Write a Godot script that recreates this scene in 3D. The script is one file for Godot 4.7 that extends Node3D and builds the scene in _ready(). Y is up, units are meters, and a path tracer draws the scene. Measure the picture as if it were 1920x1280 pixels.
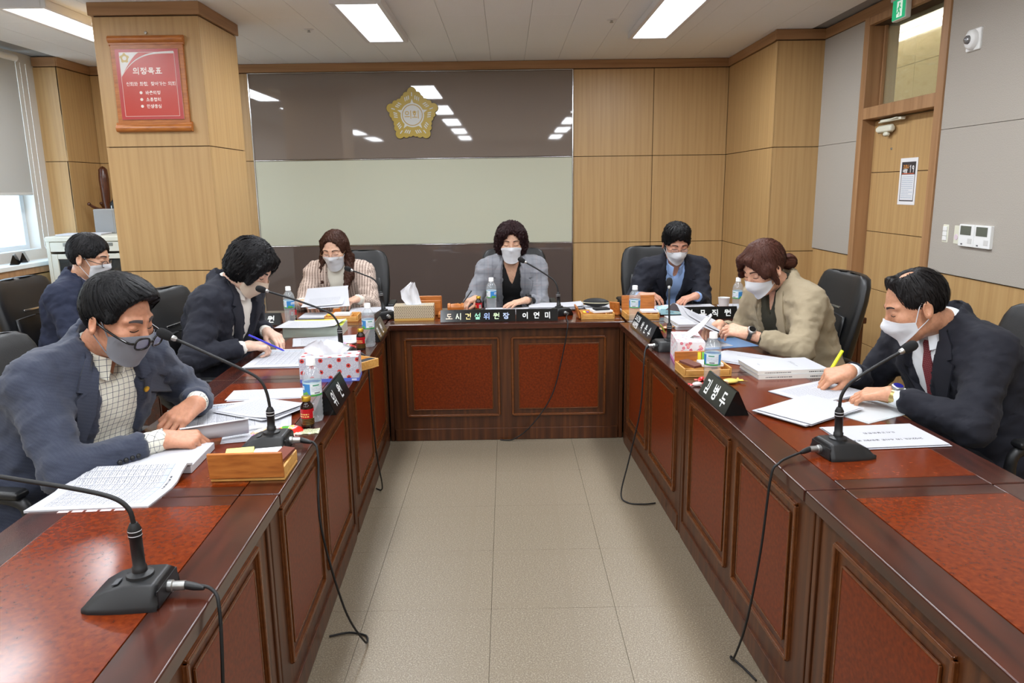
extends Node3D
# A council committee room: U-shaped mahogany desks, eight seated people in masks, laminate panelled walls.

const T := 0.72      # desk height
const HC := 2.61     # ceiling height
const ZB := -7.08    # back wall
const XR := 2.39     # right wall
const XL := -3.93    # window wall
const ZF := 4.2      # wall behind the camera

var M := {}
var used := {}
var shared := {}

class MB:
	var v := PackedVector3Array()
	var n := PackedVector3Array()
	var uv := PackedVector2Array()
	var x := Transform3D()
	func tri(a: Vector3, b: Vector3, c: Vector3, na: Vector3, nb: Vector3, nc: Vector3, ua := Vector2.ZERO, ub := Vector2.ZERO, uc := Vector2.ZERO) -> void:
		var g := (b - a).cross(c - a)
		if g.length_squared() < 1e-18:
			return
		v.append(x * a)
		n.append((x.basis * na).normalized())
		uv.append(ua)
		if g.dot(na + nb + nc) > 0.0:
			v.append(x * c); v.append(x * b)
			n.append((x.basis * nc).normalized()); n.append((x.basis * nb).normalized())
			uv.append(uc); uv.append(ub)
		else:
			v.append(x * b); v.append(x * c)
			n.append((x.basis * nb).normalized()); n.append((x.basis * nc).normalized())
			uv.append(ub); uv.append(uc)
	# a bottom left, b bottom right, c top right, d top left as seen from the front
	func quad(a: Vector3, b: Vector3, c: Vector3, d: Vector3, nn := Vector3.ZERO) -> void:
		if nn == Vector3.ZERO:
			nn = (b - a).cross(d - a).normalized()
		tri(a, b, c, nn, nn, nn, Vector2(0, 1), Vector2(1, 1), Vector2(1, 0))
		tri(a, c, d, nn, nn, nn, Vector2(0, 1), Vector2(1, 0), Vector2(0, 0))
	func box(c: Vector3, s: Vector3, bev := 0.0, b := Basis()) -> void:
		var h := s * 0.5
		bev = minf(bev, minf(h.x, minf(h.y, h.z)) * 0.99)
		var axes := [Vector3(1, 0, 0), Vector3(0, 1, 0), Vector3(0, 0, 1)]
		for ax in 3:
			for sg in [-1.0, 1.0]:
				var o: Vector3 = axes[ax] * h[ax] * sg
				var e1: Vector3 = axes[(ax + 1) % 3] * (h[(ax + 1) % 3] - bev)
				var e2: Vector3 = axes[(ax + 2) % 3] * (h[(ax + 2) % 3] - bev)
				var nn: Vector3 = b * (axes[ax] * sg)
				var p := [c + b * (o - e1 - e2), c + b * (o + e1 - e2), c + b * (o + e1 + e2), c + b * (o - e1 + e2)]
				tri(p[0], p[1], p[2], nn, nn, nn, Vector2(0, 1), Vector2(1, 1), Vector2(1, 0))
				tri(p[0], p[2], p[3], nn, nn, nn, Vector2(0, 1), Vector2(1, 0), Vector2(0, 0))
		if bev <= 0.0:
			return
		for ax in 3:
			var a1 := (ax + 1) % 3
			var a2 := (ax + 2) % 3
			for s1 in [-1.0, 1.0]:
				for s2 in [-1.0, 1.0]:
					var e: Vector3 = axes[ax] * (h[ax] - bev)
					var q1: Vector3 = axes[a1] * h[a1] * s1 + axes[a2] * (h[a2] - bev) * s2
					var q2: Vector3 = axes[a1] * (h[a1] - bev) * s1 + axes[a2] * h[a2] * s2
					var n1: Vector3 = b * (axes[a1] * s1)
					var n2: Vector3 = b * (axes[a2] * s2)
					tri(c + b * (q1 - e), c + b * (q1 + e), c + b * (q2 + e), n1, n1, n2)
					tri(c + b * (q1 - e), c + b * (q2 + e), c + b * (q2 - e), n1, n2, n2)
		for sx in [-1.0, 1.0]:
			for sy in [-1.0, 1.0]:
				for sz in [-1.0, 1.0]:
					var px := Vector3(h.x * sx, (h.y - bev) * sy, (h.z - bev) * sz)
					var py := Vector3((h.x - bev) * sx, h.y * sy, (h.z - bev) * sz)
					var pz := Vector3((h.x - bev) * sx, (h.y - bev) * sy, h.z * sz)
					tri(c + b * px, c + b * py, c + b * pz, b * Vector3(sx, 0, 0), b * Vector3(0, sy, 0), b * Vector3(0, 0, sz))
	func bar(a: Vector3, b: Vector3, w: float, hgt: float, bev := 0.0) -> void:   # box from a to b, w across, hgt up
		var z := (b - a).normalized()
		var up := Vector3.UP if absf(z.y) < 0.95 else Vector3.RIGHT
		var xx := up.cross(z).normalized()
		box((a + b) * 0.5, Vector3(w, hgt, (b - a).length()), bev, Basis(xx, z.cross(xx), z))
	func tube(p: PackedVector3Array, r: PackedFloat32Array, sides := 8, cap := true) -> void:
		var m := p.size()
		var fr: Array[Basis] = []
		var t0 := (p[1] - p[0]).normalized()
		var u := t0.cross(Vector3.UP if absf(t0.y) < 0.9 else Vector3.RIGHT).normalized()
		for i in m:
			var t: Vector3 = (p[mini(i + 1, m - 1)] - p[maxi(i - 1, 0)]).normalized()
			u = (u - t * u.dot(t)).normalized()
			fr.append(Basis(u, t.cross(u), t))
		for i in m - 1:
			var ra: float = r[mini(i, r.size() - 1)]
			var rb: float = r[mini(i + 1, r.size() - 1)]
			for k in sides:
				var a0 := TAU * k / sides
				var a1 := TAU * (k + 1) / sides
				var d00: Vector3 = fr[i] * Vector3(cos(a0), sin(a0), 0)
				var d01: Vector3 = fr[i] * Vector3(cos(a1), sin(a1), 0)
				var d10: Vector3 = fr[i + 1] * Vector3(cos(a0), sin(a0), 0)
				var d11: Vector3 = fr[i + 1] * Vector3(cos(a1), sin(a1), 0)
				tri(p[i] + d00 * ra, p[i] + d01 * ra, p[i + 1] + d11 * rb, d00, d01, d11)
				tri(p[i] + d00 * ra, p[i + 1] + d11 * rb, p[i + 1] + d10 * rb, d00, d11, d10)
		if cap:
			for e in [0, m - 1]:
				var rr: float = r[mini(e, r.size() - 1)]
				var nn: Vector3 = fr[e].z * (-1.0 if e == 0 else 1.0)
				for k in sides:
					var a0 := TAU * k / sides
					var a1 := TAU * (k + 1) / sides
					tri(p[e], p[e] + fr[e] * Vector3(cos(a0), sin(a0), 0) * rr, p[e] + fr[e] * Vector3(cos(a1), sin(a1), 0) * rr, nn, nn, nn)
	func lathe(pr: PackedVector2Array, segs := 20, c := Vector3.ZERO, b := Basis()) -> void:   # (radius, height) profile about y
		var sn := PackedVector2Array()
		for i in pr.size() - 1:
			var d := pr[i + 1] - pr[i]
			sn.append(Vector2(d.y, -d.x).normalized())
		for i in pr.size() - 1:
			var n0 := sn[i]
			var n1 := sn[i]
			if i > 0 and sn[i - 1].dot(sn[i]) > 0.7: n0 = (sn[i - 1] + sn[i]).normalized()
			if i < sn.size() - 1 and sn[i + 1].dot(sn[i]) > 0.7: n1 = (sn[i + 1] + sn[i]).normalized()
			for k in segs:
				var a0 := TAU * k / segs
				var a1 := TAU * (k + 1) / segs
				var e0 := Vector3(cos(a0), 0, sin(a0))
				var e1 := Vector3(cos(a1), 0, sin(a1))
				var y0 := Vector3(0, pr[i].y, 0)
				var y1 := Vector3(0, pr[i + 1].y, 0)
				var na := b * (e0 * n0.x + Vector3(0, n0.y, 0))
				var nb := b * (e1 * n0.x + Vector3(0, n0.y, 0))
				var nc := b * (e1 * n1.x + Vector3(0, n1.y, 0))
				var nd := b * (e0 * n1.x + Vector3(0, n1.y, 0))
				var ua := Vector2(1.0 - float(k) / segs, 1.0 - float(i) / (pr.size() - 1))
				var uc := Vector2(1.0 - float(k + 1) / segs, 1.0 - float(i + 1) / (pr.size() - 1))
				tri(c + b * (e0 * pr[i].x + y0), c + b * (e1 * pr[i].x + y0), c + b * (e1 * pr[i + 1].x + y1), na, nb, nc, ua, Vector2(uc.x, ua.y), uc)
				tri(c + b * (e0 * pr[i].x + y0), c + b * (e1 * pr[i + 1].x + y1), c + b * (e0 * pr[i + 1].x + y1), na, nc, nd, ua, uc, Vector2(ua.x, uc.y))
	func prism(poly: PackedVector2Array, z0: float, z1: float, smooth := false) -> void:   # outline in xy, extruded along z
		var t := Geometry2D.triangulate_polygon(poly)
		for i in range(0, t.size(), 3):
			for zz in [z0, z1]:
				var nn := Vector3(0, 0, signf(zz - (z0 + z1) * 0.5))
				tri(Vector3(poly[t[i]].x, poly[t[i]].y, zz), Vector3(poly[t[i + 1]].x, poly[t[i + 1]].y, zz), Vector3(poly[t[i + 2]].x, poly[t[i + 2]].y, zz), nn, nn, nn)
		var m := poly.size()
		var s := 1.0 if not Geometry2D.is_polygon_clockwise(poly) else -1.0
		for i in m:
			var a := poly[i]
			var b := poly[(i + 1) % m]
			var e := (b - a).normalized()
			var nn := Vector3(e.y, -e.x, 0) * s
			var na := nn
			var nb := nn
			if smooth:
				var ep := (a - poly[(i - 1 + m) % m]).normalized()
				var en := (poly[(i + 2) % m] - b).normalized()
				if ep.dot(e) > 0.6: na = (nn + Vector3(ep.y, -ep.x, 0) * s).normalized()
				if en.dot(e) > 0.6: nb = (nn + Vector3(en.y, -en.x, 0) * s).normalized()
			tri(Vector3(a.x, a.y, z0), Vector3(b.x, b.y, z0), Vector3(b.x, b.y, z1), na, nb, nb)
			tri(Vector3(a.x, a.y, z0), Vector3(b.x, b.y, z1), Vector3(a.x, a.y, z1), na, nb, na)
	# rows of points (all rows the same length); thick > 0 adds a back and rims
	func patch(rows: Array, thick := 0.0, flip := false) -> void:
		var h := rows.size()
		var w: int = rows[0].size()
		var nr := []
		for j in h:
			var ln := PackedVector3Array()
			for i in w:
				var du: Vector3 = rows[j][mini(i + 1, w - 1)] - rows[j][maxi(i - 1, 0)]
				var dv: Vector3 = rows[mini(j + 1, h - 1)][i] - rows[maxi(j - 1, 0)][i]
				var nn := dv.cross(du).normalized()
				ln.append(-nn if flip else nn)
			nr.append(ln)
		for j in h - 1:
			for i in w - 1:
				var u0 := Vector2(float(i) / (w - 1), float(j) / (h - 1))
				var u1 := Vector2(float(i + 1) / (w - 1), float(j + 1) / (h - 1))
				tri(rows[j][i], rows[j][i + 1], rows[j + 1][i + 1], nr[j][i], nr[j][i + 1], nr[j + 1][i + 1], u0, Vector2(u1.x, u0.y), u1)
				tri(rows[j][i], rows[j + 1][i + 1], rows[j + 1][i], nr[j][i], nr[j + 1][i + 1], nr[j + 1][i], u0, u1, Vector2(u0.x, u1.y))
				if thick > 0.0:
					tri(rows[j][i] - nr[j][i] * thick, rows[j][i + 1] - nr[j][i + 1] * thick, rows[j + 1][i + 1] - nr[j + 1][i + 1] * thick, -nr[j][i], -nr[j][i + 1], -nr[j + 1][i + 1])
					tri(rows[j][i] - nr[j][i] * thick, rows[j + 1][i + 1] - nr[j + 1][i + 1] * thick, rows[j + 1][i] - nr[j + 1][i] * thick, -nr[j][i], -nr[j + 1][i + 1], -nr[j + 1][i])
		if thick > 0.0:
			var ring := []
			for i in w - 1: ring.append([0, i, 0, i + 1, 1, i])
			for i in w - 1: ring.append([h - 1, i, h - 1, i + 1, h - 2, i])
			for j in h - 1: ring.append([j, 0, j + 1, 0, j, 1])
			for j in h - 1: ring.append([j, w - 1, j + 1, w - 1, j, w - 2])
			for e in ring:
				var a: Vector3 = rows[e[0]][e[1]]
				var b: Vector3 = rows[e[2]][e[3]]
				var out: Vector3 = (a - rows[e[4]][e[5]]).normalized()
				var a2: Vector3 = a - nr[e[0]][e[1]] * thick
				var b2: Vector3 = b - nr[e[2]][e[3]] * thick
				tri(a, b, b2, out, out, out)
				tri(a, b2, a2, out, out, out)
	func ball(c: Vector3, r: Vector3, segs := 12, b := Basis()) -> void:
		for j in segs / 2:
			for k in segs:
				var p := []
				for q in [[j, k], [j, k + 1], [j + 1, k + 1], [j + 1, k]]:
					var th: float = PI * q[0] / (segs / 2)
					var ph: float = TAU * q[1] / segs
					p.append(Vector3(sin(th) * cos(ph), cos(th), sin(th) * sin(ph)))
				var nn := []
				for q in p: nn.append(b * (q / r).normalized())
				tri(c + b * (p[0] * r), c + b * (p[1] * r), c + b * (p[2] * r), nn[0], nn[1], nn[2])
				tri(c + b * (p[0] * r), c + b * (p[2] * r), c + b * (p[3] * r), nn[0], nn[2], nn[3])
	func mesh() -> ArrayMesh:
		var a := []
		a.resize(Mesh.ARRAY_MAX)
		a[Mesh.ARRAY_VERTEX] = v
		a[Mesh.ARRAY_NORMAL] = n
		a[Mesh.ARRAY_TEX_UV] = uv
		var m := ArrayMesh.new()
		m.add_surface_from_arrays(Mesh.PRIMITIVE_TRIANGLES, a)
		return m

func numbered(called: String) -> String:
	var k: int = used.get(called, 0)
	used[called] = k + 1
	return called if k == 0 else "%s_%03d" % [called, k]

func put(called: String, shape, m: Material, parent: Node = null, at := Vector3.ZERO, turn := Vector3.ZERO) -> MeshInstance3D:
	var o := MeshInstance3D.new()
	o.mesh = shape.mesh() if shape is MB else shape
	o.material_override = m
	o.position = at
	o.rotation = turn
	if parent == null or parent == self:
		o.name = numbered(called)
		add_child(o, true)
	else:
		o.name = called
		parent.add_child(o, true)
	return o

func tag(o: Node, label: String, category: String, group := "") -> Node:
	o.set_meta("label", label)
	o.set_meta("category", category)
	if group: o.set_meta("group", group)
	return o

func thing(called: String, label: String, category: String, at := Vector3.ZERO, turn := 0.0, group := "") -> Node3D:
	var o := Node3D.new()
	o.name = numbered(called)
	add_child(o, true)
	o.position = at
	o.rotation.y = turn
	tag(o, label, category, group)
	return o

func setting(called: String, at := Vector3.ZERO) -> Node3D:
	var o := Node3D.new()
	o.name = numbered(called)
	add_child(o, true)
	o.position = at
	o.set_meta("kind", "structure")
	return o

func bx(s: Vector3, bev := 0.0) -> ArrayMesh:   # box standing on its own middle, shared between alike pieces
	var key := "%.4f %.4f %.4f %.4f" % [s.x, s.y, s.z, bev]
	if not shared.has(key):
		var m := MB.new()
		m.box(Vector3.ZERO, s, bev)
		shared[key] = m.mesh()
	return shared[key]

func arc(pts: Array, steps := 8) -> PackedVector3Array:   # smooth curve through points
	var c := Curve3D.new()
	var m := pts.size()
	for i in m:
		var t: Vector3 = (pts[mini(i + 1, m - 1)] - pts[maxi(i - 1, 0)]) / 6.0
		c.add_point(pts[i], -t, t)
	var out := PackedVector3Array()
	for i in (m - 1):
		for k in steps:
			out.append(c.sample(i, float(k) / steps))
	out.append(pts[m - 1])
	return out

func rgb(r: float, g: float, b: float) -> Color:
	return Color(r / 255.0, g / 255.0, b / 255.0)

func mat(c: Color, rough := 0.6, metal := 0.0, spec := 0.5) -> StandardMaterial3D:
	var m := StandardMaterial3D.new()
	m.albedo_color = c
	m.roughness = rough
	m.metallic = metal
	m.metallic_specular = spec
	return m

func ramp_tex(seed_: int, freq: float, stops: Array, kind := FastNoiseLite.TYPE_SIMPLEX_SMOOTH, oct := 4, size := 512, warp := 0.0) -> NoiseTexture2D:
	var f := FastNoiseLite.new()
	f.seed = seed_
	f.noise_type = kind
	f.frequency = freq
	f.fractal_type = FastNoiseLite.FRACTAL_FBM
	f.fractal_octaves = oct
	if warp > 0.0:
		f.domain_warp_enabled = true
		f.domain_warp_amplitude = warp
		f.domain_warp_frequency = freq * 1.3
	var g := Gradient.new()
	g.offsets = PackedFloat32Array(stops.map(func(s): return s[0]))
	g.colors = PackedColorArray(stops.map(func(s): return s[1]))
	var t := NoiseTexture2D.new()
	t.width = size
	t.height = size
	t.seamless = true
	t.noise = f
	t.color_ramp = g
	return t

func grain(tex: Texture2D, scale: Vector3, rough: float, world := true, tint := Color.WHITE) -> StandardMaterial3D:
	var m := mat(tint, rough)
	m.albedo_texture = tex
	m.uv1_triplanar = true
	m.uv1_world_triplanar = world
	m.uv1_scale = scale
	m.uv1_triplanar_sharpness = 6.0
	return m

func bump(m: StandardMaterial3D, seed_: int, freq: float, strength: float, size := 512, oct := 3) -> StandardMaterial3D:
	var key := "bump %d %f %d %d" % [seed_, freq, size, oct]
	if not shared.has(key):
		var f := FastNoiseLite.new()
		f.seed = seed_
		f.frequency = freq
		f.fractal_octaves = oct
		var t := NoiseTexture2D.new()
		t.width = size
		t.height = size
		t.seamless = true
		t.as_normal_map = true
		t.bump_strength = 4.0
		t.noise = f
		shared[key] = t
	m.normal_enabled = true
	m.normal_texture = shared[key]
	m.normal_scale = strength
	return m

func printed(img: Image, rough := 0.6) -> StandardMaterial3D:
	var m := mat(Color.WHITE, rough)
	m.albedo_texture = ImageTexture.create_from_image(img)
	m.texture_repeat = false
	return m

# ---------- drawing on images: flat print only ----------
func canvas(w: int, h: int, c: Color) -> Image:
	var i := Image.create(w, h, false, Image.FORMAT_RGB8)
	i.fill(c)
	return i

func stroke(im: Image, a: Vector2, b: Vector2, w: float, c: Color) -> void:
	var n := int(maxf(1.0, (b - a).length() / maxf(0.7, w * 0.3)))
	var s := int(maxf(1.0, round(w)))
	for i in n + 1:
		var p := a.lerp(b, float(i) / n)
		im.fill_rect(Rect2i(int(round(p.x - s * 0.5)), int(round(p.y - s * 0.5)), s, s), c)

func ring(im: Image, p: Vector2, rx: float, ry: float, w: float, c: Color) -> void:
	for k in 24:
		stroke(im, p + Vector2(cos(TAU * k / 24) * rx, sin(TAU * k / 24) * ry), p + Vector2(cos(TAU * (k + 1) / 24) * rx, sin(TAU * (k + 1) / 24) * ry), w, c)

func disc(im: Image, p: Vector2, r: float, c: Color) -> void:
	for y in range(int(-r), int(r) + 1):
		var hw := sqrt(maxf(0.0, r * r - y * y))
		im.fill_rect(Rect2i(int(p.x - hw), int(p.y + y), int(hw * 2.0) + 1, 1), c)

const JAMO := {
	"ㄱ": [[.1, .15, .88, .15, .88, .95]], "ㄴ": [[.12, .1, .12, .88, .92, .88]], "ㄷ": [[.9, .12, .12, .12, .12, .88, .92, .88]],
	"ㄹ": [[.1, .08, .88, .08, .88, .48, .12, .48, .12, .92, .92, .92]], "ㅁ": [[.12, .1, .88, .1, .88, .9, .12, .9, .12, .1]],
	"ㅂ": [[.14, .05, .14, .92, .86, .92, .86, .05], [.14, .5, .86, .5]], "ㅅ": [[.5, .05, .06, .95], [.48, .4, .94, .95]], "ㅇ": [["o", .5, .5, .42]],
	"ㅈ": [[.06, .12, .94, .12], [.5, .12, .06, .95], [.48, .5, .94, .95]], "ㅊ": [[.36, .02, .64, .02], [.06, .26, .94, .26], [.5, .26, .06, .95], [.48, .55, .94, .95]],
	"ㅋ": [[.1, .12, .88, .12, .88, .95], [.1, .5, .88, .5]], "ㅌ": [[.9, .1, .12, .1, .12, .9, .92, .9], [.12, .5, .88, .5]],
	"ㅍ": [[.06, .12, .94, .12], [.32, .12, .32, .88], [.68, .12, .68, .88], [.04, .88, .96, .88]], "ㅎ": [[.34, .03, .66, .03], [.06, .26, .94, .26], ["o", .5, .68, .28]],
}
const DIGITS := {"0": [["o", .5, .5, .4]], "1": [[.3, .2, .5, .05, .5, .95]], "2": [[.15, .25, .3, .06, .7, .06, .85, .25, .8, .45, .12, .94, .9, .94]], "9": [["o", .5, .32, .3], [.8, .32, .7, .95]]}
const LEADS := "ㄱㄲㄴㄷㄸㄹㅁㅂㅃㅅㅆㅇㅈㅉㅊㅋㅌㅍㅎ"
const TAILS := " ㄱㄲㄳㄴㄵㄶㄷㄹㄺㄻㄼㄽㄾㄿㅀㅁㅂㅄㅅㅆㅇㅈㅊㅋㅌㅍㅎ"
# the upright and the level strokes of each vowel, in the box right of or under the lead
const UPRIGHT := [[[.4, 0, .4, 1], [.4, .45, .95, .45]], [[.25, 0, .25, 1], [.25, .45, .7, .45], [.75, 0, .75, 1]], [[.4, 0, .4, 1], [.4, .33, .95, .33], [.4, .6, .95, .6]], [[.25, 0, .25, 1], [.25, .4, .7, .4], [.75, 0, .75, 1]], [[.7, 0, .7, 1], [.1, .45, .7, .45]], [[.5, 0, .5, 1], [.05, .45, .5, .45], [.9, 0, .9, 1]], [[.7, 0, .7, 1], [.1, .35, .7, .35], [.1, .6, .7, .6]], [[.5, 0, .5, 1], [.05, .45, .5, .45], [.9, 0, .9, 1]]]
const LEVEL := {8: [[.5, .1, .5, .7], [0, .7, 1, .7]], 12: [[.35, .1, .35, .7], [.65, .1, .65, .7], [0, .7, 1, .7]], 13: [[0, .3, 1, .3], [.5, .3, .5, .95]], 17: [[0, .3, 1, .3], [.35, .3, .35, .95], [.65, .3, .65, .95]], 18: [[0, .5, 1, .5]]}
const MIXED := {9: [8, 0], 10: [8, 1], 11: [8, 20], 14: [13, 4], 15: [13, 5], 16: [13, 20], 19: [18, 20]}

func strokes_of(im: Image, parts: Array, r: Rect2, w: float, c: Color) -> void:
	for s in parts:
		if s[0] is String:
			ring(im, r.position + Vector2(s[1], s[2]) * r.size, s[3] * r.size.x, minf(s[3] * r.size.y, s[3] * r.size.x * 1.15), w, c)
			continue
		for i in range(0, s.size() - 2, 2):
			stroke(im, r.position + Vector2(s[i], s[i + 1]) * r.size, r.position + Vector2(s[i + 2], s[i + 3]) * r.size, w, c)

func glyph(im: Image, ch: String, r: Rect2, w: float, c: Color) -> void:   # one Hangul syllable in the box r
	var code := ch.unicode_at(0) - 0xAC00
	if code < 0 or code > 11171:
		return
	var lead: int = code / 588
	var vow: int = (code % 588) / 28
	var tail: int = code % 28
	var hh := 0.6 if tail else 1.0
	var cell := func(x0, y0, x1, y1): return Rect2(r.position + Vector2(x0, y0) * r.size, Vector2(x1 - x0, y1 - y0) * r.size)
	var upr := vow if vow < 8 else -1
	var lev := vow if LEVEL.has(vow) else -1
	if vow == 20: upr = 20
	if MIXED.has(vow):
		lev = MIXED[vow][0]
		upr = MIXED[vow][1]
	var lx1 := 0.58 if upr >= 0 else 0.82
	var lx0 := 0.04 if upr >= 0 else 0.18
	var ly1 := hh * (0.55 if lev >= 0 else 0.88)
	strokes_of(im, JAMO.get(LEADS[lead], JAMO["ㅅ"]), cell.call(lx0, 0.03, lx1, ly1), w, c)
	if lev >= 0: strokes_of(im, LEVEL[lev], cell.call(0.0, ly1 + 0.02, 0.64 if upr >= 0 else 1.0, hh), w, c)
	if upr == 20: strokes_of(im, [[.5, 0, .5, 1]], cell.call(0.66, 0.0, 1.0, hh), w, c)
	elif upr >= 0: strokes_of(im, UPRIGHT[upr], cell.call(0.62, 0.0, 1.0, hh), w, c)
	if tail: strokes_of(im, JAMO.get(TAILS[tail], JAMO["ㅅ"]), cell.call(0.16, 0.66, 0.86, 1.0), w, c)

func hangul(im: Image, s: String, x: float, y: float, size: float, w: float, c: Color, gap := 1.12) -> float:
	for ch in s:
		if ch == " ":
			x += size * 0.5
		elif ch == ",":
			stroke(im, Vector2(x, y + size * .85), Vector2(x - size * .05, y + size), w, c)
			x += size * 0.4
		elif DIGITS.has(ch):
			strokes_of(im, DIGITS[ch], Rect2(x, y, size * 0.55, size), w, c)
			x += size * 0.66
		else:
			glyph(im, ch, Rect2(x, y, size, size), w, c)
			x += size * gap
	return x

func lines(im: Image, r: Rect2i, n: int, c: Color, seed_: int, w := 2) -> void:   # lines of small type, too small to read
	var g := RandomNumberGenerator.new()
	g.seed = seed_
	for i in n:
		var y := r.position.y + int(r.size.y * (i + 0.5) / n)
		var x := r.position.x
		var end := r.end.x - (g.randi_range(0, r.size.x / 2) if g.randf() < 0.3 else 0)
		while x < end:
			var l := g.randi_range(4, 14)
			im.fill_rect(Rect2i(x, y, mini(l, end - x), w), c)
			x += l + g.randi_range(2, 5)

func small(im: Image, w: int, h: int) -> Image:   # drawn large, then smoothed down
	im.resize(w, h, Image.INTERPOLATE_LANCZOS)
	return im

func _ready() -> void:
	# ---- camera ----
	var cam := Camera3D.new()
	cam.name = "camera"
	add_child(cam)
	var yaw := deg_to_rad(0.27)
	var pitch := deg_to_rad(11.6)
	var roll := deg_to_rad(0.83)
	var fw := Vector3(sin(yaw) * cos(pitch), -sin(pitch), -cos(yaw) * cos(pitch))
	var rt := Vector3(cos(yaw), 0, sin(yaw))
	var up := rt.cross(fw)
	cam.transform = Transform3D(Basis(rt * cos(roll) - up * sin(roll), up * cos(roll) + rt * sin(roll), -fw), Vector3(0, 1.489, 0))
	cam.fov = rad_to_deg(2.0 * atan(640.0 / 1400.0))
	cam.near = 0.05
	cam.far = 100.0
	# ---- sky, exposure ----
	var env := Environment.new()
	env.background_mode = Environment.BG_SKY
	var sk := ProceduralSkyMaterial.new()
	sk.sky_top_color = rgb(150, 190, 225)
	sk.sky_horizon_color = rgb(215, 232, 240)
	sk.ground_horizon_color = rgb(205, 222, 230)
	sk.ground_bottom_color = rgb(150, 160, 165)
	sk.sky_energy_multiplier = 2.2
	sk.ground_energy_multiplier = 2.2
	env.sky = Sky.new()
	env.sky.sky_material = sk
	env.tonemap_mode = Environment.TONE_MAPPER_LINEAR
	env.tonemap_exposure = 1.72
	env.sdfgi_enabled = true
	env.ssao_enabled = true
	env.ssil_enabled = true
	var we := WorldEnvironment.new()
	we.name = "environment"
	we.environment = env
	add_child(we)
	make_materials()
	ceiling_lights()
	room()
	right_wall()
	left_side()
	desks()
	chairs()
	people()
	table_things()

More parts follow.
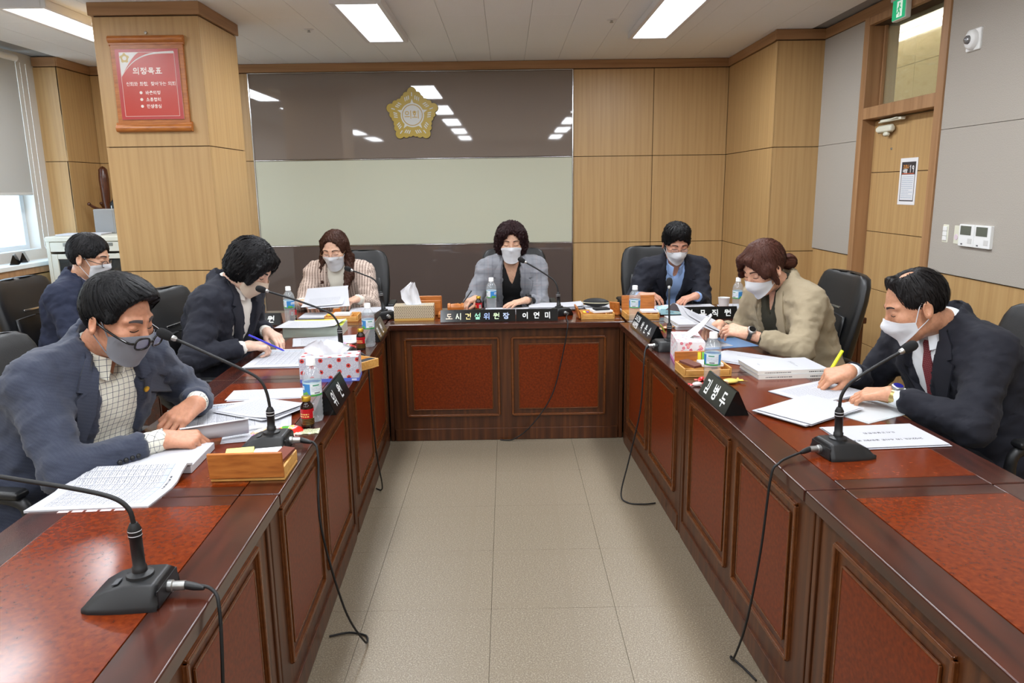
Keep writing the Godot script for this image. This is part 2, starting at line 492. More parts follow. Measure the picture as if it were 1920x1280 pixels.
func make_materials() -> void:
	var oak := ramp_tex(11, 0.012, [[0.0, rgb(176, 140, 92)], [0.45, rgb(187, 151, 101)], [1.0, rgb(195, 160, 110)]], FastNoiseLite.TYPE_SIMPLEX_SMOOTH, 5)
	M.oak = grain(oak, Vector3(4.6, 0.12, 4.6), 0.42)
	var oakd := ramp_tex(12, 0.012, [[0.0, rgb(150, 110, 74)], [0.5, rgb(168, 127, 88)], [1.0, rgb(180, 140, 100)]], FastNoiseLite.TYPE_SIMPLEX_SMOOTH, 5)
	M.oak_dark = grain(oakd, Vector3(3.2, 0.12, 3.2), 0.45)
	M.oak_level_shaded = grain(oakd, Vector3(0.12, 3.2, 0.12), 0.5)  # panel wood with level grain; shade on the cornices put into the darker colour
	M.groove = mat(rgb(70, 48, 30), 0.8)
	M.ceil = grain(ramp_tex(13, 0.2, [[0.0, rgb(226, 227, 229)], [0.35, rgb(242, 243, 245)], [1.0, rgb(247, 248, 250)]], FastNoiseLite.TYPE_SIMPLEX, 2), Vector3(1.6, 1.6, 1.6), 0.9)
	M.ceil_gap = mat(rgb(150, 150, 150), 0.9)
	M.white_metal = mat(rgb(225, 226, 230), 0.4)
	M.glow = mat(rgb(250, 250, 250), 0.5)
	M.glow.emission_enabled = true
	M.glow.emission = rgb(250, 252, 255)
	M.glow.emission_energy_multiplier = 2.2
	M.fabric_wall = bump(grain(ramp_tex(14, 0.06, [[0.0, rgb(156, 149, 140)], [0.5, rgb(173, 166, 156)], [1.0, rgb(186, 180, 171)]], FastNoiseLite.TYPE_SIMPLEX, 3), Vector3(11, 5, 11), 0.95), 3, 0.12, 0.12)
	M.tile = grain(ramp_tex(15, 0.09, [[0.0, rgb(112, 101, 84)], [0.45, rgb(132, 120, 101)], [0.72, rgb(140, 128, 108)], [0.82, rgb(164, 154, 136)], [1.0, rgb(174, 164, 148)]], FastNoiseLite.TYPE_SIMPLEX, 3), Vector3(2.6, 2.6, 2.6), 0.38)
	bump(M.tile, 8, 0.15, 0.15)
	M.tile_gap = mat(rgb(116, 105, 88), 0.8)
	M.glass_brown = mat(rgb(126, 114, 105), 0.03, 0.0, 0.6)
	M.glass_dark = mat(rgb(94, 82, 77), 0.03, 0.0, 0.6)
	M.glass_cream = mat(rgb(196, 197, 178), 0.05, 0.0, 0.4)
	M.chrome = mat(rgb(205, 205, 205), 0.16, 1.0)
	M.steel = mat(rgb(170, 170, 168), 0.35, 0.9)
	var burl := ramp_tex(21, 0.028, [[0.0, rgb(74, 24, 5)], [0.25, rgb(95, 34, 7)], [0.5, rgb(105, 39, 8)], [0.75, rgb(114, 44, 10)], [1.0, rgb(126, 53, 15)]], FastNoiseLite.TYPE_SIMPLEX_SMOOTH, 5, 1024, 28.0)
	M.burl = grain(burl, Vector3(1.7, 1.7, 1.7), 0.24)
	M.burl.clearcoat_enabled = true
	M.burl.metallic_specular = 0.32
	M.burl.clearcoat = 0.3
	M.burl.clearcoat_roughness = 0.14
	M.burl_panel = grain(burl, Vector3(2.0, 2.0, 2.0), 0.34, true)
	M.burl_panel.metallic_specular = 0.35
	var mah := ramp_tex(22, 0.012, [[0.0, rgb(38, 14, 7)], [0.5, rgb(60, 23, 11)], [1.0, rgb(76, 32, 16)]], FastNoiseLite.TYPE_SIMPLEX_SMOOTH, 5)
	M.mahogany = grain(mah, Vector3(4.0, 4.0, 0.5), 0.26)
	M.mahogany.clearcoat_enabled = true
	M.mahogany.clearcoat = 0.5
	M.mahogany.clearcoat_roughness = 0.12
	M.mahogany_x = grain(mah, Vector3(0.5, 4.0, 4.0), 0.26)
	M.mahogany_x.clearcoat_enabled = true
	M.mahogany_x.clearcoat = 0.5
	M.mahogany_x.clearcoat_roughness = 0.12
	var wal := ramp_tex(23, 0.012, [[0.0, rgb(54, 27, 11)], [0.5, rgb(78, 41, 18)], [1.0, rgb(98, 56, 26)]], FastNoiseLite.TYPE_SIMPLEX_SMOOTH, 5)
	M.walnut = grain(wal, Vector3(5.0, 0.2, 5.0), 0.34)
	M.moulding = grain(ramp_tex(24, 0.02, [[0.0, rgb(88, 46, 18)], [1.0, rgb(112, 62, 26)]]), Vector3(3, 3, 3), 0.26)
	M.honey = grain(ramp_tex(25, 0.014, [[0.0, rgb(150, 84, 34)], [0.5, rgb(178, 106, 46)], [1.0, rgb(196, 124, 58)]], FastNoiseLite.TYPE_SIMPLEX_SMOOTH, 5), Vector3(1.2, 7.0, 7.0), 0.35, false)
	M.pine = grain(ramp_tex(26, 0.014, [[0.0, rgb(198, 142, 70)], [1.0, rgb(222, 172, 98)]]), Vector3(2, 8, 8), 0.45, false)
	M.leather = bump(mat(rgb(20, 21, 23), 0.42), 5, 0.08, 0.25)
	M.leather.uv1_triplanar = true
	M.leather.uv1_scale = Vector3(6, 6, 6)
	M.black = mat(rgb(20, 21, 23), 0.45)
	M.black_gloss = mat(rgb(10, 11, 12), 0.12)
	M.rubber = mat(rgb(16, 16, 17), 0.6)
	M.foam = bump(mat(rgb(18, 18, 20), 0.95), 6, 0.3, 0.6)
	M.paper = mat(rgb(190, 191, 197), 0.85)
	M.paper_cream = mat(rgb(208, 206, 196), 0.85)
	M.tissue = mat(rgb(226, 226, 230), 0.9)
	M.tissue.backlight_enabled = true
	M.tissue.backlight = Color(0.25, 0.25, 0.25)
	M.plastic_white = mat(rgb(238, 239, 238), 0.4)
	M.plastic_cream = mat(rgb(224, 223, 205), 0.45)
	M.gold = mat(rgb(212, 170, 60), 0.3, 0.85)

# ---------- ceiling and lamps ----------
func ceiling_lights() -> void:
	var fr := MB.new()   # shallow tray frame with sloping inner lips
	for s in [-1.0, 1.0]:
		fr.box(Vector3(s * 0.139, -0.024, 0), Vector3(0.032, 0.048, 1.22), 0.004)
		fr.box(Vector3(0, -0.024, s * 0.594), Vector3(0.25, 0.048, 0.032), 0.004)
	fr.box(Vector3(0, -0.004, 0), Vector3(0.25, 0.006, 1.16))
	var frm := fr.mesh()
	var dif := bx(Vector3(0.25, 0.006, 1.16), 0.002)
	for i in 3:
		for k in 5:
			var at := Vector3([-0.87, 1.08, -2.83][i], HC, -5.3 + 1.95 * k)
			var t := thing("ceiling_light", "white framed oblong panel lamp glowing in the ceiling" if k == 0 else "white framed oblong lamp in the ceiling rows over the desks", "ceiling light", at, 0.0, "oblong lamps in the ceiling")
			if k == 0: t.set_meta("label", ["glowing oblong ceiling lamp nearest above the gold emblem", "glowing oblong ceiling lamp nearest the panelled pillar and door", "glowing oblong ceiling lamp between the window and the column with the plaque"][i])
			put("frame", frm, M.white_metal, t)
			put("diffuser", dif, M.glow, t, Vector3(0, -0.036, 0))
			var l := AreaLight3D.new()
			l.name = "lamp_light"
			l.area_size = Vector2(0.24, 1.14)
			l.light_color = rgb(244, 249, 255)
			l.light_energy = 1.55
			l.area_range = 12.0
			l.area_attenuation = 2.0
			l.shadow_enabled = true
			l.position = Vector3(0, -0.052, 0)
			l.rotation.x = -PI / 2
			t.add_child(l)

func room() -> void:
	# floor: slab with 450 mm tiles laid on it
	var f := setting("floor")
	put("slab", bx(Vector3(XR - XL + 0.6, 0.1, ZF - ZB + 0.6)), M.tile_gap, f, Vector3((XR + XL) / 2, -0.056, (ZF + ZB) / 2))
	var tl := bx(Vector3(0.4466, 0.006, 0.4466), 0.0006)
	for i in range(-8, 6):
		for k in range(-15, 1):
			put("floor_tile", tl, M.tile, f, Vector3(-0.0770 + 0.2237 + i * 0.4475, -0.003, -2.0 + 0.55 + k * 0.4475 - 0.33))
	put("floor_tile_field", bx(Vector3(XR - XL, 0.006, 5.15)), M.tile, f, Vector3((XR + XL) / 2, -0.0032, 1.6))
	# ceiling: 300 x 600 boards
	var c := setting("ceiling")
	put("slab", bx(Vector3(XR - XL + 0.6, 0.1, ZF - ZB + 0.6)), M.ceil_gap, c, Vector3((XR + XL) / 2, HC + 0.056, (ZF + ZB) / 2))
	var cb := bx(Vector3(0.2982, 0.006, 0.5982), 0.001)
	for i in range(-10, 11):
		for k in range(0, 7):
			var p := Vector3(-0.87 + i * 0.3 + 0.0, HC + 0.003, ZB + 0.3 + k * 0.6)
			if p.x - 0.15 < XL or p.x + 0.1 > XR: continue
			put("ceiling_board", cb, M.ceil, c, p)
	put("ceiling_field", bx(Vector3(XR - XL, 0.006, ZF - ZB - 4.2)), M.ceil, c, Vector3((XR + XL) / 2, HC + 0.0032, (ZF + ZB + 4.2) / 2))
	# back wall
	var w := setting("wall_back")
	put("core", bx(Vector3(XR - XL + 0.6, HC + 0.2, 0.2)), M.groove, w, Vector3((XR + XL) / 2, HC / 2, ZB - 0.112))
	var rows := [[0.09, 0.975], [0.975, 1.765], [1.765, 2.532]]
	for r in rows:
		for q in [[0.622, 1.352], [1.352, 2.03], [-3.03, -2.312], [-3.73, -3.03]]:
			put("wood_panel", bx(Vector3(q[1] - q[0] - 0.005, r[1] - r[0] - 0.005, 0.012), 0.0012), M.oak, w, Vector3((q[0] + q[1]) / 2, (r[0] + r[1]) / 2, ZB - 0.006))
	put("cornice", bx(Vector3(2.03 + 3.73, 0.072, 0.03), 0.002), M.oak_level_shaded, w, Vector3((2.03 - 3.73) / 2, 2.572, ZB - 0.001))
	put("plinth", bx(Vector3(2.03 + 3.73, 0.09, 0.014), 0.002), M.oak_dark, w, Vector3((2.03 - 3.73) / 2, 0.045, ZB - 0.006))
	# back-painted glass board in a chrome frame
	var g := thing("glass_wall_board", "tall glossy wall board of brown, cream and brown glass in chrome frame", "wall board", Vector3(-0.846, 0, ZB))
	var gw := 2.916
	put("glass_pane", bx(Vector3(gw, 0.748, 0.01), 0.001), M.glass_brown, g, Vector3(0, 2.148, 0.006)).set_meta("label", "brown mirror-like upper glass pane")
	put("glass_pane", bx(Vector3(gw, 0.772, 0.01), 0.001), M.glass_cream, g, Vector3(0, 1.374, 0.006)).set_meta("label", "cream middle glass pane")
	put("glass_pane", bx(Vector3(gw, 0.776, 0.01), 0.001), M.glass_dark, g, Vector3(0, 0.588, 0.006)).set_meta("label", "dark brown lower glass pane")
	for x in [-gw / 2 - 0.004, gw / 2 + 0.004]:
		put("frame_strip", bx(Vector3(0.012, 2.34, 0.022), 0.003), M.chrome, g, Vector3(x, 1.36, 0.009))
	for y in [2.528, 1.767, 0.981, 0.195]:
		put("frame_strip", bx(Vector3(gw + 0.004, 0.009, 0.018), 0.003), M.chrome, g, Vector3(0, y, 0.007))
	emblem(Vector3(-0.84, 2.15, ZB + 0.028))
	# wall behind the camera, and the rest of the shell
	var wf := setting("wall_front")
	put("plaster", bx(Vector3(XR - XL + 0.6, HC + 0.2, 0.2)), M.fabric_wall, wf, Vector3((XR + XL) / 2, HC / 2, ZF + 0.1))
	put("wood_panel", bx(Vector3(XR - XL, 1.0, 0.014)), M.oak, wf, Vector3((XR + XL) / 2, 0.5, ZF - 0.008))
	# sprinklers
	for p in [["small recessed ceiling sprinkler beside the lamp above the emblem", Vector3(-1.38, HC, -5.63)], ["small recessed ceiling sprinkler beside the lamp by the panelled pillar", Vector3(0.74, HC, -5.45)], ["small recessed ceiling sprinkler between the window and the column", Vector3(-3.05, HC, -5.55)]]:
		var s := thing("sprinkler", p[0], "sprinkler", p[1], 0.0, "ceiling sprinklers")
		var m := MB.new()
		m.lathe(PackedVector2Array([Vector2(0.0, 0), Vector2(0.034, 0), Vector2(0.032, -0.004), Vector2(0.016, -0.006), Vector2(0, -0.006)].map(func(q): return q)), 16)
		put("collar", m, M.white_metal, s)
		m = MB.new()
		m.lathe(PackedVector2Array([Vector2(0.008, -0.004), Vector2(0.007, -0.016), Vector2(0.013, -0.018), Vector2(0.013, -0.02), Vector2(0, -0.021)]), 12)
		put("nozzle", m, M.steel, s)

func emblem(at: Vector3) -> void:
	var e := thing("council_emblem", "gold five-petalled council emblem with white centre on brown glass", "emblem", at)
	# outline: pentagon of five rounded petals with scalloped edges
	var R := 0.245
	var out := PackedVector2Array()
	var cir := []
	for k in 5:
		var a := PI / 2 + TAU * k / 5
		var b := PI / 2 + TAU * (k + 1) / 5
		var p := Vector2(cos(a), sin(a)) * R * 0.835
		var q := Vector2(cos(b), sin(b)) * R * 0.835
		cir.append([p, 0.041])
		for s in [[0.24, 0.027], [0.4, 0.021], [0.5, 0.014], [0.6, 0.021], [0.76, 0.027]]:
			var m := p.lerp(q, s[0])
			var mid := p.lerp(q, 0.5).normalized()
			cir.append([m + mid * (0.004 + 0.02 * absf(s[0] - 0.5)), s[1]])
	for i in 360:
		var d := Vector2(cos(TAU * i / 360), sin(TAU * i / 360))
		var far := 0.0
		for c in cir:
			var along: float = c[0].dot(d)
			var off: float = c[0].length_squared() - along * along
			if off < c[1] * c[1] and along > 0.0:
				far = maxf(far, along + sqrt(c[1] * c[1] - off))
		out.append(d * maxf(far, R * 0.62))
	var m := MB.new()
	m.prism(out, -0.02, -0.004, true)
	put("backing", m, mat(rgb(60, 52, 26), 0.5), e)
	var inn := PackedVector2Array()
	for p in out: inn.append(p * 0.985)
	m = MB.new()
	m.prism(inn, -0.004, 0.002, true)
	put("gold_petals", m, mat(rgb(178, 150, 40), 0.42), e)
	var white := mat(rgb(214, 214, 208), 0.5)
	for k in 5:
		var a0 := PI / 2 + TAU * k / 5
		for s in [[0.0, 0.74], [-0.19, 0.6], [-0.3, 0.585], [-0.42, 0.58], [0.19, 0.6], [0.3, 0.585], [0.42, 0.58]]:
			var off: float = s[0]
			var dir := Vector2(cos(a0 + off), sin(a0 + off)) * R * float(s[1]) * (1.0 if off == 0.0 else 1.06)
			put("ray", bx(Vector3(0.009, 0.034, 0.002), 0.0006), white, e, Vector3(dir.x, dir.y, 0.0025), Vector3(0, 0, a0 + off * 0.35 - PI / 2))
	var star := PackedVector2Array()
	for k in 5:
		var a := PI / 2 + TAU * k / 5
		star.append(Vector2(cos(a - 0.13), sin(a - 0.13)) * 0.106)
		star.append(Vector2(cos(a), sin(a)) * 0.142)
		star.append(Vector2(cos(a + 0.13), sin(a + 0.13)) * 0.106)
		for j in range(1, 8):
			var b := a + 0.13 + (TAU / 5 - 0.26) * j / 8.0
			star.append(Vector2(cos(b), sin(b)) * 0.106)
	m = MB.new()
	m.prism(star, 0.002, 0.004)
	put("white_star", m, white, e)
	var im := canvas(512, 512, rgb(208, 208, 204))
	ring(im, Vector2(256, 256), 236, 236, 16, rgb(178, 146, 66))
	hangul(im, "의회", 78, 160, 168, 17, rgb(186, 152, 60), 1.06)
	m = MB.new()
	for k in 40:
		var d0 := Vector2(cos(TAU * k / 40), sin(TAU * k / 40))
		var d1 := Vector2(cos(TAU * (k + 1) / 40), sin(TAU * (k + 1) / 40))
		m.tri(Vector3(0, 0, 0.0052), Vector3(d0.x, d0.y, 0) * 0.098 + Vector3(0, 0, 0.0052), Vector3(d1.x, d1.y, 0) * 0.098 + Vector3(0, 0, 0.0052), Vector3.BACK, Vector3.BACK, Vector3.BACK, Vector2(.5, .5), Vector2(.5 + d0.x * .5, .5 - d0.y * .5), Vector2(.5 + d1.x * .5, .5 - d1.y * .5))
	put("centre_disc", m, printed(small(im, 256, 256), 0.5), e)

# ---------- right wall: pillar, fabric panels, door with transom, corridor ----------
func right_wall() -> void:
	var w := setting("wall_right")
	var rows := [[0.09, 0.975], [0.975, 1.765], [1.765, 2.532]]
	# boxed pillar in the corner
	put("core", bx(Vector3(0.6, HC + 0.1, 1.2)), M.groove, w, Vector3(2.03 + 0.312, HC / 2, -5.85 - 0.612))
	for r in rows:
		put("wood_panel", bx(Vector3(0.012, r[1] - r[0] - 0.005, 1.228), 0.0012), M.oak, w, Vector3(2.036, (r[0] + r[1]) / 2, -6.464))
		put("wood_panel", bx(Vector3(XR - 2.03 + 0.008, r[1] - r[0] - 0.005, 0.012), 0.0012), M.oak, w, Vector3((XR + 2.03) / 2, (r[0] + r[1]) / 2, -5.856))
	put("cornice", bx(Vector3(0.03, 0.072, 1.24), 0.002), M.oak_level_shaded, w, Vector3(2.031, 2.572, -6.458))
	put("cornice", bx(Vector3(0.39, 0.072, 0.03), 0.002), M.oak_level_shaded, w, Vector3(2.205, 2.572, -5.851))
	# wall core each side of the door, and over it
	var zd0 := -5.2
	var zd1 := -4.215
	put("core", bx(Vector3(0.16, HC + 0.1, zd0 + 5.9)), M.groove, w, Vector3(XR + 0.092, HC / 2, (zd0 - 5.9) / 2))
	put("core", bx(Vector3(0.16, HC + 0.1, ZF - zd1)), M.groove, w, Vector3(XR + 0.092, HC / 2, (ZF + zd1) / 2))
	put("core", bx(Vector3(0.16, 0.25, zd1 - zd0)), M.groove, w, Vector3(XR + 0.092, HC + 0.0, (zd1 + zd0) / 2))
	for q in [[-5.85, zd0], [zd1, -3.0], [-3.0, -1.8], [-1.8, -0.6], [-0.6, 0.6], [0.6, 1.8], [1.8, ZF]]:
		var zc: float = (q[0] + q[1]) / 2
		var l: float = q[1] - q[0] - 0.004
		put("wood_panel", bx(Vector3(0.012, 0.905, l), 0.0012), M.oak, w, Vector3(XR + 0.006, 0.09 + 0.4525, zc))
		put("fabric_panel", bx(Vector3(0.022, 0.766, l), 0.0012), M.fabric_wall, w, Vector3(XR + 0.002, 1.0 + 0.3835, zc))
		put("fabric_panel", bx(Vector3(0.022, 0.764, l), 0.0012), M.fabric_wall, w, Vector3(XR + 0.002, 1.7685 + 0.382, zc))
	put("cornice", bx(Vector3(0.03, 0.072, ZF + 5.85), 0.002), M.oak_level_shaded, w, Vector3(XR + 0.001, 2.572, (ZF - 5.85) / 2))
	put("plinth", bx(Vector3(0.016, 0.09, ZF - zd1), 0.002), M.oak_dark, w, Vector3(XR + 0.006, 0.045, (ZF + zd1) / 2))
	# door: casing, transom, leaf
	var d := setting("door_1")
	for z in [zd0 + 0.035, zd1 - 0.035]:
		put("jamb", bx(Vector3(0.2, 2.54, 0.07), 0.003), M.oak_dark, d, Vector3(XR + 0.08, 1.27, z))
		put("stop", bx(Vector3(0.05, 1.9, 0.025), 0.002), M.oak_dark, d, Vector3(XR + 0.135, 0.95, z + (0.047 if z < -5 else -0.047)))
	put("transom_rail", bx(Vector3(0.2, 0.075, 0.845), 0.003), M.oak_dark, d, Vector3(XR + 0.08, 1.935, -4.7075))
	put("head", bx(Vector3(0.2, 0.05, 0.845), 0.003), M.oak_dark, d, Vector3(XR + 0.08, 2.512, -4.7075))
	for r in [[0.01, 0.4], [0.4, 0.79], [0.79, 1.17], [1.17, 1.556], [1.556, 1.892]]:
		put("leaf_panel", bx(Vector3(0.04, r[1] - r[0] - 0.004, 0.84), 0.0015), M.oak, d, Vector3(XR + 0.085, (r[0] + r[1]) / 2, -4.7075))
	put("leaf_core", bx(Vector3(0.03, 1.88, 0.842)), M.groove, d, Vector3(XR + 0.086, 0.95, -4.7075))
	var pc := put("closer", bx(Vector3(0.045, 0.05, 0.2), 0.018), M.plastic_cream, d, Vector3(XR + 0.04, 1.825, -4.93))
	put("closer_knob", bx(Vector3(0.03, 0.03, 0.06), 0.012), M.plastic_cream, pc, Vector3(0, -0.032, 0.02))
	var cm := MB.new()
	cm.bar(Vector3(0, 0.045, -0.08), Vector3(-0.03, 0.055, 0.2), 0.02, 0.008, 0.002)
	cm.box(Vector3(-0.01, 0.05, 0.1), Vector3(0.03, 0.018, 0.26), 0.003)
	put("closer_arm", cm, M.plastic_cream, pc)
	put("peephole", bx(Vector3(0.006, 0.014, 0.02), 0.003), M.steel, d, Vector3(XR + 0.064, 1.70, -4.88))
	var hm := MB.new()
	hm.tube(arc([Vector3(0, 0, 0), Vector3(-0.05, 0, 0), Vector3(-0.055, 0, -0.02), Vector3(-0.055, 0, -0.12)], 5), PackedFloat32Array([0.009]), 10)
	hm.lathe(PackedVector2Array([Vector2(0, 0.004), Vector2(0.026, 0.004), Vector2(0.026, -0.004)]), 18, Vector3(-0.002, 0, 0), Basis(Vector3(0, 0, 1), PI / 2))
	put("handle", hm, M.steel, d, Vector3(XR + 0.065, 0.95, -4.36))
	var wn := setting("window_2")
	var pane := mat(Color(0.86, 0.88, 0.74, 0.16), 0.03)
	pane.transparency = BaseMaterial3D.TRANSPARENCY_ALPHA
	put("pane", bx(Vector3(0.006, 0.52, 0.85)), pane, wn, Vector3(XR + 0.1, 2.23, -4.7075))
	for z in [-5.115, -4.3]:
		put("pane_bead", bx(Vector3(0.02, 0.52, 0.018), 0.002), M.oak_dark, wn, Vector3(XR + 0.085, 2.23, z))
	put("pane_bead", bx(Vector3(0.02, 0.018, 0.83), 0.002), M.oak_dark, wn, Vector3(XR + 0.085, 1.981, -4.7075))
	# corridor behind the door
	var c := setting("wall_corridor")
	var marble := grain(ramp_tex(31, 0.012, [[0.0, rgb(205, 186, 140)], [0.4, rgb(226, 212, 172)], [0.6, rgb(222, 206, 165)], [1.0, rgb(236, 226, 194)]], FastNoiseLite.TYPE_SIMPLEX_SMOOTH, 5, 512, 40.0), Vector3(0.5, 1.4, 0.5), 0.2)
	put("core", bx(Vector3(0.2, 3.6, 9.4)), mat(rgb(190, 170, 130), 0.6), c, Vector3(4.418, 1.8, -6.2))
	for i in range(0, 12):
		for k in range(1, 7):
			put("marble_tile", bx(Vector3(0.016, 0.596, 0.596), 0.002), marble, c, Vector3(4.31, 0.015 + (k - 1) * 0.6, -9.72 + i * 0.6))
	put("corridor_floor", bx(Vector3(1.9, 0.06, 9.4)), mat(rgb(180, 170, 150), 0.4), c, Vector3(3.5, -0.036, -6.2))
	put("corridor_ceiling", bx(Vector3(1.9, 0.06, 9.4)), mat(rgb(206, 202, 186), 0.8), c, Vector3(3.45, 3.105, -6.2))
	put("corridor_end", bx(Vector3(1.9, 3.6, 0.1)), mat(rgb(215, 205, 180), 0.7), c, Vector3(3.5, 1.75, -10.9))
	put("corridor_end", bx(Vector3(1.9, 3.6, 0.1)), mat(rgb(215, 205, 180), 0.7), c, Vector3(3.5, 1.75, -1.5))
	put("corridor_side", bx(Vector3(0.1, 0.5, 9.4)), mat(rgb(215, 205, 180), 0.7), c, Vector3(XR + 0.22, 2.86, -6.2))
	put("corridor_side", bx(Vector3(0.04, HC + 0.1, 5.0)), mat(rgb(215, 205, 180), 0.7), c, Vector3(XR + 0.2, HC / 2, -8.4 ))
	put("corridor_side", bx(Vector3(0.04, HC + 0.1, 2.6)), mat(rgb(215, 205, 180), 0.7), c, Vector3(XR + 0.2, HC / 2, -2.9))
	var cl := thing("cove_lamp", "bright white strip lamp along the corridor wall seen through transom", "strip lamp", Vector3(4.285, 3.025, -7.2))
	put("diffuser", bx(Vector3(0.03, 0.07, 5.6), 0.006), M.glow, cl)
	var al := AreaLight3D.new()
	al.name = "cove_light"
	al.area_size = Vector2(5.6, 0.08)
	al.light_energy = 3.2
	al.light_color = rgb(255, 251, 240)
	al.area_range = 10.0
	al.area_attenuation = 2.0
	al.shadow_enabled = true
	al.position = Vector3(-0.018, 0, 0)
	al.rotation.y = PI / 2
	cl.add_child(al)
	# paper notice on the door
	var im := canvas(420, 594, rgb(236, 236, 238))
	im.fill_rect(Rect2i(40, 50, 340, 500), rgb(52, 48, 52))
	im.fill_rect(Rect2i(52, 210, 316, 326), rgb(226, 228, 232))
	hangul(im, "코로나", 75, 88, 44, 8, rgb(224, 150, 60))
	hangul(im, "예방", 75, 138, 52, 9, rgb(235, 235, 235))
	hangul(im, "19", 232, 92, 92, 13, rgb(235, 235, 235))
	im.fill_rect(Rect2i(60, 192, 290, 12), rgb(200, 96, 66))
	lines(im, Rect2i(70, 225, 270, 290), 12, rgb(140, 160, 190), 4, 6)
	var n := put("door_notice", bx(Vector3(0.0015, 0.28, 0.2)), mat(rgb(236, 236, 238), 0.7), null, Vector3(XR + 0.0636, 1.495, -4.648))
	tag(n, "white paper notice with black heading taped to the wooden door", "notice")
	var qm := MB.new()
	qm.quad(Vector3(-0.001, -0.14, -0.1), Vector3(-0.001, -0.14, 0.1), Vector3(-0.001, 0.14, 0.1), Vector3(-0.001, 0.14, -0.1), Vector3(-1, 0, 0))
	put("print", qm, printed(small(im, 210, 297)), n)
	# exit sign over the door
	var ex := thing("exit_sign", "green and white running man exit sign over the door", "exit sign", Vector3(XR - 0.04, 2.492, -4.69))
	put("housing", bx(Vector3(0.035, 0.125, 0.16), 0.006), M.plastic_white, ex)
	put("bracket", bx(Vector3(0.045, 0.03, 0.06), 0.004), M.plastic_white, ex, Vector3(0.015, 0.075, -0.1))
	im = canvas(256, 220, rgb(24, 176, 120))
	im.fill_rect(Rect2i(86, 24, 110, 176), rgb(222, 246, 232))
	disc(im, Vector2(140, 58), 15, rgb(24, 176, 120))
	for q in [[138, 76, 126, 122, 22], [126, 122, 150, 150, 15], [150, 150, 142, 186, 13], [126, 122, 104, 152, 15], [104, 152, 72, 156, 13], [136, 84, 168, 108, 10], [130, 86, 100, 110, 10]]:
		stroke(im, Vector2(q[0], q[1]), Vector2(q[2], q[3]), q[4], rgb(24, 176, 120))
	var em := printed(small(im, 128, 110), 0.4)
	em.emission_enabled = true
	em.emission_texture = em.albedo_texture
	em.emission_energy_multiplier = 0.35
	qm = MB.new()
	qm.quad(Vector3(-0.0185, -0.056, -0.074), Vector3(-0.0185, -0.056, 0.074), Vector3(-0.0185, 0.056, 0.074), Vector3(-0.0185, 0.056, -0.074), Vector3(-1, 0, 0))
	put("lit_face", qm, em, ex)
	# alarm strobe
	var st := thing("alarm_strobe", "white square wall alarm with round glass strobe", "alarm", Vector3(XR - 0.011, 2.19, -3.985))
	put("plate", bx(Vector3(0.02, 0.11, 0.12), 0.008), M.plastic_white, st)
	var m := MB.new()
	var bz := Basis(Vector3(0, 0, 1), PI / 2)
	m.lathe(PackedVector2Array([Vector2(0, 0.034), Vector2(0.034, 0.034), Vector2(0.046, 0.026), Vector2(0.05, 0.008)]), 24, Vector3.ZERO, bz)
	put("dome", m, M.plastic_white, st)
	m = MB.new()
	m.lathe(PackedVector2Array([Vector2(0, 0.052), Vector2(0.012, 0.05), Vector2(0.02, 0.044), Vector2(0.022, 0.033)]), 18, Vector3.ZERO, bz)
	put("strobe_lens", m, mat(rgb(150, 152, 156), 0.15, 0.6), st)
	# switch plates and two thermostats
	var sp := thing("switch_plate", "narrow cream wall switch plate beside the door frame", "wall switch", Vector3(XR - 0.009, 1.215, -4.07))
	put("plate", bx(Vector3(0.014, 0.1, 0.055), 0.005), M.plastic_cream, sp, Vector3(0.004, 0, 0))
	for k in 3:
		put("rocker", bx(Vector3(0.006, 0.024, 0.036), 0.002), M.plastic_white, sp, Vector3(-0.005, 0.026 - k * 0.026, 0))
	sp = thing("call_button_plate", "narrow cream wall plate with round sticker beside thermostats", "wall switch", Vector3(XR - 0.009, 1.214, -3.965))
	put("plate", bx(Vector3(0.014, 0.1, 0.055), 0.005), M.plastic_cream, sp, Vector3(0.004, 0, 0))
	m = MB.new()
	m.lathe(PackedVector2Array([Vector2(0, 0.0085), Vector2(0.015, 0.0085), Vector2(0.016, 0.005)]), 20, Vector3(0.003, -0.012, 0), bz)
	put("sticker", m, mat(rgb(222, 205, 214), 0.5), sp)
	for k in 2:
		sp = thing("thermostat", ["white thermostat with grey screen next to the stickered plate", "white thermostat with grey screen farther from the door"][k], "thermostat", Vector3(XR - 0.013, 1.216, -3.862 + k * 0.132), 0.0, "paired thermostats")
		put("case", bx(Vector3(0.025, 0.114, 0.13), 0.004), M.plastic_white, sp)
		put("screen", bx(Vector3(0.002, 0.046, 0.09), 0.0005), mat(rgb(98, 102, 92), 0.2), sp, Vector3(-0.0128, 0.026, -0.004))
		put("keypad", bx(Vector3(0.003, 0.026, 0.034), 0.001), mat(rgb(212, 212, 210), 0.5), sp, Vector3(-0.0128, -0.026, 0.036))
		put("brand_mark", bx(Vector3(0.001, 0.007, 0.014)), mat(rgb(90, 90, 95), 0.5), sp, Vector3(-0.0128, -0.044, -0.03))

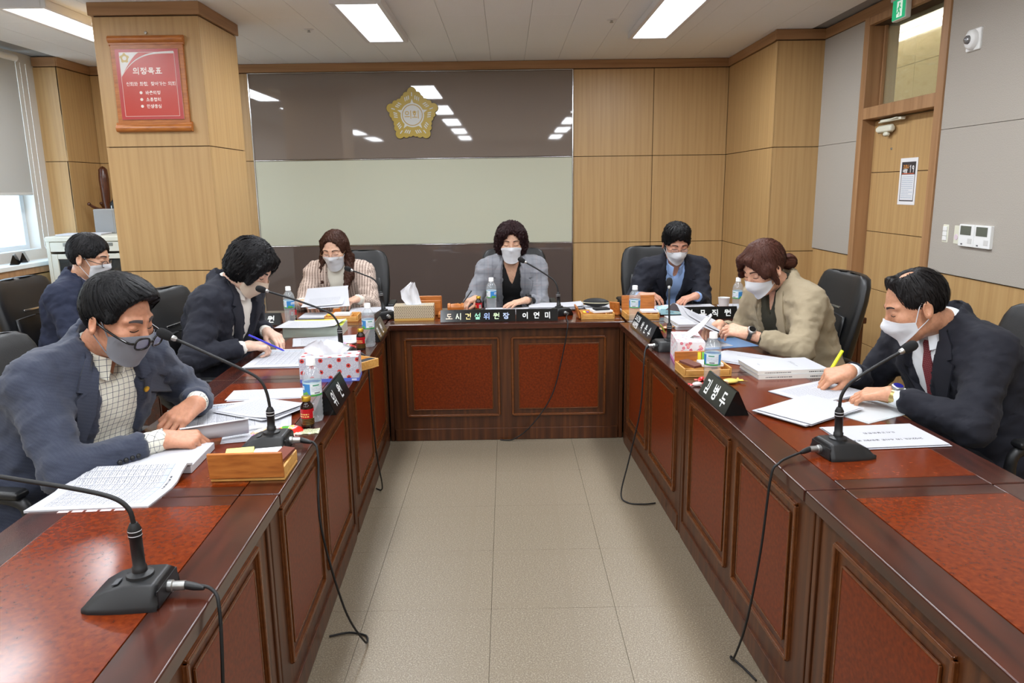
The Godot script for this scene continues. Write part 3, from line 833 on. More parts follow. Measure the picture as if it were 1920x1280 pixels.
# ---------- left side: column with plaque, window, rack, coat stand ----------
func left_side() -> void:
	var cw := setting("column")
	var x0 := -2.475
	var x1 := -1.835
	var z1 := -4.80
	var z0 := -5.44
	put("core", bx(Vector3(x1 - x0 - 0.02, HC, z1 - z0 - 0.02)), M.groove, cw, Vector3((x0 + x1) / 2, HC / 2, (z0 + z1) / 2))
	for r in [[0.0, 0.215], [0.215, 1.0], [1.0, 1.772], [1.772, 2.532]]:
		for s in [0, 1]:
			put("wood_panel", bx(Vector3(x1 - x0, r[1] - r[0] - 0.005, 0.012), 0.001), M.oak, cw, Vector3((x0 + x1) / 2, (r[0] + r[1]) / 2, [z0 + 0.006, z1 - 0.006][s]))
			put("wood_panel", bx(Vector3(0.012, r[1] - r[0] - 0.005, z1 - z0 - 0.001), 0.001), M.oak, cw, Vector3([x0 + 0.006, x1 - 0.006][s], (r[0] + r[1]) / 2, (z0 + z1) / 2))
	var m := MB.new()
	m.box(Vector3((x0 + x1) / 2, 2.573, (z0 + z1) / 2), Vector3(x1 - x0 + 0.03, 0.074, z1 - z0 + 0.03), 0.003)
	put("cornice", m, M.oak_level_shaded, cw)
	# plaque
	var p := thing("wall_plaque", "red printed council motto board mounted on scrolled wooden plaque", "plaque", Vector3(-2.156, 2.14, z1))
	put("wood_board", bx(Vector3(0.44, 0.53, 0.018), 0.003), M.honey, p, Vector3(0, 0, 0.0095))
	for s in [-1.0, 1.0]:
		m = MB.new()
		var ln := 0.462 if s < 0 else 0.45
		var prof := PackedVector2Array([Vector2(0, -0.03), Vector2(0.012, -0.03), Vector2(0.02, -0.024), Vector2(0.02, -0.014), Vector2(0.03, -0.01), Vector2(0.036, 0.004), Vector2(0.033, 0.018), Vector2(0.024, 0.026), Vector2(0, 0.028)])
		for i in prof.size():
			prof[i].y *= s
		m.x = Transform3D(Basis(Vector3(0, 1, 0), -PI / 2) * Basis(), Vector3.ZERO)
		m.x = Transform3D(Basis(Vector3(0, 0, 1), Vector3(0, 1, 0), Vector3(-1, 0, 0)), Vector3(0, s * 0.252, 0.001))
		m.prism(prof, -ln / 2, ln / 2, true)
		put("scroll_moulding", m, M.honey, p)
	var hk := MB.new()
	hk.lathe(PackedVector2Array([Vector2(0, 0.012), Vector2(0.008, 0.01), Vector2(0.01, 0.002), Vector2(0.006, 0)]), 12, Vector3(0.0, 0.296, 0.0), Basis(Vector3(1, 0, 0), PI / 2))
	put("hook", hk, M.chrome, p)
	var im := canvas(1520, 1640, rgb(184, 62, 60))
	var red := rgb(192, 62, 48)
	im.fill_rect(Rect2i(90, 70, 1340, 1500), rgb(226, 208, 196))
	im.fill_rect(Rect2i(100, 80, 1320, 1480), red)
	# white swoosh in the corner
	for x in range(100, 1420):
		var u := (x - 100) / 1320.0
		var y1 := 80.0 + 560.0 * pow(1.0 - minf(1.0, u * 2.3), 1.55)
		if u < 0.36: im.fill_rect(Rect2i(x, 80, 1, int(maxf(0.0, 560.0 * pow(1.0 - u / 0.36, 1.4)))), rgb(226, 224, 220))
		var yc := 118.0 + 520.0 * pow(maxf(0.0, 1.0 - u), 3.6) - 40.0 * u + 25.0 * u * u
		im.fill_rect(Rect2i(x, int(yc - 8.0 - 42.0 * u), 1, int(14.0 + 42.0 * u)), rgb(226, 224, 220))
	disc(im, Vector2(215, 205), 92, rgb(190, 160, 62))
	for k in 5:
		var a := -PI / 2 + TAU * k / 5
		disc(im, Vector2(215, 205) + Vector2(cos(a), sin(a)) * 84, 34, rgb(190, 160, 62))
	disc(im, Vector2(215, 205), 50, rgb(226, 222, 210))
	var cream := rgb(240, 230, 222)
	hangul(im, "의정목표", 395, 430, 150, 22, cream, 1.2)
	hangul(im, "신뢰와 화합, 찾아가는 의회", 195, 760, 88, 11, cream, 1.08)
	for k in 3:
		disc(im, Vector2(530, 1010 + k * 160), 36, cream)
		hangul(im, ["바른의정", "소통협치", "민생중심"][k], 640, 970 + k * 160, 84, 11, cream, 1.12)
	var bd := put("red_board", bx(Vector3(0.38, 0.41, 0.008), 0.0015), mat(rgb(206, 160, 150), 0.5), p, Vector3(0, -0.003, 0.0225))
	bd.set_meta("label", "red motto board")
	var q := MB.new()
	q.quad(Vector3(-0.1885, -0.2035, 0.0044), Vector3(0.1885, -0.2035, 0.0044), Vector3(0.1885, 0.2035, 0.0044), Vector3(-0.1885, 0.2035, 0.0044), Vector3.BACK)
	put("print", q, printed(small(im, 760, 820), 0.3), bd)
	# window wall with one window, pilaster at its far end
	var w := setting("wall_left")
	var wz0 := -6.36
	var wz1 := -3.6
	var wy0 := 1.045
	var wy1 := 2.56
	var plaster := mat(rgb(205, 200, 192), 0.9)
	put("core", bx(Vector3(0.2, HC + 0.1, wz0 + 7.3)), plaster, w, Vector3(XL - 0.1, HC / 2, (wz0 - 7.3) / 2))
	put("core", bx(Vector3(0.2, HC + 0.1, ZF - wz1 + 0.2)), plaster, w, Vector3(XL - 0.1, HC / 2, (ZF + wz1) / 2))
	put("core", bx(Vector3(0.2, wy0, wz1 - wz0)), plaster, w, Vector3(XL - 0.1, wy0 / 2, (wz0 + wz1) / 2))
	put("core", bx(Vector3(0.2, 0.2, wz1 - wz0)), plaster, w, Vector3(XL - 0.1, wy1 + 0.1, (wz0 + wz1) / 2))
	put("core", bx(Vector3(0.2, HC, 0.55)), M.groove, w, Vector3(-3.742 - 0.1, HC / 2, -6.59 - 0.275))
	for r in [[0.09, 0.975], [0.975, 1.765], [1.765, 2.532]]:
		put("wood_panel", bx(Vector3(0.2, r[1] - r[0] - 0.005, 0.012), 0.001), M.oak, w, Vector3(-3.832, (r[0] + r[1]) / 2, -6.584))
		put("wood_panel", bx(Vector3(0.012, r[1] - r[0] - 0.005, 0.52), 0.001), M.oak, w, Vector3(-3.736, (r[0] + r[1]) / 2, -6.838))
	put("cornice", bx(Vector3(0.2, 0.072, 0.03), 0.002), M.oak_level_shaded, w, Vector3(-3.826, 2.572, -6.575))
	put("cornice", bx(Vector3(0.03, 0.072, 0.53), 0.002), M.oak_level_shaded, w, Vector3(-3.729, 2.572, -6.83))
	# sill cabinet run
	for k in 6:
		put("sill_panel", bx(Vector3(0.016, 0.86, 0.598), 0.002), M.oak, w, Vector3(-3.758, 0.44, -6.24 + k * 0.6))
	put("sill_rail", bx(Vector3(0.05, 0.05, 3.6), 0.003), M.oak_dark, w, Vector3(-3.765, 0.905, -4.76))
	put("sill_board", bx(Vector3(0.42, 0.035, 3.62), 0.004), mat(rgb(226, 228, 226), 0.35), w, Vector3(-3.94, 0.948, -4.76))
	put("sill_upstand", bx(Vector3(0.05, 0.085, 2.78), 0.004), mat(rgb(215, 222, 226), 0.4), w, Vector3(XL - 0.03, 1.008, (wz0 + wz1) / 2))
	var wn := setting("window_1")
	var alu := mat(rgb(214, 222, 228), 0.35)
	for z in [wz0 + 0.025, (wz0 + wz1) / 2, wz1 - 0.025]:
		put("frame_post", bx(Vector3(0.06, wy1 - wy0, 0.05), 0.004), alu, wn, Vector3(XL - 0.12, (wy0 + wy1) / 2, z))
	for y in [wy0 + 0.02, wy1 - 0.02]:
		put("frame_rail", bx(Vector3(0.06, 0.04, wz1 - wz0 - 0.05), 0.004), alu, wn, Vector3(XL - 0.12, y, (wz0 + wz1) / 2))
	var pane := mat(Color(0.9, 0.97, 1.0, 0.12), 0.03)
	pane.transparency = BaseMaterial3D.TRANSPARENCY_ALPHA
	for k in 2:
		put("pane", bx(Vector3(0.006, wy1 - wy0 - 0.08, 1.31)), pane, wn, Vector3(XL - 0.12, (wy0 + wy1) / 2, wz0 + 0.705 + k * 1.35))
	# roller blind, half down
	var b := thing("roller_blind", "grey fabric roller blind half lowered over the window", "blind", Vector3(XL + 0.05, 0, 0))
	var bl := mat(rgb(176, 176, 172), 0.9)
	bl.backlight_enabled = true
	bl.backlight = Color(0.1, 0.1, 0.1)
	put("fabric", bx(Vector3(0.003, 1.04, 2.66)), bl, b, Vector3(0, 2.02, -4.94))
	put("hem_bar", bx(Vector3(0.012, 0.022, 2.66), 0.004), mat(rgb(200, 200, 196), 0.5), b, Vector3(0, 1.5, -4.94))
	m = MB.new()
	m.tube(PackedVector3Array([Vector3(0, 2.555, -6.28), Vector3(0, 2.555, -3.6)]), PackedFloat32Array([0.028]), 14)
	put("roller", m, M.plastic_white, b)
	m = MB.new()
	var loop := []
	for k in 40:
		loop.append(Vector3(0.02, 2.52 - 1.43 * k / 39.0, -6.3))
	for k in range(1, 8):
		loop.append(Vector3(0.02 + 0.0, 1.09 - 0.05 * sin(PI * k / 8.0), -6.3 + 0.0 - 0.035 + 0.035 * cos(PI * k / 8.0)))
	for k in 40:
		loop.append(Vector3(0.02, 1.09 + 1.43 * k / 39.0, -6.37))
	m.tube(PackedVector3Array(loop), PackedFloat32Array([0.0014]), 5)
	for k in range(0, loop.size(), 1):
		m.ball(loop[k], Vector3.ONE * 0.0036, 6)
	put("bead_chain", m, M.plastic_white, b)
	# nameplates left on the sill
	for k in 2:
		var np := thing("spare_nameplate", "black desk nameplate left on the window sill", "nameplate", Vector3(-3.88 + 0.06 * k, 0.966, -6.04 + 0.21 * k), 0.5 + PI / 2, "spare nameplates on the sill")
		nameplate_body(np, 0.19, 0.075, 0.06)
	rack()
	coat_stand()

func rack() -> void:
	var r := thing("server_rack", "cream steel server rack with dark glass door beside the window", "server rack", Vector3(-3.2, 0, -5.92))
	var cream := mat(rgb(200, 198, 184), 0.45)
	var w := 0.84
	var d := 0.6
	put("side", bx(Vector3(0.03, 1.14, d), 0.004), cream, r, Vector3(-w / 2 + 0.015, 0.57, -d / 2))
	put("side", bx(Vector3(0.03, 1.14, d), 0.004), cream, r, Vector3(w / 2 - 0.015, 0.57, -d / 2))
	put("back", bx(Vector3(w, 1.14, 0.02)), cream, r, Vector3(0, 0.57, -d + 0.01))
	put("top", bx(Vector3(w + 0.01, 0.045, d + 0.01), 0.01), cream, r, Vector3(0, 1.145, -d / 2))
	put("bottom", bx(Vector3(w, 0.06, d)), cream, r, Vector3(0, 0.03, -d / 2))
	put("front_head", bx(Vector3(w - 0.06, 0.075, 0.02), 0.003), cream, r, Vector3(0, 1.085, -0.01))
	for k in 5:
		for j in 3:
			put("vent_slot", bx(Vector3(0.05, 0.004, 0.004)), M.black, r, Vector3(-0.26 + k * 0.085, 1.112 - j * 0.009, 0.001))
	put("brand_mark", bx(Vector3(0.06, 0.014, 0.002)), mat(rgb(120, 120, 130), 0.4), r, Vector3(-0.22, 1.062, 0.001))
	var dr := put("door_frame", bx(Vector3(0.05, 0.95, 0.02), 0.003), cream, r, Vector3(-w / 2 + 0.055, 0.555, -0.012))
	put("door_frame", bx(Vector3(0.05, 0.95, 0.02), 0.003), cream, r, Vector3(w / 2 - 0.055, 0.555, -0.012))
	put("door_frame", bx(Vector3(w - 0.16, 0.04, 0.02), 0.003), cream, r, Vector3(0, 1.01, -0.012))
	var dg := mat(Color(0.2, 0.25, 0.27, 0.35), 0.05)
	dg.transparency = BaseMaterial3D.TRANSPARENCY_ALPHA
	put("door_glass", bx(Vector3(w - 0.16, 0.9, 0.005)), dg, r, Vector3(0, 0.54, -0.014))
	for s in [-1, 1]:
		put("rail", bx(Vector3(0.025, 0.95, 0.02)), M.steel, r, Vector3(s * 0.27, 0.55, -0.06))
	for k in 7:
		var u := put("rack_unit", bx(Vector3(0.5, 0.085, 0.3), 0.003), M.black if k != 3 else mat(rgb(60, 66, 70), 0.4), r, Vector3(0, 0.95 - k * 0.105, -0.21))
		put("unit_lamp", bx(Vector3(0.05, 0.012, 0.004)), mat(rgb(120, 140, 150), 0.3), u, Vector3(-0.12 + 0.05 * (k % 4), 0.01, 0.151))
	var pf := put("paper_pile", bx(Vector3(0.34, 0.012, 0.24), 0.002), M.paper, null, Vector3(-3.42, 1.1745, -6.12), Vector3(0, 0.15, 0))
	tag(pf, "loose white papers lying on top of the cream rack", "papers")
	var sp := thing("rack_speaker", "small grey loudspeaker standing on the cream rack", "speaker", Vector3(-3.33, 1.168, -6.36))
	put("cabinet", bx(Vector3(0.17, 0.2, 0.16), 0.006), mat(rgb(150, 150, 148), 0.7), sp, Vector3(0, 0.1, 0))
	put("grille", bx(Vector3(0.155, 0.185, 0.006), 0.002), bump(mat(rgb(138, 138, 138), 0.9), 9, 0.4, 0.5), sp, Vector3(0, 0.1, 0.082))

func coat_stand() -> void:
	var c := thing("coat_stand", "dark turned wooden coat stand behind the column", "coat stand", Vector3(-3.555, 0, -6.78))
	var dark := grain(ramp_tex(33, 0.02, [[0.0, rgb(60, 28, 14)], [1.0, rgb(96, 50, 26)]]), Vector3(6, 1, 6), 0.3, false)
	var m := MB.new()
	m.lathe(PackedVector2Array([Vector2(0.03, 0.2), Vector2(0.022, 0.3), Vector2(0.022, 1.3), Vector2(0.03, 1.33), Vector2(0.02, 1.36), Vector2(0.034, 1.42), Vector2(0.038, 1.5), Vector2(0.042, 1.62), Vector2(0.036, 1.7), Vector2(0.02, 1.72), Vector2(0.0, 1.73)]), 16)
	put("post", m, dark, c)
	for k in 4:
		var a := TAU * k / 4 + PI / 4
		var dv := Vector3(cos(a), 0, sin(a))
		m = MB.new()
		m.tube(arc([dv * 0.02 + Vector3(0, 1.36, 0), dv * 0.07 + Vector3(0, 1.36, 0), dv * 0.12 + Vector3(0, 1.385, 0), dv * 0.138 + Vector3(0, 1.4, 0)], 4), PackedFloat32Array([0.011]), 8)
		m.ball(dv * 0.143 + Vector3(0, 1.405, 0), Vector3.ONE * 0.016, 10)
		put("hook_arm", m, dark, c)
		m = MB.new()
		m.tube(arc([dv * 0.01 + Vector3(0, 0.25, 0), dv * 0.09 + Vector3(0, 0.14, 0), dv * 0.14 + Vector3(0, 0.019, 0)], 5), PackedFloat32Array([0.018]), 8)
		put("foot", m, dark, c)
	var b := thing("hanging_bag", "black zipped bag hanging from the coat stand", "bag", Vector3(-3.40, 1.10, -6.66))
	var g := MB.new()
	g.box(Vector3(0, 0.17, 0), Vector3(0.13, 0.36, 0.09), 0.04)
	put("body", g, M.rubber, b)
	put("zip", bx(Vector3(0.006, 0.22, 0.004)), M.steel, b, Vector3(-0.03, 0.18, 0.046))
	g = MB.new()
	g.tube(arc([Vector3(-0.03, 0.34, 0), Vector3(-0.02, 0.38, -0.01), Vector3(0.02, 0.38, -0.01), Vector3(0.03, 0.34, 0)], 5), PackedFloat32Array([0.007]), 6)
	put("strap", g, M.rubber, b)

# ---------- desks ----------
# A module: x along its length, z towards the sitters, the panelled front at z = 0 faces the aisle
func desk(called_label: String, at: Vector3, turn: float, ln: float, group: String, along_x := false) -> Node3D:
	var t := thing("conference_desk", called_label, "desk", at, turn, group)
	var mah: Material = M.mahogany_x if along_x else M.mahogany
	var dp := 0.60
	var ft := 0.035          # the top stands out over the front
	# top: four border boards round a burl field
	var bw := 0.105
	var be := 0.06
	var m := MB.new()
	m.box(Vector3(0, T - 0.018, -ft + bw / 2), Vector3(ln, 0.036, bw), 0.004)
	put("top_border", m, mah, t)
	m = MB.new()
	m.box(Vector3(0, T - 0.018, -ft + dp - bw / 2), Vector3(ln, 0.036, bw), 0.004)
	put("top_border", m, mah, t)
	for s in [-1.0, 1.0]:
		m = MB.new()
		m.box(Vector3(s * (ln / 2 - be / 2), T - 0.018, -ft + dp / 2), Vector3(be, 0.036, dp - bw * 2), 0.003)
		put("top_border", m, M.mahogany_x if not along_x else M.mahogany, t)
	put("top_field", bx(Vector3(ln - be * 2 + 0.001, 0.0355, dp - bw * 2 + 0.001)), M.burl, t, Vector3(0, T - 0.0179, -ft + dp / 2))
	# front
	put("front_board", bx(Vector3(ln - 0.05, T - 0.04, 0.022), 0.002), M.walnut, t, Vector3(0, (T - 0.036) / 2 + 0.001, 0.014))
	put("plinth", bx(Vector3(ln - 0.06, 0.075, 0.016), 0.003), M.walnut, t, Vector3(0, 0.038, 0.002))
	for s in [-1.0, 1.0]:
		put("corner_post", bx(Vector3(0.022, T - 0.037, 0.03), 0.003), M.walnut, t, Vector3(s * (ln / 2 - 0.013), (T - 0.037) / 2 + 0.0005, 0.012))
		put("side_board", bx(Vector3(0.022, T - 0.037, dp - 0.1), 0.002), M.walnut, t, Vector3(s * (ln / 2 - 0.02), (T - 0.037) / 2 + 0.0005, 0.28))
	put("apron", bx(Vector3(ln - 0.08, 0.06, 0.02), 0.002), M.walnut, t, Vector3(0, T - 0.07, 0.5))
	# two framed panels with burl fields
	var pw := (ln - 0.05 - 0.07 - 0.16) / 2.0
	var y0 := 0.15
	var y1 := 0.632
	for s in [-1.0, 1.0]:
		var cx: float = s * (pw / 2 + 0.035)
		var p := put("burl_panel", bx(Vector3(pw - 0.09, y1 - y0 - 0.09, 0.01), 0.004), M.burl_panel, t, Vector3(cx, (y0 + y1) / 2, 0.002))
		var fr := MB.new()
		var hw := pw / 2 - 0.006
		var hh := (y1 - y0) / 2 - 0.006
		for q in [[Vector3(-hw, -hh, 0), Vector3(hw, -hh, 0)], [Vector3(-hw, hh, 0), Vector3(hw, hh, 0)], [Vector3(-hw, -hh, 0), Vector3(-hw, hh, 0)], [Vector3(hw, -hh, 0), Vector3(hw, hh, 0)]]:
			fr.tube(PackedVector3Array(q), PackedFloat32Array([0.008]), 8)
			fr.bar(q[0] + Vector3(0, 0, 0.002), q[1] + Vector3(0, 0, 0.002), 0.024, 0.014, 0.003)
		put("moulding", fr, M.moulding, p, Vector3(0, 0, 0))
		fr = MB.new()
		hw = (pw - 0.09) / 2 + 0.001
		hh = (y1 - y0 - 0.09) / 2 + 0.001
		for q in [[Vector3(-hw, -hh, 0), Vector3(hw, -hh, 0)], [Vector3(-hw, hh, 0), Vector3(hw, hh, 0)], [Vector3(-hw, -hh, 0), Vector3(-hw, hh, 0)], [Vector3(hw, -hh, 0), Vector3(hw, hh, 0)]]:
			fr.bar(q[0] + Vector3(0, 0, -0.003), q[1] + Vector3(0, 0, -0.003), 0.006, 0.006, 0.0015)
		put("inner_bead", fr, M.moulding, p)
	return t

func desks() -> void:
	# front row: panelled side towards the camera; local z of the desk points to the sitters (-z in the room)
	desk("mahogany desk with two burl panels closing the end of the aisle", Vector3(-0.02, 0, -4.31), PI, 1.40, "", true)
	desk("mahogany desk behind the nameplate, seat of the woman in tweed jacket", Vector3(-1.262, 0, -4.31), PI, 1.07, "", true)
	desk("mahogany desk behind the nameplate, seat of the man in light blue shirt", Vector3(1.392, 0, -4.31), PI, 1.40, "", true)
	var ll := 1.222
	# left row, base line from (-0.716, -4.30) leaning 2 degrees
	var dl := Vector3(0.0352, 0, 1).normalized()
	var names_l := ["mahogany side desk under the tall paper stack and flowered tissue box", "mahogany side desk of the man in blue-grey jacket and glasses", "empty mahogany side desk holding only one gooseneck microphone"]
	for k in 3:
		var c := Vector3(-0.722, 0, -4.272) + dl * (ll * (k + 0.5) + 0.004 * k)
		desk(names_l[k], c, -PI / 2 + atan2(dl.x, dl.z), ll, "")
	var dr := Vector3(0.0455, 0, 1).normalized()
	var names_r := ["mahogany side desk of the woman in beige jacket", "mahogany side desk of the man in dark suit with red tie", "bare mahogany side desk with nothing on it"]
	for k in 3:
		var c := Vector3(0.676, 0, -4.272) + dr * (ll * (k + 0.5) + 0.004 * k + 0.03)
		desk(names_r[k], c, PI / 2 + atan2(dr.x, dr.z), ll, "")
	# small desk of the man by the column
	var t := thing("clerk_desk", "small dark red wooden desk in front of the man by the column", "desk", Vector3(-2.04, 0, -4.29))
	put("top", bx(Vector3(0.42, 0.034, 0.9), 0.004), M.mahogany, t, Vector3(0, T - 0.017, 0))
	put("front_board", bx(Vector3(0.02, T - 0.036, 0.86), 0.002), M.mahogany, t, Vector3(0.17, (T - 0.036) / 2 + 0.0005, 0))
	for s in [-1.0, 1.0]:
		put("side_board", bx(Vector3(0.36, T - 0.036, 0.02), 0.002), M.mahogany, t, Vector3(-0.01, (T - 0.036) / 2 + 0.0005, s * 0.425))

# ---------- distance fields meshed as surface nets (people, garments, hair, cushions) ----------
class Field:
	var o: Vector3
	var h: float
	var nx: int
	var ny: int
	var nz: int
	var d := PackedFloat32Array()
	var rows := PackedByteArray()
	func _init(lo: Vector3, hi: Vector3, cell: float) -> void:
		o = lo
		h = cell
		nx = int((hi.x - lo.x) / h) + 2
		ny = int((hi.y - lo.y) / h) + 2
		nz = int((hi.z - lo.z) / h) + 2
		d.resize(nx * ny * nz)
		d.fill(0.05)
		rows.resize(ny * nz)
	func cap(a: Vector3, b: Vector3, ra: float, rb: float, k: float, sub := false) -> void:
		var m := maxf(ra, rb) + k * 0.6 + h * 2.5
		var lo := (a.min(b) - Vector3(m, m, m) - o) / h
		var hi := (a.max(b) + Vector3(m, m, m) - o) / h
		var i0 := clampi(int(lo.x), 0, nx - 1)
		var i1 := clampi(int(hi.x) + 1, 0, nx - 1)
		var ab := b - a
		var inv := 1.0 / maxf(ab.length_squared(), 1e-9)
		var dr := rb - ra
		var ik := 1.0 / maxf(k, 1e-5)
		for z in range(clampi(int(lo.z), 0, nz - 1), clampi(int(hi.z) + 1, 0, nz - 1) + 1):
			for y in range(clampi(int(lo.y), 0, ny - 1), clampi(int(hi.y) + 1, 0, ny - 1) + 1):
				var idx := (z * ny + y) * nx + i0
				rows[z * ny + y] = 1
				var p := Vector3(o.x + i0 * h, o.y + y * h, o.z + z * h) - a
				for x in range(i0, i1 + 1):
					var t := clampf(p.dot(ab) * inv, 0.0, 1.0)
					var v := (p - ab * t).length() - ra - dr * t
					var w := d[idx]
					if sub:
						v = -v
						var e := maxf(k - absf(w - v), 0.0) * ik
						d[idx] = maxf(w, v) + e * e * k * 0.25
					else:
						var e := maxf(k - absf(w - v), 0.0) * ik
						d[idx] = minf(w, v) - e * e * k * 0.25
					p.x += h
					idx += 1
	func ell(c: Vector3, r: Vector3, k: float, sub := false, b := Basis()) -> void:
		var m := maxf(r.x, maxf(r.y, r.z)) + k * 0.6 + h * 2.5
		var lo := (c - Vector3(m, m, m) - o) / h
		var hi := (c + Vector3(m, m, m) - o) / h
		var i0 := clampi(int(lo.x), 0, nx - 1)
		var i1 := clampi(int(hi.x) + 1, 0, nx - 1)
		var bt := b.transposed()
		var ik := 1.0 / maxf(k, 1e-5)
		var r1 := Vector3.ONE / r
		for z in range(clampi(int(lo.z), 0, nz - 1), clampi(int(hi.z) + 1, 0, nz - 1) + 1):
			for y in range(clampi(int(lo.y), 0, ny - 1), clampi(int(hi.y) + 1, 0, ny - 1) + 1):
				var idx := (z * ny + y) * nx + i0
				rows[z * ny + y] = 1
				var p := bt * (Vector3(o.x + i0 * h, o.y + y * h, o.z + z * h) - c)
				var step := bt.x * h
				for x in range(i0, i1 + 1):
					var q := p * r1
					var k0 := q.length()
					var v := k0 * (k0 - 1.0) / maxf((q * r1).length(), 1e-4)
					var w := d[idx]
					if sub:
						v = -v
						var e := maxf(k - absf(w - v), 0.0) * ik
						d[idx] = maxf(w, v) + e * e * k * 0.25
					else:
						var e := maxf(k - absf(w - v), 0.0) * ik
						d[idx] = minf(w, v) - e * e * k * 0.25
					p += step
					idx += 1
	func cut(c: Vector3, n: Vector3, reach: float) -> void:   # take away what lies past the plane, within reach of c
		var lo := (c - Vector3(reach, reach, reach) - o) / h
		var hi := (c + Vector3(reach, reach, reach) - o) / h
		for z in range(clampi(int(lo.z), 0, nz - 1), clampi(int(hi.z) + 1, 0, nz - 1) + 1):
			for y in range(clampi(int(lo.y), 0, ny - 1), clampi(int(hi.y) + 1, 0, ny - 1) + 1):
				for x in range(clampi(int(lo.x), 0, nx - 1), clampi(int(hi.x) + 1, 0, nx - 1) + 1):
					var idx := (z * ny + y) * nx + x
					d[idx] = maxf(d[idx], (Vector3(o.x + x * h, o.y + y * h, o.z + z * h) - c).dot(n))
	# open a front: frame b (left, up, front) at c; stops are (up, half width), only in front of z0
	func open_front(c: Vector3, b: Basis, stops: Array, z0: float) -> void:
		var bt := b.transposed()
		var st := bt.x * h
		for z in nz:
			for y in ny:
				if rows[z * ny + y] == 0: continue
				var idx := z * ny * nx + y * nx
				var p := bt * (Vector3(o.x, o.y + y * h, o.z + z * h) - c)
				for x in nx:
					if d[idx] < 0.04 and p.z > z0 - 0.03 and p.y < stops[0][0] + 0.03 and p.y > stops[-1][0] - 0.03:
						var w: float = stops[0][1]
						for i in stops.size() - 1:
							if p.y <= stops[i][0] and p.y > stops[i + 1][0]:
								w = lerpf(stops[i][1], stops[i + 1][1], (stops[i][0] - p.y) / (stops[i][0] - stops[i + 1][0]))
						if p.y <= stops[-1][0]: w = stops[-1][1] - (stops[-1][0] - p.y)
						var inside := minf(minf(w - absf(p.x), p.z - z0), stops[0][0] - p.y)
						d[idx] = maxf(d[idx], inside)
					p += st
					idx += 1
	func at(p: Vector3) -> float:
		var q := (p - o) / h
		var x := int(q.x)
		var y := int(q.y)
		var z := int(q.z)
		if q.x < 0 or q.y < 0 or q.z < 0 or x >= nx - 1 or y >= ny - 1 or z >= nz - 1:
			return 0.05
		q -= Vector3(x, y, z)
		var i := (z * ny + y) * nx + x
		var s := nx * ny
		return lerpf(lerpf(lerpf(d[i], d[i + 1], q.x), lerpf(d[i + nx], d[i + nx + 1], q.x), q.y), lerpf(lerpf(d[i + s], d[i + s + 1], q.x), lerpf(d[i + s + nx], d[i + s + nx + 1], q.x), q.y), q.z)
	func hit(a: Vector3, dir: Vector3, most: float) -> float:
		var t := 0.0
		while t < most:
			var v := at(a + dir * t)
			if v < 0.0003: return t
			t += clampf(v * 0.8, 0.0012, 0.012)
		return -1.0
	func net() -> Dictionary:
		var vs := PackedVector3Array()
		var ns := PackedVector3Array()
		var ix := PackedInt32Array()
		var id := PackedInt32Array()
		id.resize(d.size())
		var sy := nx
		var sz := nx * ny
		var off := PackedInt32Array([0, 1, sy, sy + 1, sz, sz + 1, sz + sy, sz + sy + 1])
		var ea := PackedInt32Array([0, 2, 4, 6, 0, 1, 4, 5, 0, 1, 2, 3])
		var eb := PackedInt32Array([1, 3, 5, 7, 2, 3, 6, 7, 4, 5, 6, 7])
		var cp := PackedVector3Array()
		for c in 8: cp.append(Vector3(c & 1, (c >> 1) & 1, c >> 2))
		var near := h * 3.0
		var f := PackedFloat32Array()
		f.resize(8)
		for z in nz - 1:
			for y in ny - 1:
				if rows[z * ny + y] == 0 and rows[z * ny + y + 1] == 0: continue
				var i := z * sz + y * sy - 1
				for x in nx - 1:
					i += 1
					if absf(d[i]) > near: continue
					var mask := 0
					for c in 8:
						var val := d[i + off[c]]
						f[c] = val
						if val < 0.0: mask |= 1 << c
					if mask == 0 or mask == 255: continue
					var sum := Vector3.ZERO
					var cnt := 0
					for e in 12:
						var a := ea[e]
						var b := eb[e]
						if (f[a] < 0.0) != (f[b] < 0.0):
							sum += cp[a].lerp(cp[b], f[a] / (f[a] - f[b]))
							cnt += 1
					id[i] = vs.size()
					vs.append(o + (Vector3(x, y, z) + sum / cnt) * h)
					ns.append(Vector3(f[1] + f[3] + f[5] + f[7] - f[0] - f[2] - f[4] - f[6], f[2] + f[3] + f[6] + f[7] - f[0] - f[1] - f[4] - f[5], f[4] + f[5] + f[6] + f[7] - f[0] - f[1] - f[2] - f[3]).normalized())
					if x == 0 or y == 0 or z == 0: continue
					var s0 := f[0] < 0.0
					for ax in 3:
						var other := [1, 2, 4][ax] as int
						if s0 == (f[other] < 0.0): continue
						var u := [sy, sz, 1][ax] as int
						var w := [sz, 1, sy][ax] as int
						var q0 := id[i]
						var q1 := id[i - u]
						var q2 := id[i - u - w]
						var q3 := id[i - w]
						if s0: ix.append_array(PackedInt32Array([q0, q2, q1, q0, q3, q2]))
						else: ix.append_array(PackedInt32Array([q0, q1, q2, q0, q2, q3]))
		return {"v": vs, "n": ns, "i": ix}

func renormal(g: Dictionary) -> void:
	var vs: PackedVector3Array = g.v
	var ns := PackedVector3Array()
	ns.resize(vs.size())
	var ix: PackedInt32Array = g.i
	for k in range(0, ix.size(), 3):
		var c := (vs[ix[k + 2]] - vs[ix[k]]).cross(vs[ix[k + 1]] - vs[ix[k]])
		ns[ix[k]] += c
		ns[ix[k + 1]] += c
		ns[ix[k + 2]] += c
	for k in ns.size():
		ns[k] = ns[k].normalized()
		if ns[k].dot(g.n[k]) < 0.0: ns[k] = -ns[k]
	g.n = ns

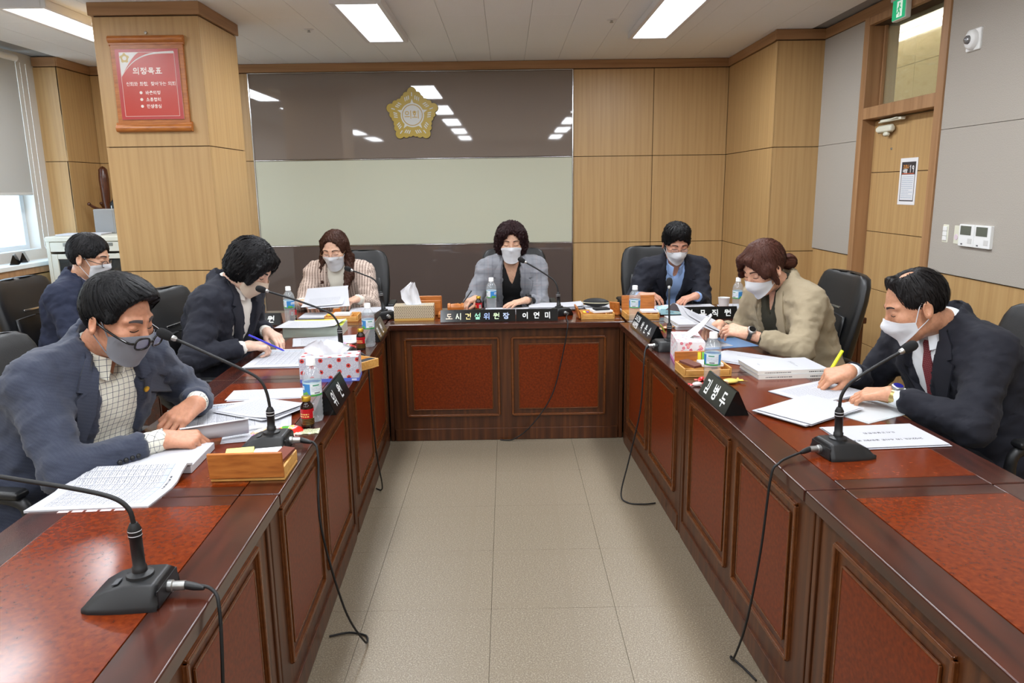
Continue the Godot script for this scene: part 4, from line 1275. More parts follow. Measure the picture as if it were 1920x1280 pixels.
func ripple(g: Dictionary, f: FastNoiseLite, amp: float, stretch := Vector3.ONE) -> void:
	var vs: PackedVector3Array = g.v
	for k in vs.size():
		vs[k] += g.n[k] * f.get_noise_3dv(vs[k] * stretch) * amp
	g.v = vs
	renormal(g)

func pour(mb: MB, g: Dictionary, x := Transform3D()) -> void:   # net into a builder
	var vs: PackedVector3Array = g.v
	var ns: PackedVector3Array = g.n
	var ix: PackedInt32Array = g.i
	for k in ix.size():
		mb.v.append(x * vs[ix[k]])
		mb.n.append(x.basis * ns[ix[k]])
		mb.uv.append(Vector2.ZERO)

func fold_noise(seed_: int, freq: float, oct := 2) -> FastNoiseLite:
	var f := FastNoiseLite.new()
	f.seed = seed_
	f.noise_type = FastNoiseLite.TYPE_SIMPLEX_SMOOTH
	f.frequency = freq
	f.fractal_octaves = oct
	return f

# strip laid on a field, seen along -b.z: rows of [up, left edge, right edge], lifted off by lift
func drape(mb: MB, f: Field, c: Vector3, b: Basis, rows: Array, lift: float, thick: float, cols := 4, from := 0.3) -> void:
	var out := []
	for r in rows:
		var ln := PackedVector3Array()
		var last := -1.0
		for i in cols + 1:
			var p: Vector3 = c + b.x * lerpf(r[1], r[2], float(i) / cols) + b.y * float(r[0]) + b.z * from
			var t := f.hit(p, -b.z, from + 0.2)
			if t < 0.0: t = last if last >= 0.0 else from - 0.05
			last = t
			ln.append(p - b.z * (t - lift))
		out.append(ln)
	mb.patch(out, thick, (out[1][0] - out[0][0]).cross(out[0][1] - out[0][0]).dot(b.z) < 0.0)

# ---------- hands ----------
const POSES := {
	"flat": [[6, 10, 8], [5, 9, 8], [6, 10, 8], [9, 12, 8], 0.0], "rest": [[22, 30, 16], [24, 34, 18], [26, 36, 18], [28, 36, 18], 0.2],
	"pen": [[38, 42, 22], [48, 58, 30], [56, 68, 36], [60, 70, 36], 0.7], "pinch": [[42, 26, 12], [50, 40, 20], [56, 52, 26], [58, 56, 30], 0.9], "hold": [[30, 22, 14], [32, 26, 16], [36, 30, 18], [40, 34, 18], 0.55],
}
func hand(body: MB, wrist: Vector3, dir: Vector3, back: Vector3, left: bool, pose: String, s: float, arm_from: Vector3) -> Transform3D:
	var z := dir.normalized()
	var y := (back - z * back.dot(z)).normalized()
	var x := y.cross(z)
	var fr := Transform3D(Basis(x, y, z), wrist)
	var sd := -1.0 if left else 1.0       # thumb side
	var f := Field.new(Vector3(-0.075, -0.09, -0.085) * s, Vector3(0.075, 0.05, 0.2) * s, 0.0034)
	var back_to := fr.affine_inverse() * arm_from
	back_to = back_to.normalized() * 0.07
	f.cap(Vector3(0, 0, 0.005), back_to, 0.0245 * s, 0.027 * s, 0.01)
	f.cap(Vector3(sd * 0.009, 0, 0.004) * s, Vector3(-sd * 0.009, 0, 0.004) * s, 0.02 * s, 0.02 * s, 0.01)
	var kx := [0.030, 0.010, -0.010, -0.028]
	var kz := [0.084, 0.088, 0.083, 0.074]
	var ln := [[0.041, 0.025, 0.020], [0.045, 0.029, 0.021], [0.042, 0.027, 0.020], [0.033, 0.020, 0.017]]
	var rad := [0.0092, 0.0094, 0.0089, 0.0078]
	var p: Array = POSES[pose]
	for i in 4:
		var k := Vector3(sd * kx[i], 0.003, kz[i]) * s
		f.cap(Vector3(sd * kx[i] * 0.55, 0, 0.012) * s, k, 0.0155 * s, 0.0115 * s, 0.012)
		var a := 0.0
		var at := k
		var spread: float = sd * kx[i] * 2.6 * (1.0 if pose == "flat" else 0.4)
		for j in 3:
			a += deg_to_rad(p[i][j])
			var nx: Vector3 = at + Vector3(sin(spread) * cos(a), -sin(a), cos(a) * cos(spread)) * ln[i][j] * s
			var r0: float = rad[i] * (1.0 - 0.08 * j) * s
			f.cap(at, nx - (nx - at).normalized() * (r0 * 0.6 if j == 2 else 0.0), r0, r0 * 0.92, 0.006 if j == 0 else 0.003)
			at = nx
	var cl: float = p[4]
	var t0 := Vector3(sd * 0.017, -0.006, 0.018) * s
	var t1 := Vector3(sd * lerpf(0.044, 0.034, cl), lerpf(-0.012, -0.03, cl), 0.048) * s
	var t2 := Vector3(sd * lerpf(0.058, 0.032, cl), lerpf(-0.016, -0.044, cl), 0.078) * s
	var t3 := Vector3(sd * lerpf(0.062, 0.026, cl), lerpf(-0.018, -0.05, cl), 0.100) * s
	f.cap(t0, t1, 0.017 * s, 0.0125 * s, 0.014)
	f.cap(t1, t2, 0.0118 * s, 0.0102 * s, 0.005)
	f.cap(t2, t3, 0.0104 * s, 0.0086 * s, 0.003)
	pour(body, f.net(), fr)
	return fr

func elbow_of(a: Vector3, w: Vector3, l1: float, l2: float, hint: Vector3) -> Vector3:
	var v := w - a
	var dd := minf(v.length(), (l1 + l2) * 0.995)
	var u := v.normalized()
	var x := (l1 * l1 - l2 * l2 + dd * dd) / (2.0 * dd)
	var hgt := sqrt(maxf(0.0004, l1 * l1 - x * x))
	var side := (hint - u * hint.dot(u)).normalized()
	return a + u * x + side * hgt

# ---------- a person ----------
# c: at (hip on the floor plan), yaw of the body, head (world), look [yaw, pitch, roll], hands [right, left] each [wrist, finger direction, back of hand, pose], ...
func person(c: Dictionary) -> Node3D:
	var t := thing("person", c.label, "person", c.at)
	var s: float = c.get("size", 1.0)
	var wd: float = c.get("width", 1.0)
	var by := deg_to_rad(c.yaw)
	var f := Vector3(sin(by), 0, cos(by))
	var l := Vector3(cos(by), 0, -sin(by))
	var up := Vector3.UP
	var hd: Vector3 = c.head - c.at
	var hb := Basis(up, deg_to_rad(c.look[0])) * Basis(Vector3.RIGHT, deg_to_rad(c.look[1])) * Basis(Vector3.BACK, deg_to_rad(c.look[2]))
	var hf := Vector3(hb.z.x, 0, hb.z.z).normalized()
	var nape: Array = c.get("nape", [0.10, 0.05])
	var nb := hd - up * float(nape[0]) - f * float(nape[1])
	var hip := Vector3(0, 0.51, 0)
	var tu := (nb - hip).normalized()
	var tf := (f - tu * f.dot(tu)).normalized()
	var ch := hip.lerp(nb, 0.70) - tf * 0.012
	var wa := hip.lerp(nb, 0.34) - tf * 0.015
	var belly: float = c.get("belly", 0.0)
	var sh := []
	var el := []
	var wr := []
	var hdir := []
	for k in 2:                                     # 0 right, 1 left
		var sg := -1.0 if k == 0 else 1.0
		sh.append(nb - tu * 0.062 + l * sg * 0.172 * wd + tf * 0.012)
		wr.append(c.hands[k][0] - c.at)
		var hint: Vector3 = c.hands[k][4] if c.hands[k].size() > 4 else (l * sg * 0.7 - up * 0.8 - f * 0.3)
		el.append(elbow_of(sh[k], wr[k], 0.285 * s, 0.255 * s, hint))
	var body := MB.new()
	# hands and head on fine grids, torso on a coarse one: one surface
	var hfr := []
	for k in 2:
		hfr.append(hand(body, wr[k], c.hands[k][1], c.hands[k][2], k == 1, c.hands[k][3], c.get("hand", 1.0), el[k]))
	var lo := Vector3(-0.62, 0.0, -0.62)
	var hi := Vector3(0.62, 1.2, 0.62)
	for p in [hip - f * 0.22, hip + f * 0.6, nb + up * 0.1, sh[0], sh[1], el[0], el[1], wr[0], wr[1]]:
		if p == hip - f * 0.22:
			lo = p
			hi = p
		lo = lo.min(p - Vector3(0.14, 0.14, 0.14))
		hi = hi.max(p + Vector3(0.14, 0.14, 0.14))
	lo.y = 0.0
	var bf := Field.new(lo, hi, 0.022)
	torso(bf, -0.016, hip, wa, ch, nb, sh, l, tu, wd, belly)
	arms(bf, -0.014, sh, el, wr, 1.0)
	legs(bf, -0.014, hip, f, l)
	bf.cap(nb - tu * 0.05, nb + (hd - nb) * 0.3, 0.05, 0.048, 0.03)
	pour(body, bf.net())
	# head
	var nl := hb.transposed() * (nb - hd)
	var hfld := head_field(nl, c)
	pour(body, hfld.net(), Transform3D(hb, hd))
	var bm := put("body", body, c.skin, t)
	# garments
	var top := Vector3(0, nb.y + 0.12, 0)
	var glo := Vector3(lo.x, 0.40, lo.z)
	var ghi := Vector3(hi.x, nb.y + 0.1, hi.z)
	var shirt := Field.new(glo, ghi, 0.0145)
	torso(shirt, 0.0, hip, wa, ch, nb, sh, l, tu, wd, belly)
	var cuff: float = c.get("cuff", 0.012)
	for k in 2:
		var dirv: Vector3 = (wr[k] - el[k]).normalized()
		shirt.cap(el[k].lerp(wr[k], 0.55), wr[k], 0.037 * s, 0.033 * s, 0.0)
		shirt.cut(wr[k] - dirv * (0.022 - cuff), dirv, 0.09)
	var tb := Basis(l, tu, tf)
	if c.get("turtle", false):
		shirt.cap(nb - tu * 0.05, nb + (hd - nb) * 0.42 - hf * 0.01, 0.066, 0.06, 0.03)
	else:
		shirt.cap(nb - tu * 0.04, nb + tu * 0.004, 0.072, 0.06, 0.03)
	if c.has("vneck"):
		shirt.open_front(nb, tb, c.vneck, 0.0)
	var sg_ := shirt.net()
	ripple(sg_, fold_noise(int(c.at.x * 100.0) + 5, 14.0), 0.0035)
	var sm := MB.new()
	pour(sm, sg_)
	var so := put("shirt", sm, c.shirt, t)
	so.set_meta("label", c.shirt_label)
	var jf: Field = null
	if c.has("jacket"):
		jf = Field.new(glo, ghi, 0.0125)
		torso(jf, 0.013, hip, wa, ch, nb, sh, l, tu, wd, belly)
		arms(jf, 0.012, sh, el, wr, 0.86)
		for k in 2:
			var dirv: Vector3 = (wr[k] - el[k]).normalized()
			jf.cut(wr[k] - dirv * c.get("sleeve", 0.034), dirv, 0.085)
		jf.cap(nb - tu * 0.03 - tf * 0.02, nb + tu * 0.022 - tf * 0.03, 0.078, 0.07, 0.03)
		jf.cap(nb + tu * 0.0, nb + tu * 0.16 + tf * 0.01, 0.056, 0.07, 0.008, true)
		jf.open_front(nb, tb, c.open, 0.0)
		var jg := jf.net()
		var f1 := fold_noise(int(c.at.z * 100.0), 9.0, 3)
		var f2 := fold_noise(int(c.at.z * 100.0) + 7, 26.0, 2)
		ripple(jg, f1, 0.013, Vector3(1.0, 1.6, 1.0))
		ripple(jg, f2, 0.004, Vector3(1.0, 1.8, 1.0))
		var jm := MB.new()
		pour(jm, jg)
		var jo := put("jacket", jm, c.jacket, t)
		jo.set_meta("label", c.jacket_label)
		if c.has("lapel"):
			for sgn in [-1.0, 1.0]:
				var rows := []
				for q in c.lapel:
					rows.append([q[0], sgn * q[1], sgn * q[2]])
				var lm := MB.new()
				drape(lm, jf, nb, tb, rows, 0.011, 0.009, 5, 0.17)
				for k in lm.v.size(): lm.v[k] += tf * (f1.get_noise_3dv(lm.v[k] * Vector3(1.0, 1.6, 1.0)) * 0.013)
				put("lapel", lm, c.jacket, jo)
		for q in c.get("buttons", []):
			var bp: Vector3 = nb + l * float(q[0]) + tu * float(q[1])
			var tt := jf.hit(bp + tf * 0.3, -tf, 0.5)
			if tt > 0.0:
				var bmb := MB.new()
				bmb.lathe(PackedVector2Array([Vector2(0, 0.005), Vector2(0.008, 0.005), Vector2(0.01, 0.002), Vector2(0.01, -0.002)]), 12, bp + tf * (0.3 - tt), Basis(l, tf, -tu) if true else Basis())
				put("button", bmb, M.black, jo)
		if c.has("sleeve_buttons"):
			var fd: Vector3 = (wr[0] - el[0]).normalized()
			for k in 4:
				var bp: Vector3 = wr[0] - fd * (0.085 + 0.017 * k) - up * 0.012
				var sd := (Vector3(0, 0, 1) - fd * fd.z).normalized()
				var tt := jf.hit(bp + sd * 0.12, -sd, 0.2)
				var bm2 := MB.new()
				bm2.ball(bp + sd * (0.123 - tt), Vector3.ONE * 0.0075, 10)
				put("sleeve_button", bm2, M.black, jo)
		if c.has("pin"):
			var bp: Vector3 = nb + l * float(c.pin[0]) + tu * float(c.pin[1])
			var tt := jf.hit(bp + tf * 0.3, -tf, 0.5)
			var pm := MB.new()
			pm.lathe(PackedVector2Array([Vector2(0, 0.006), Vector2(0.006, 0.006), Vector2(0.009, 0.004), Vector2(0.009, -0.002)]), 5 if c.pin[2] else 14, bp + tf * (0.307 - tt), Basis(l, tf, -tu))
			put("lapel_pin", pm, M.gold, jo)
	# collar
	if c.has("collar"):
		var cm := MB.new()
		for sgn in [-1.0, 1.0]:
			var rws := []
			for i in 9:
				var a: float = sgn * lerpf(PI, 0.28, i / 8.0)
				var rr := 0.066
				var cen := nb + tu * lerpf(0.04, -0.004, i / 8.0) + tf * lerpf(-0.012, 0.030, pow(i / 8.0, 2.0))
				var dirr: Vector3 = l * sin(a) + tf * cos(a)
				var flare := lerpf(0.006, 0.02, i / 8.0)
				var drop := lerpf(0.03, 0.05, i / 8.0)
				rws.append(PackedVector3Array([cen + dirr * rr * 0.95 - tu * 0.015, cen + dirr * rr + tu * 0.012, cen + dirr * (rr + 0.005) + tu * 0.014, cen + dirr * (rr + 0.008) + tu * 0.006, cen + dirr * (rr + flare) - tu * drop]))
			cm.patch(rws, 0.0, sgn < 0)
		put("collar", cm, c.shirt, so)
	if c.has("tie"):
		var tm := MB.new()
		drape(tm, shirt, nb, tb, [[-0.028, -0.014, 0.014], [-0.04, -0.02, 0.02], [-0.062, -0.015, 0.015], [-0.066, -0.013, 0.013], [-0.12, -0.024, 0.024], [-0.2, -0.032, 0.032], [-0.3, -0.038, 0.038]], 0.008, 0.006, 4)
		put("tie", tm, c.tie, t).set_meta("label", "dark red patterned tie")
	# trousers and shoes
	var tr := Field.new(Vector3(lo.x, 0.03, lo.z), Vector3(hi.x, 0.68, hi.z), 0.022)
	legs(tr, 0.0, hip, f, l)
	tr.cap(hip - l * 0.075, hip + l * 0.075, 0.135, 0.135, 0.06)
	tr.cut(hip + up * 0.1, up, 0.4)
	var tm2 := MB.new()
	var tg := tr.net()
	ripple(tg, fold_noise(3, 10.0), 0.008)
	pour(tm2, tg)
	put("trousers", tm2, c.get("trousers", M.cloth_dark), t)
	for sgn in [-1.0, 1.0]:
		var ank: Vector3 = hip + l * sgn * 0.11 + f * 0.43
		ank.y = 0.0
		var shm := MB.new()
		shm.x = Transform3D(Basis(l, up, f), ank)
		shm.ball(Vector3(0, 0.045, 0.05), Vector3(0.045, 0.045, 0.13), 14)
		shm.box(Vector3(0, 0.012, 0.04), Vector3(0.075, 0.024, 0.25), 0.01)
		put("shoe", shm, M.black, t)
	head_things(t, c, hfld, Transform3D(hb, hd), s)
	# watches
	for k in 2:
		if c.has("watch") and c.watch[0] == k:
			var dirv: Vector3 = (wr[k] - el[k]).normalized()
			var bk: Vector3 = (c.hands[k][2] - dirv * c.hands[k][2].dot(dirv)).normalized()
			var wb := Basis(bk.cross(dirv), bk, dirv)
			var wt := Node3D.new()
			wt.name = "wrist_watch"
			t.add_child(wt, true)
			wt.transform = Transform3D(wb, wr[k] - dirv * 0.012)
			var wm := MB.new()
			var cirp := []
			for i in 21: cirp.append(Vector3(cos(TAU * i / 20) * 0.031, sin(TAU * i / 20) * 0.0285, 0))
			var rws := [PackedVector3Array(), PackedVector3Array()]
			for q in cirp:
				rws[0].append(q - Vector3(0, 0, 0.009))
				rws[1].append(q + Vector3(0, 0, 0.009))
			wm.patch(rws, 0.003)
			put("strap", wm, c.watch[1], wt)
			wm = MB.new()
			wm.lathe(PackedVector2Array([Vector2(0, 0.04), Vector2(0.0165, 0.04), Vector2(0.02, 0.037), Vector2(0.02, 0.028)]), 20)
			put("case", wm, c.watch[2], wt)
			wm = MB.new()
			wm.lathe(PackedVector2Array([Vector2(0, 0.0405), Vector2(0.0158, 0.0404)]), 20)
			put("dial", wm, c.watch[3], wt)
	return t

func torso(g: Field, add: float, hip: Vector3, wa: Vector3, ch: Vector3, nb: Vector3, sh: Array, l: Vector3, tu: Vector3, wd: float, belly: float) -> void:
	g.cap(hip - l * 0.085 * wd, hip + l * 0.085 * wd, 0.138 + add, 0.138 + add, 0.0)
	g.cap(wa - l * 0.075 * wd, wa + l * 0.075 * wd, 0.122 + belly + add, 0.122 + belly + add, 0.08)
	g.cap(ch - l * 0.088 * wd, ch + l * 0.088 * wd, 0.116 + belly * 0.4 + add, 0.116 + belly * 0.4 + add, 0.07)
	var uc := nb - tu * 0.085
	g.cap(uc - l * 0.105 * wd, uc + l * 0.105 * wd, 0.084 + add, 0.084 + add, 0.06)
	for k in 2:
		g.cap(nb - tu * 0.012, sh[k], 0.052 + add, 0.058 + add, 0.045)

func arms(g: Field, add: float, sh: Array, el: Array, wr: Array, upto: float) -> void:
	for k in 2:
		g.cap(sh[k], el[k], 0.062 + add, 0.049 + add, 0.035)
		g.cap(el[k], el[k].lerp(wr[k], upto + 0.14 if upto < 1.0 else 1.0), 0.048 + add, 0.033 + add * 0.8, 0.02)

func legs(g: Field, add: float, hip: Vector3, f: Vector3, l: Vector3) -> void:
	for sgn in [-1.0, 1.0]:
		var a: Vector3 = hip + l * sgn * 0.085 + Vector3(0, -0.01, 0)
		var kn: Vector3 = hip + l * sgn * 0.115 + f * 0.42 + Vector3(0, 0.01, 0)
		var an: Vector3 = hip + l * sgn * 0.11 + f * 0.40
		an.y = 0.1
		g.cap(a, kn, 0.088 + add, 0.066 + add, 0.05)
		g.cap(kn, an, 0.062 + add, 0.045 + add, 0.03)

func head_field(nl: Vector3, c: Dictionary) -> Field:
	var g := Field.new(Vector3(-0.105, -0.185, -0.135), Vector3(0.105, 0.14, 0.135), 0.0042)
	var fat: float = c.get("jowl", 0.0)
	g.ell(Vector3(0, 0.036, -0.012), Vector3(0.0765, 0.088, 0.096), 0.0)
	g.ell(Vector3(0, -0.028, 0.03), Vector3(0.063 + fat, 0.082, 0.062), 0.03)
	g.ell(Vector3(0, -0.088, 0.052), Vector3(0.034 + fat * 0.8, 0.026, 0.034), 0.03)
	g.ell(Vector3(0, -0.07, 0.02), Vector3(0.054 + fat, 0.036, 0.05), 0.02)
	for x in [-1.0, 1.0]:
		g.ell(Vector3(x * 0.042, -0.018, 0.062), Vector3(0.024, 0.022, 0.022), 0.02)
		g.cap(Vector3(x * 0.05, 0.03, 0.066), Vector3(x * 0.014, 0.03, 0.083), 0.009, 0.009, 0.012)
		g.ell(Vector3(x * 0.033, 0.010, 0.104), Vector3(0.017, 0.010, 0.017), 0.014, true)
		g.ell(Vector3(x * 0.033, 0.009, 0.0745), Vector3(0.0155, 0.0115, 0.0125), 0.004)
		var eb := Basis(Vector3.UP, x * 0.5) * Basis(Vector3.RIGHT, -0.2)
		g.ell(Vector3(x * 0.083, -0.004, -0.016), Vector3(0.0085, 0.033, 0.021), 0.006, false, eb)
		g.ell(Vector3(x * 0.092, 0.0, -0.012), Vector3(0.0075, 0.019, 0.011), 0.005, true, eb)
		g.ell(Vector3(x * 0.012, -0.031, 0.098), Vector3(0.009, 0.008, 0.01), 0.006)
	g.cap(Vector3(0, 0.014, 0.086), Vector3(0, -0.026, 0.106), 0.0075, 0.0115, 0.012)
	g.ell(Vector3(0, -0.06, 0.086), Vector3(0.022, 0.007, 0.01), 0.006)
	g.ell(Vector3(0, -0.071, 0.085), Vector3(0.019, 0.007, 0.01), 0.005)
	g.cap(Vector3(0, -0.05, -0.022), nl, 0.052 + fat * 0.6, 0.058 + fat * 0.5, 0.03)
	return g

func polar(e: float, a: float) -> Vector3:
	return Vector3(sin(a) * cos(e), sin(e), cos(a) * cos(e))

func head_things(t: Node3D, c: Dictionary, hf: Field, x: Transform3D, s: float) -> void:
	# brows and lash lines follow the face
	var front := Basis()
	for sgn in [-1.0, 1.0]:
		var m := MB.new()
		var rows := []
		for i in 7:
			var u := i / 6.0
			var px: float = sgn * lerpf(0.014, 0.052, u)
			var py := 0.031 + 0.007 * sin(u * 2.2) - 0.006 * u
			var half := lerpf(0.0042, 0.0018, u) * float(c.get("brow", 1.0))
			rows.append([px, py - half, py + half])
		drape(m, hf, Vector3.ZERO, Basis(Vector3.UP, Vector3.RIGHT, Vector3.BACK), rows, 0.0016, 0.0015, 2, 0.2)
		for k in m.v.size(): m.v[k] = x * m.v[k]
		for k in m.n.size(): m.n[k] = x.basis * m.n[k]
		put("eyebrow", m, c.brow_mat, t)
		m = MB.new()
		rows = []
		for i in 7:
			var u := i / 6.0
			var px: float = sgn * lerpf(0.019, 0.048, u)
			var py := 0.0035 - 0.0035 * sin(u * PI)
			rows.append([px, py - 0.0011, py + 0.0011])
		drape(m, hf, Vector3.ZERO, Basis(Vector3.UP, Vector3.RIGHT, Vector3.BACK), rows, 0.0014, 0.0014, 1, 0.2)
		for k in m.v.size(): m.v[k] = x * m.v[k]
		for k in m.n.size(): m.n[k] = x.basis * m.n[k]
		put("eyelash", m, M.lash, t)
	# hair
	var hr := Field.new(Vector3(-0.15, -0.29 if c.has("long") else -0.14, -0.2), Vector3(0.15, 0.19, 0.2 if c.has("long") else 0.14), 0.0046)
	for q in c.hair:
		if q[0] == "e": hr.ell(q[1], q[2], q[3])
		elif q[0] == "x": hr.ell(q[1], q[2], q[3], true)
		elif q[0] == "c": hr.cap(q[1], q[2], q[3], q[4], q[5])
		elif q[0] == "p": hr.cut(q[1], q[2], 0.4)
	var hg := hr.net()
	var nz := fold_noise(int(c.head.x * 50.0) + 9, 1.0, 2)
	var amp: float = c.get("locks", 0.004)
	var vs: PackedVector3Array = hg.v
	for k in vs.size():
		var p := vs[k]
		var a := atan2(p.x, p.z + 0.02)
		var e := atan2(p.y - 0.03, Vector2(p.x, p.z).length())
		vs[k] += hg.n[k] * (nz.get_noise_2d(a * 11.0, e * 2.4) * amp + nz.get_noise_2d(a * 34.0 + 50.0, e * 4.0) * amp * 0.5)
		if c.get("curl", 0.0) > 0.0: vs[k] += hg.n[k] * nz.get_noise_3dv(p * 55.0) * float(c.curl)
	hg.v = vs
	renormal(hg)
	var m := MB.new()
	pour(m, hg, x)
	var back := x.affine_inverse()
	for k in m.v.size():
		var p := back * m.v[k]
		m.uv[k] = Vector2(atan2(p.x, p.z + 0.02) * 2.4, atan2(p.y - 0.03, Vector2(p.x, p.z).length()) * 0.28)
	var rg := RandomNumberGenerator.new()
	rg.seed = 77 + int(c.head.x * 100.0)
	m.x = x
	var cen := Vector3(0, 0.02, -0.015)
	for k in int(c.get("strands", 260)):
		var a := rg.randf_range(-PI, PI)
		var e := rg.randf_range(-0.1, 1.35)
		var sweep := rg.randf_range(-0.25, 0.25) + float(c.get("sweep", 0.0))
		var pts := []
		var lift := rg.randf_range(0.001, 0.0042) * float(c.get("fly", 1.0))
		for j in 7:
			var dv := polar(e - j * 0.11, a + sweep * j * 0.16)
			var h0 := hr.hit(cen + dv * 0.24, -dv, 0.19)
			if h0 < 0.0: break
			pts.append([cen + dv * (0.24 - h0 + lift * sin(PI * (j + 0.7) / 7.0)), dv])
		if pts.size() < 4: continue
		var rows := [PackedVector3Array(), PackedVector3Array()]
		for j in pts.size():
			var tv: Vector3 = (pts[mini(j + 1, pts.size() - 1)][0] - pts[maxi(j - 1, 0)][0]).normalized()
			var sd: Vector3 = tv.cross(pts[j][1]).normalized() * 0.0023 * (1.0 - 0.75 * j / pts.size())
			rows[0].append(pts[j][0] - sd)
			rows[1].append(pts[j][0] + sd)
		m.patch(rows, 0.0, (rows[1][0] - rows[0][0]).cross(rows[0][1] - rows[0][0]).dot(pts[0][1]) < 0.0)
	m.x = Transform3D()
	put("hair", m, c.hair_mat, t).set_meta("label", c.hair_label)
	# mask: a sheet stretched over nose, cheeks and chin
	var W := 25
	var Hh := 15
	var rr := []
	var lowest := []
	var ks: String = c.mask
	var amax := deg_to_rad(66.0 if ks != "pleat" else 60.0)
	for j in Hh:
		var v := j / float(Hh - 1)
		var row := PackedFloat32Array()
		var lw := PackedFloat32Array()
		for i in W:
			var u := i / float(W - 1) * 2.0 - 1.0
			var y := mask_y(ks, u, v)
			var a := u * amax
			var dv := Vector3(sin(a), 0, cos(a))
			var o := Vector3(0, y, 0.0)
			var h0 := hf.hit(o + dv * 0.2, -dv, 0.19)
			var r := 0.2 - h0 + 0.0035 if h0 >= 0.0 else 0.03
			if y < -0.095: r = minf(r, 0.085)
			row.append(r)
			lw.append(r)
		rr.append(row)
		lowest.append(lw)
	for it in 26:
		for j in range(0, Hh):
			for i in range(1, W - 1):
				var av: float = (rr[j][i - 1] + rr[j][i + 1] + rr[maxi(j - 1, 0)][i] + rr[mini(j + 1, Hh - 1)][i]) * 0.25
				rr[j][i] = maxf(lowest[j][i], av)
	var rws := []
	for j in Hh:
		var v := j / float(Hh - 1)
		var ln := PackedVector3Array()
		for i in W:
			var u := i / float(W - 1) * 2.0 - 1.0
			var a := u * amax
			var ex := 0.0
			if ks == "pleat":
				ex = 0.003 * (fmod(v * 3.0 + 0.4, 1.0) - 0.5) * (1.0 - u * u)
			elif ks == "boat":
				ex = 0.02 * maxf(0.0, 1.0 - absf(v - 0.42) * 2.6) * maxf(0.0, 1.0 - absf(u) * 1.15)
			else:
				ex = 0.010 * maxf(0.0, 1.0 - absf(u) * 1.5) * sin(v * PI)
			ln.append(x * (Vector3(sin(a), 0, cos(a)) * (rr[j][i] + ex) + Vector3(0, mask_y(ks, u, v), 0)))
		rws.append(ln)
	m = MB.new()
	m.patch(rws, 0.0012, (rws[1][12] - rws[0][12]).cross(rws[0][13] - rws[0][12]).dot(x.basis.z) < 0.0)
	var mk := put("face_mask", m, c.mask_mat, t)
	mk.set_meta("label", c.mask_label)
	for sgn in [0, 1]:
		m = MB.new()
		var i: int = 0 if sgn == 0 else W - 1
		var sx := -1.0 if sgn == 0 else 1.0
		var top: Vector3 = rws[1][i]
		var bot: Vector3 = rws[Hh - 2][i]
		m.tube(arc([top, x * Vector3(sx * 0.079, 0.016, 0.004), x * Vector3(sx * 0.082, 0.026, -0.014), x * Vector3(sx * 0.081, 0.0, -0.03), x * Vector3(sx * 0.079, -0.03, -0.018), bot], 4), PackedFloat32Array([0.0017]), 6)
		put("ear_loop", m, c.mask_mat, mk)
	if c.has("glasses"):
		glasses(t, c.glasses, x, hf)

func mask_y(ks: String, u: float, v: float) -> float:
	var uu := u * u
	var top := lerpf(-0.004, -0.026, uu)
	var bot := lerpf(-0.122, -0.092, uu)
	if ks == "boat":
		top = lerpf(-0.002, -0.036, absf(u))
		bot = lerpf(-0.119, -0.066, pow(absf(u), 1.2))
	elif ks == "cone":
		top = lerpf(-0.006, -0.026, absf(u) * absf(u))
		bot = lerpf(-0.122, -0.086, uu)
	return lerpf(top, bot, v)

func glasses(t: Node3D, k: Dictionary, x: Transform3D, hf: Field) -> void:
	var g := Node3D.new()
	g.name = "glasses"
	t.add_child(g, true)
	var y0: float = k.get("drop", 0.0)
	var zf: float = 0.102 + float(k.get("out", 0.0))
	var r: float = k.get("bar", 0.0016)
	g.transform = x * Transform3D(Basis(Vector3.RIGHT, k.get("tilt", 0.0)), Vector3(0, y0, 0))
	for sx in [-1.0, 1.0]:
		var m := MB.new()
		var lp := MB.new()
		var pts := []
		for i in 25:
			var a := TAU * i / 24
			var ca := cos(a)
			var sa := sin(a)
			var e := 0.72
			var px: float = signf(ca) * pow(absf(ca), e) * k.rx
			var py: float = signf(sa) * pow(absf(sa), e) * k.ry
			pts.append(Vector3(sx * (0.033 + 0.0) + px, 0.004 + py, zf - absf(sx * 0.033 + px) * 0.16))
		m.tube(PackedVector3Array(pts), PackedFloat32Array([r]), 6, false)
		put("rim", m, k.mat, g)
		for i in 24:
			lp.tri(Vector3(sx * 0.033, 0.004, zf - 0.0053), pts[i], pts[i + 1], Vector3.BACK, Vector3.BACK, Vector3.BACK)
		put("lens", lp, k.lens, g)
		m = MB.new()
		m.tube(arc([Vector3(sx * (0.033 + k.rx), 0.008, zf - 0.01), Vector3(sx * 0.078, 0.01, zf - 0.026), Vector3(sx * 0.084, 0.016 - y0 * 0.4, 0.01), Vector3(sx * 0.082, 0.022 - y0 * 0.9, -0.02), Vector3(sx * 0.08, 0.0 - y0, -0.04)], 4), PackedFloat32Array([r * 1.15]), 6)
		put("temple", m, k.mat, g)
	var b := MB.new()
	b.tube(arc([Vector3(-0.033 + k.rx, 0.008, zf - 0.001), Vector3(0, 0.012, zf + 0.003), Vector3(0.033 - k.rx, 0.008, zf - 0.001)], 4), PackedFloat32Array([r]), 6)
	put("bridge", b, k.mat, g)

# ---------- chairs ----------
func loop_row(cx: float, cy: float, cz: float, w: float, th: float, bow: float, n := 22) -> PackedVector3Array:
	var ln := PackedVector3Array()
	for i in n + 1:
		var a := TAU * i / n
		var px := signf(cos(a)) * pow(absf(cos(a)), 0.55) * w
		var pz := signf(sin(a)) * pow(absf(sin(a)), 0.7) * th
		ln.append(Vector3(cx + px, cy, cz + pz + bow * (px / maxf(w, 0.01)) * (px / maxf(w, 0.01))))
	return ln

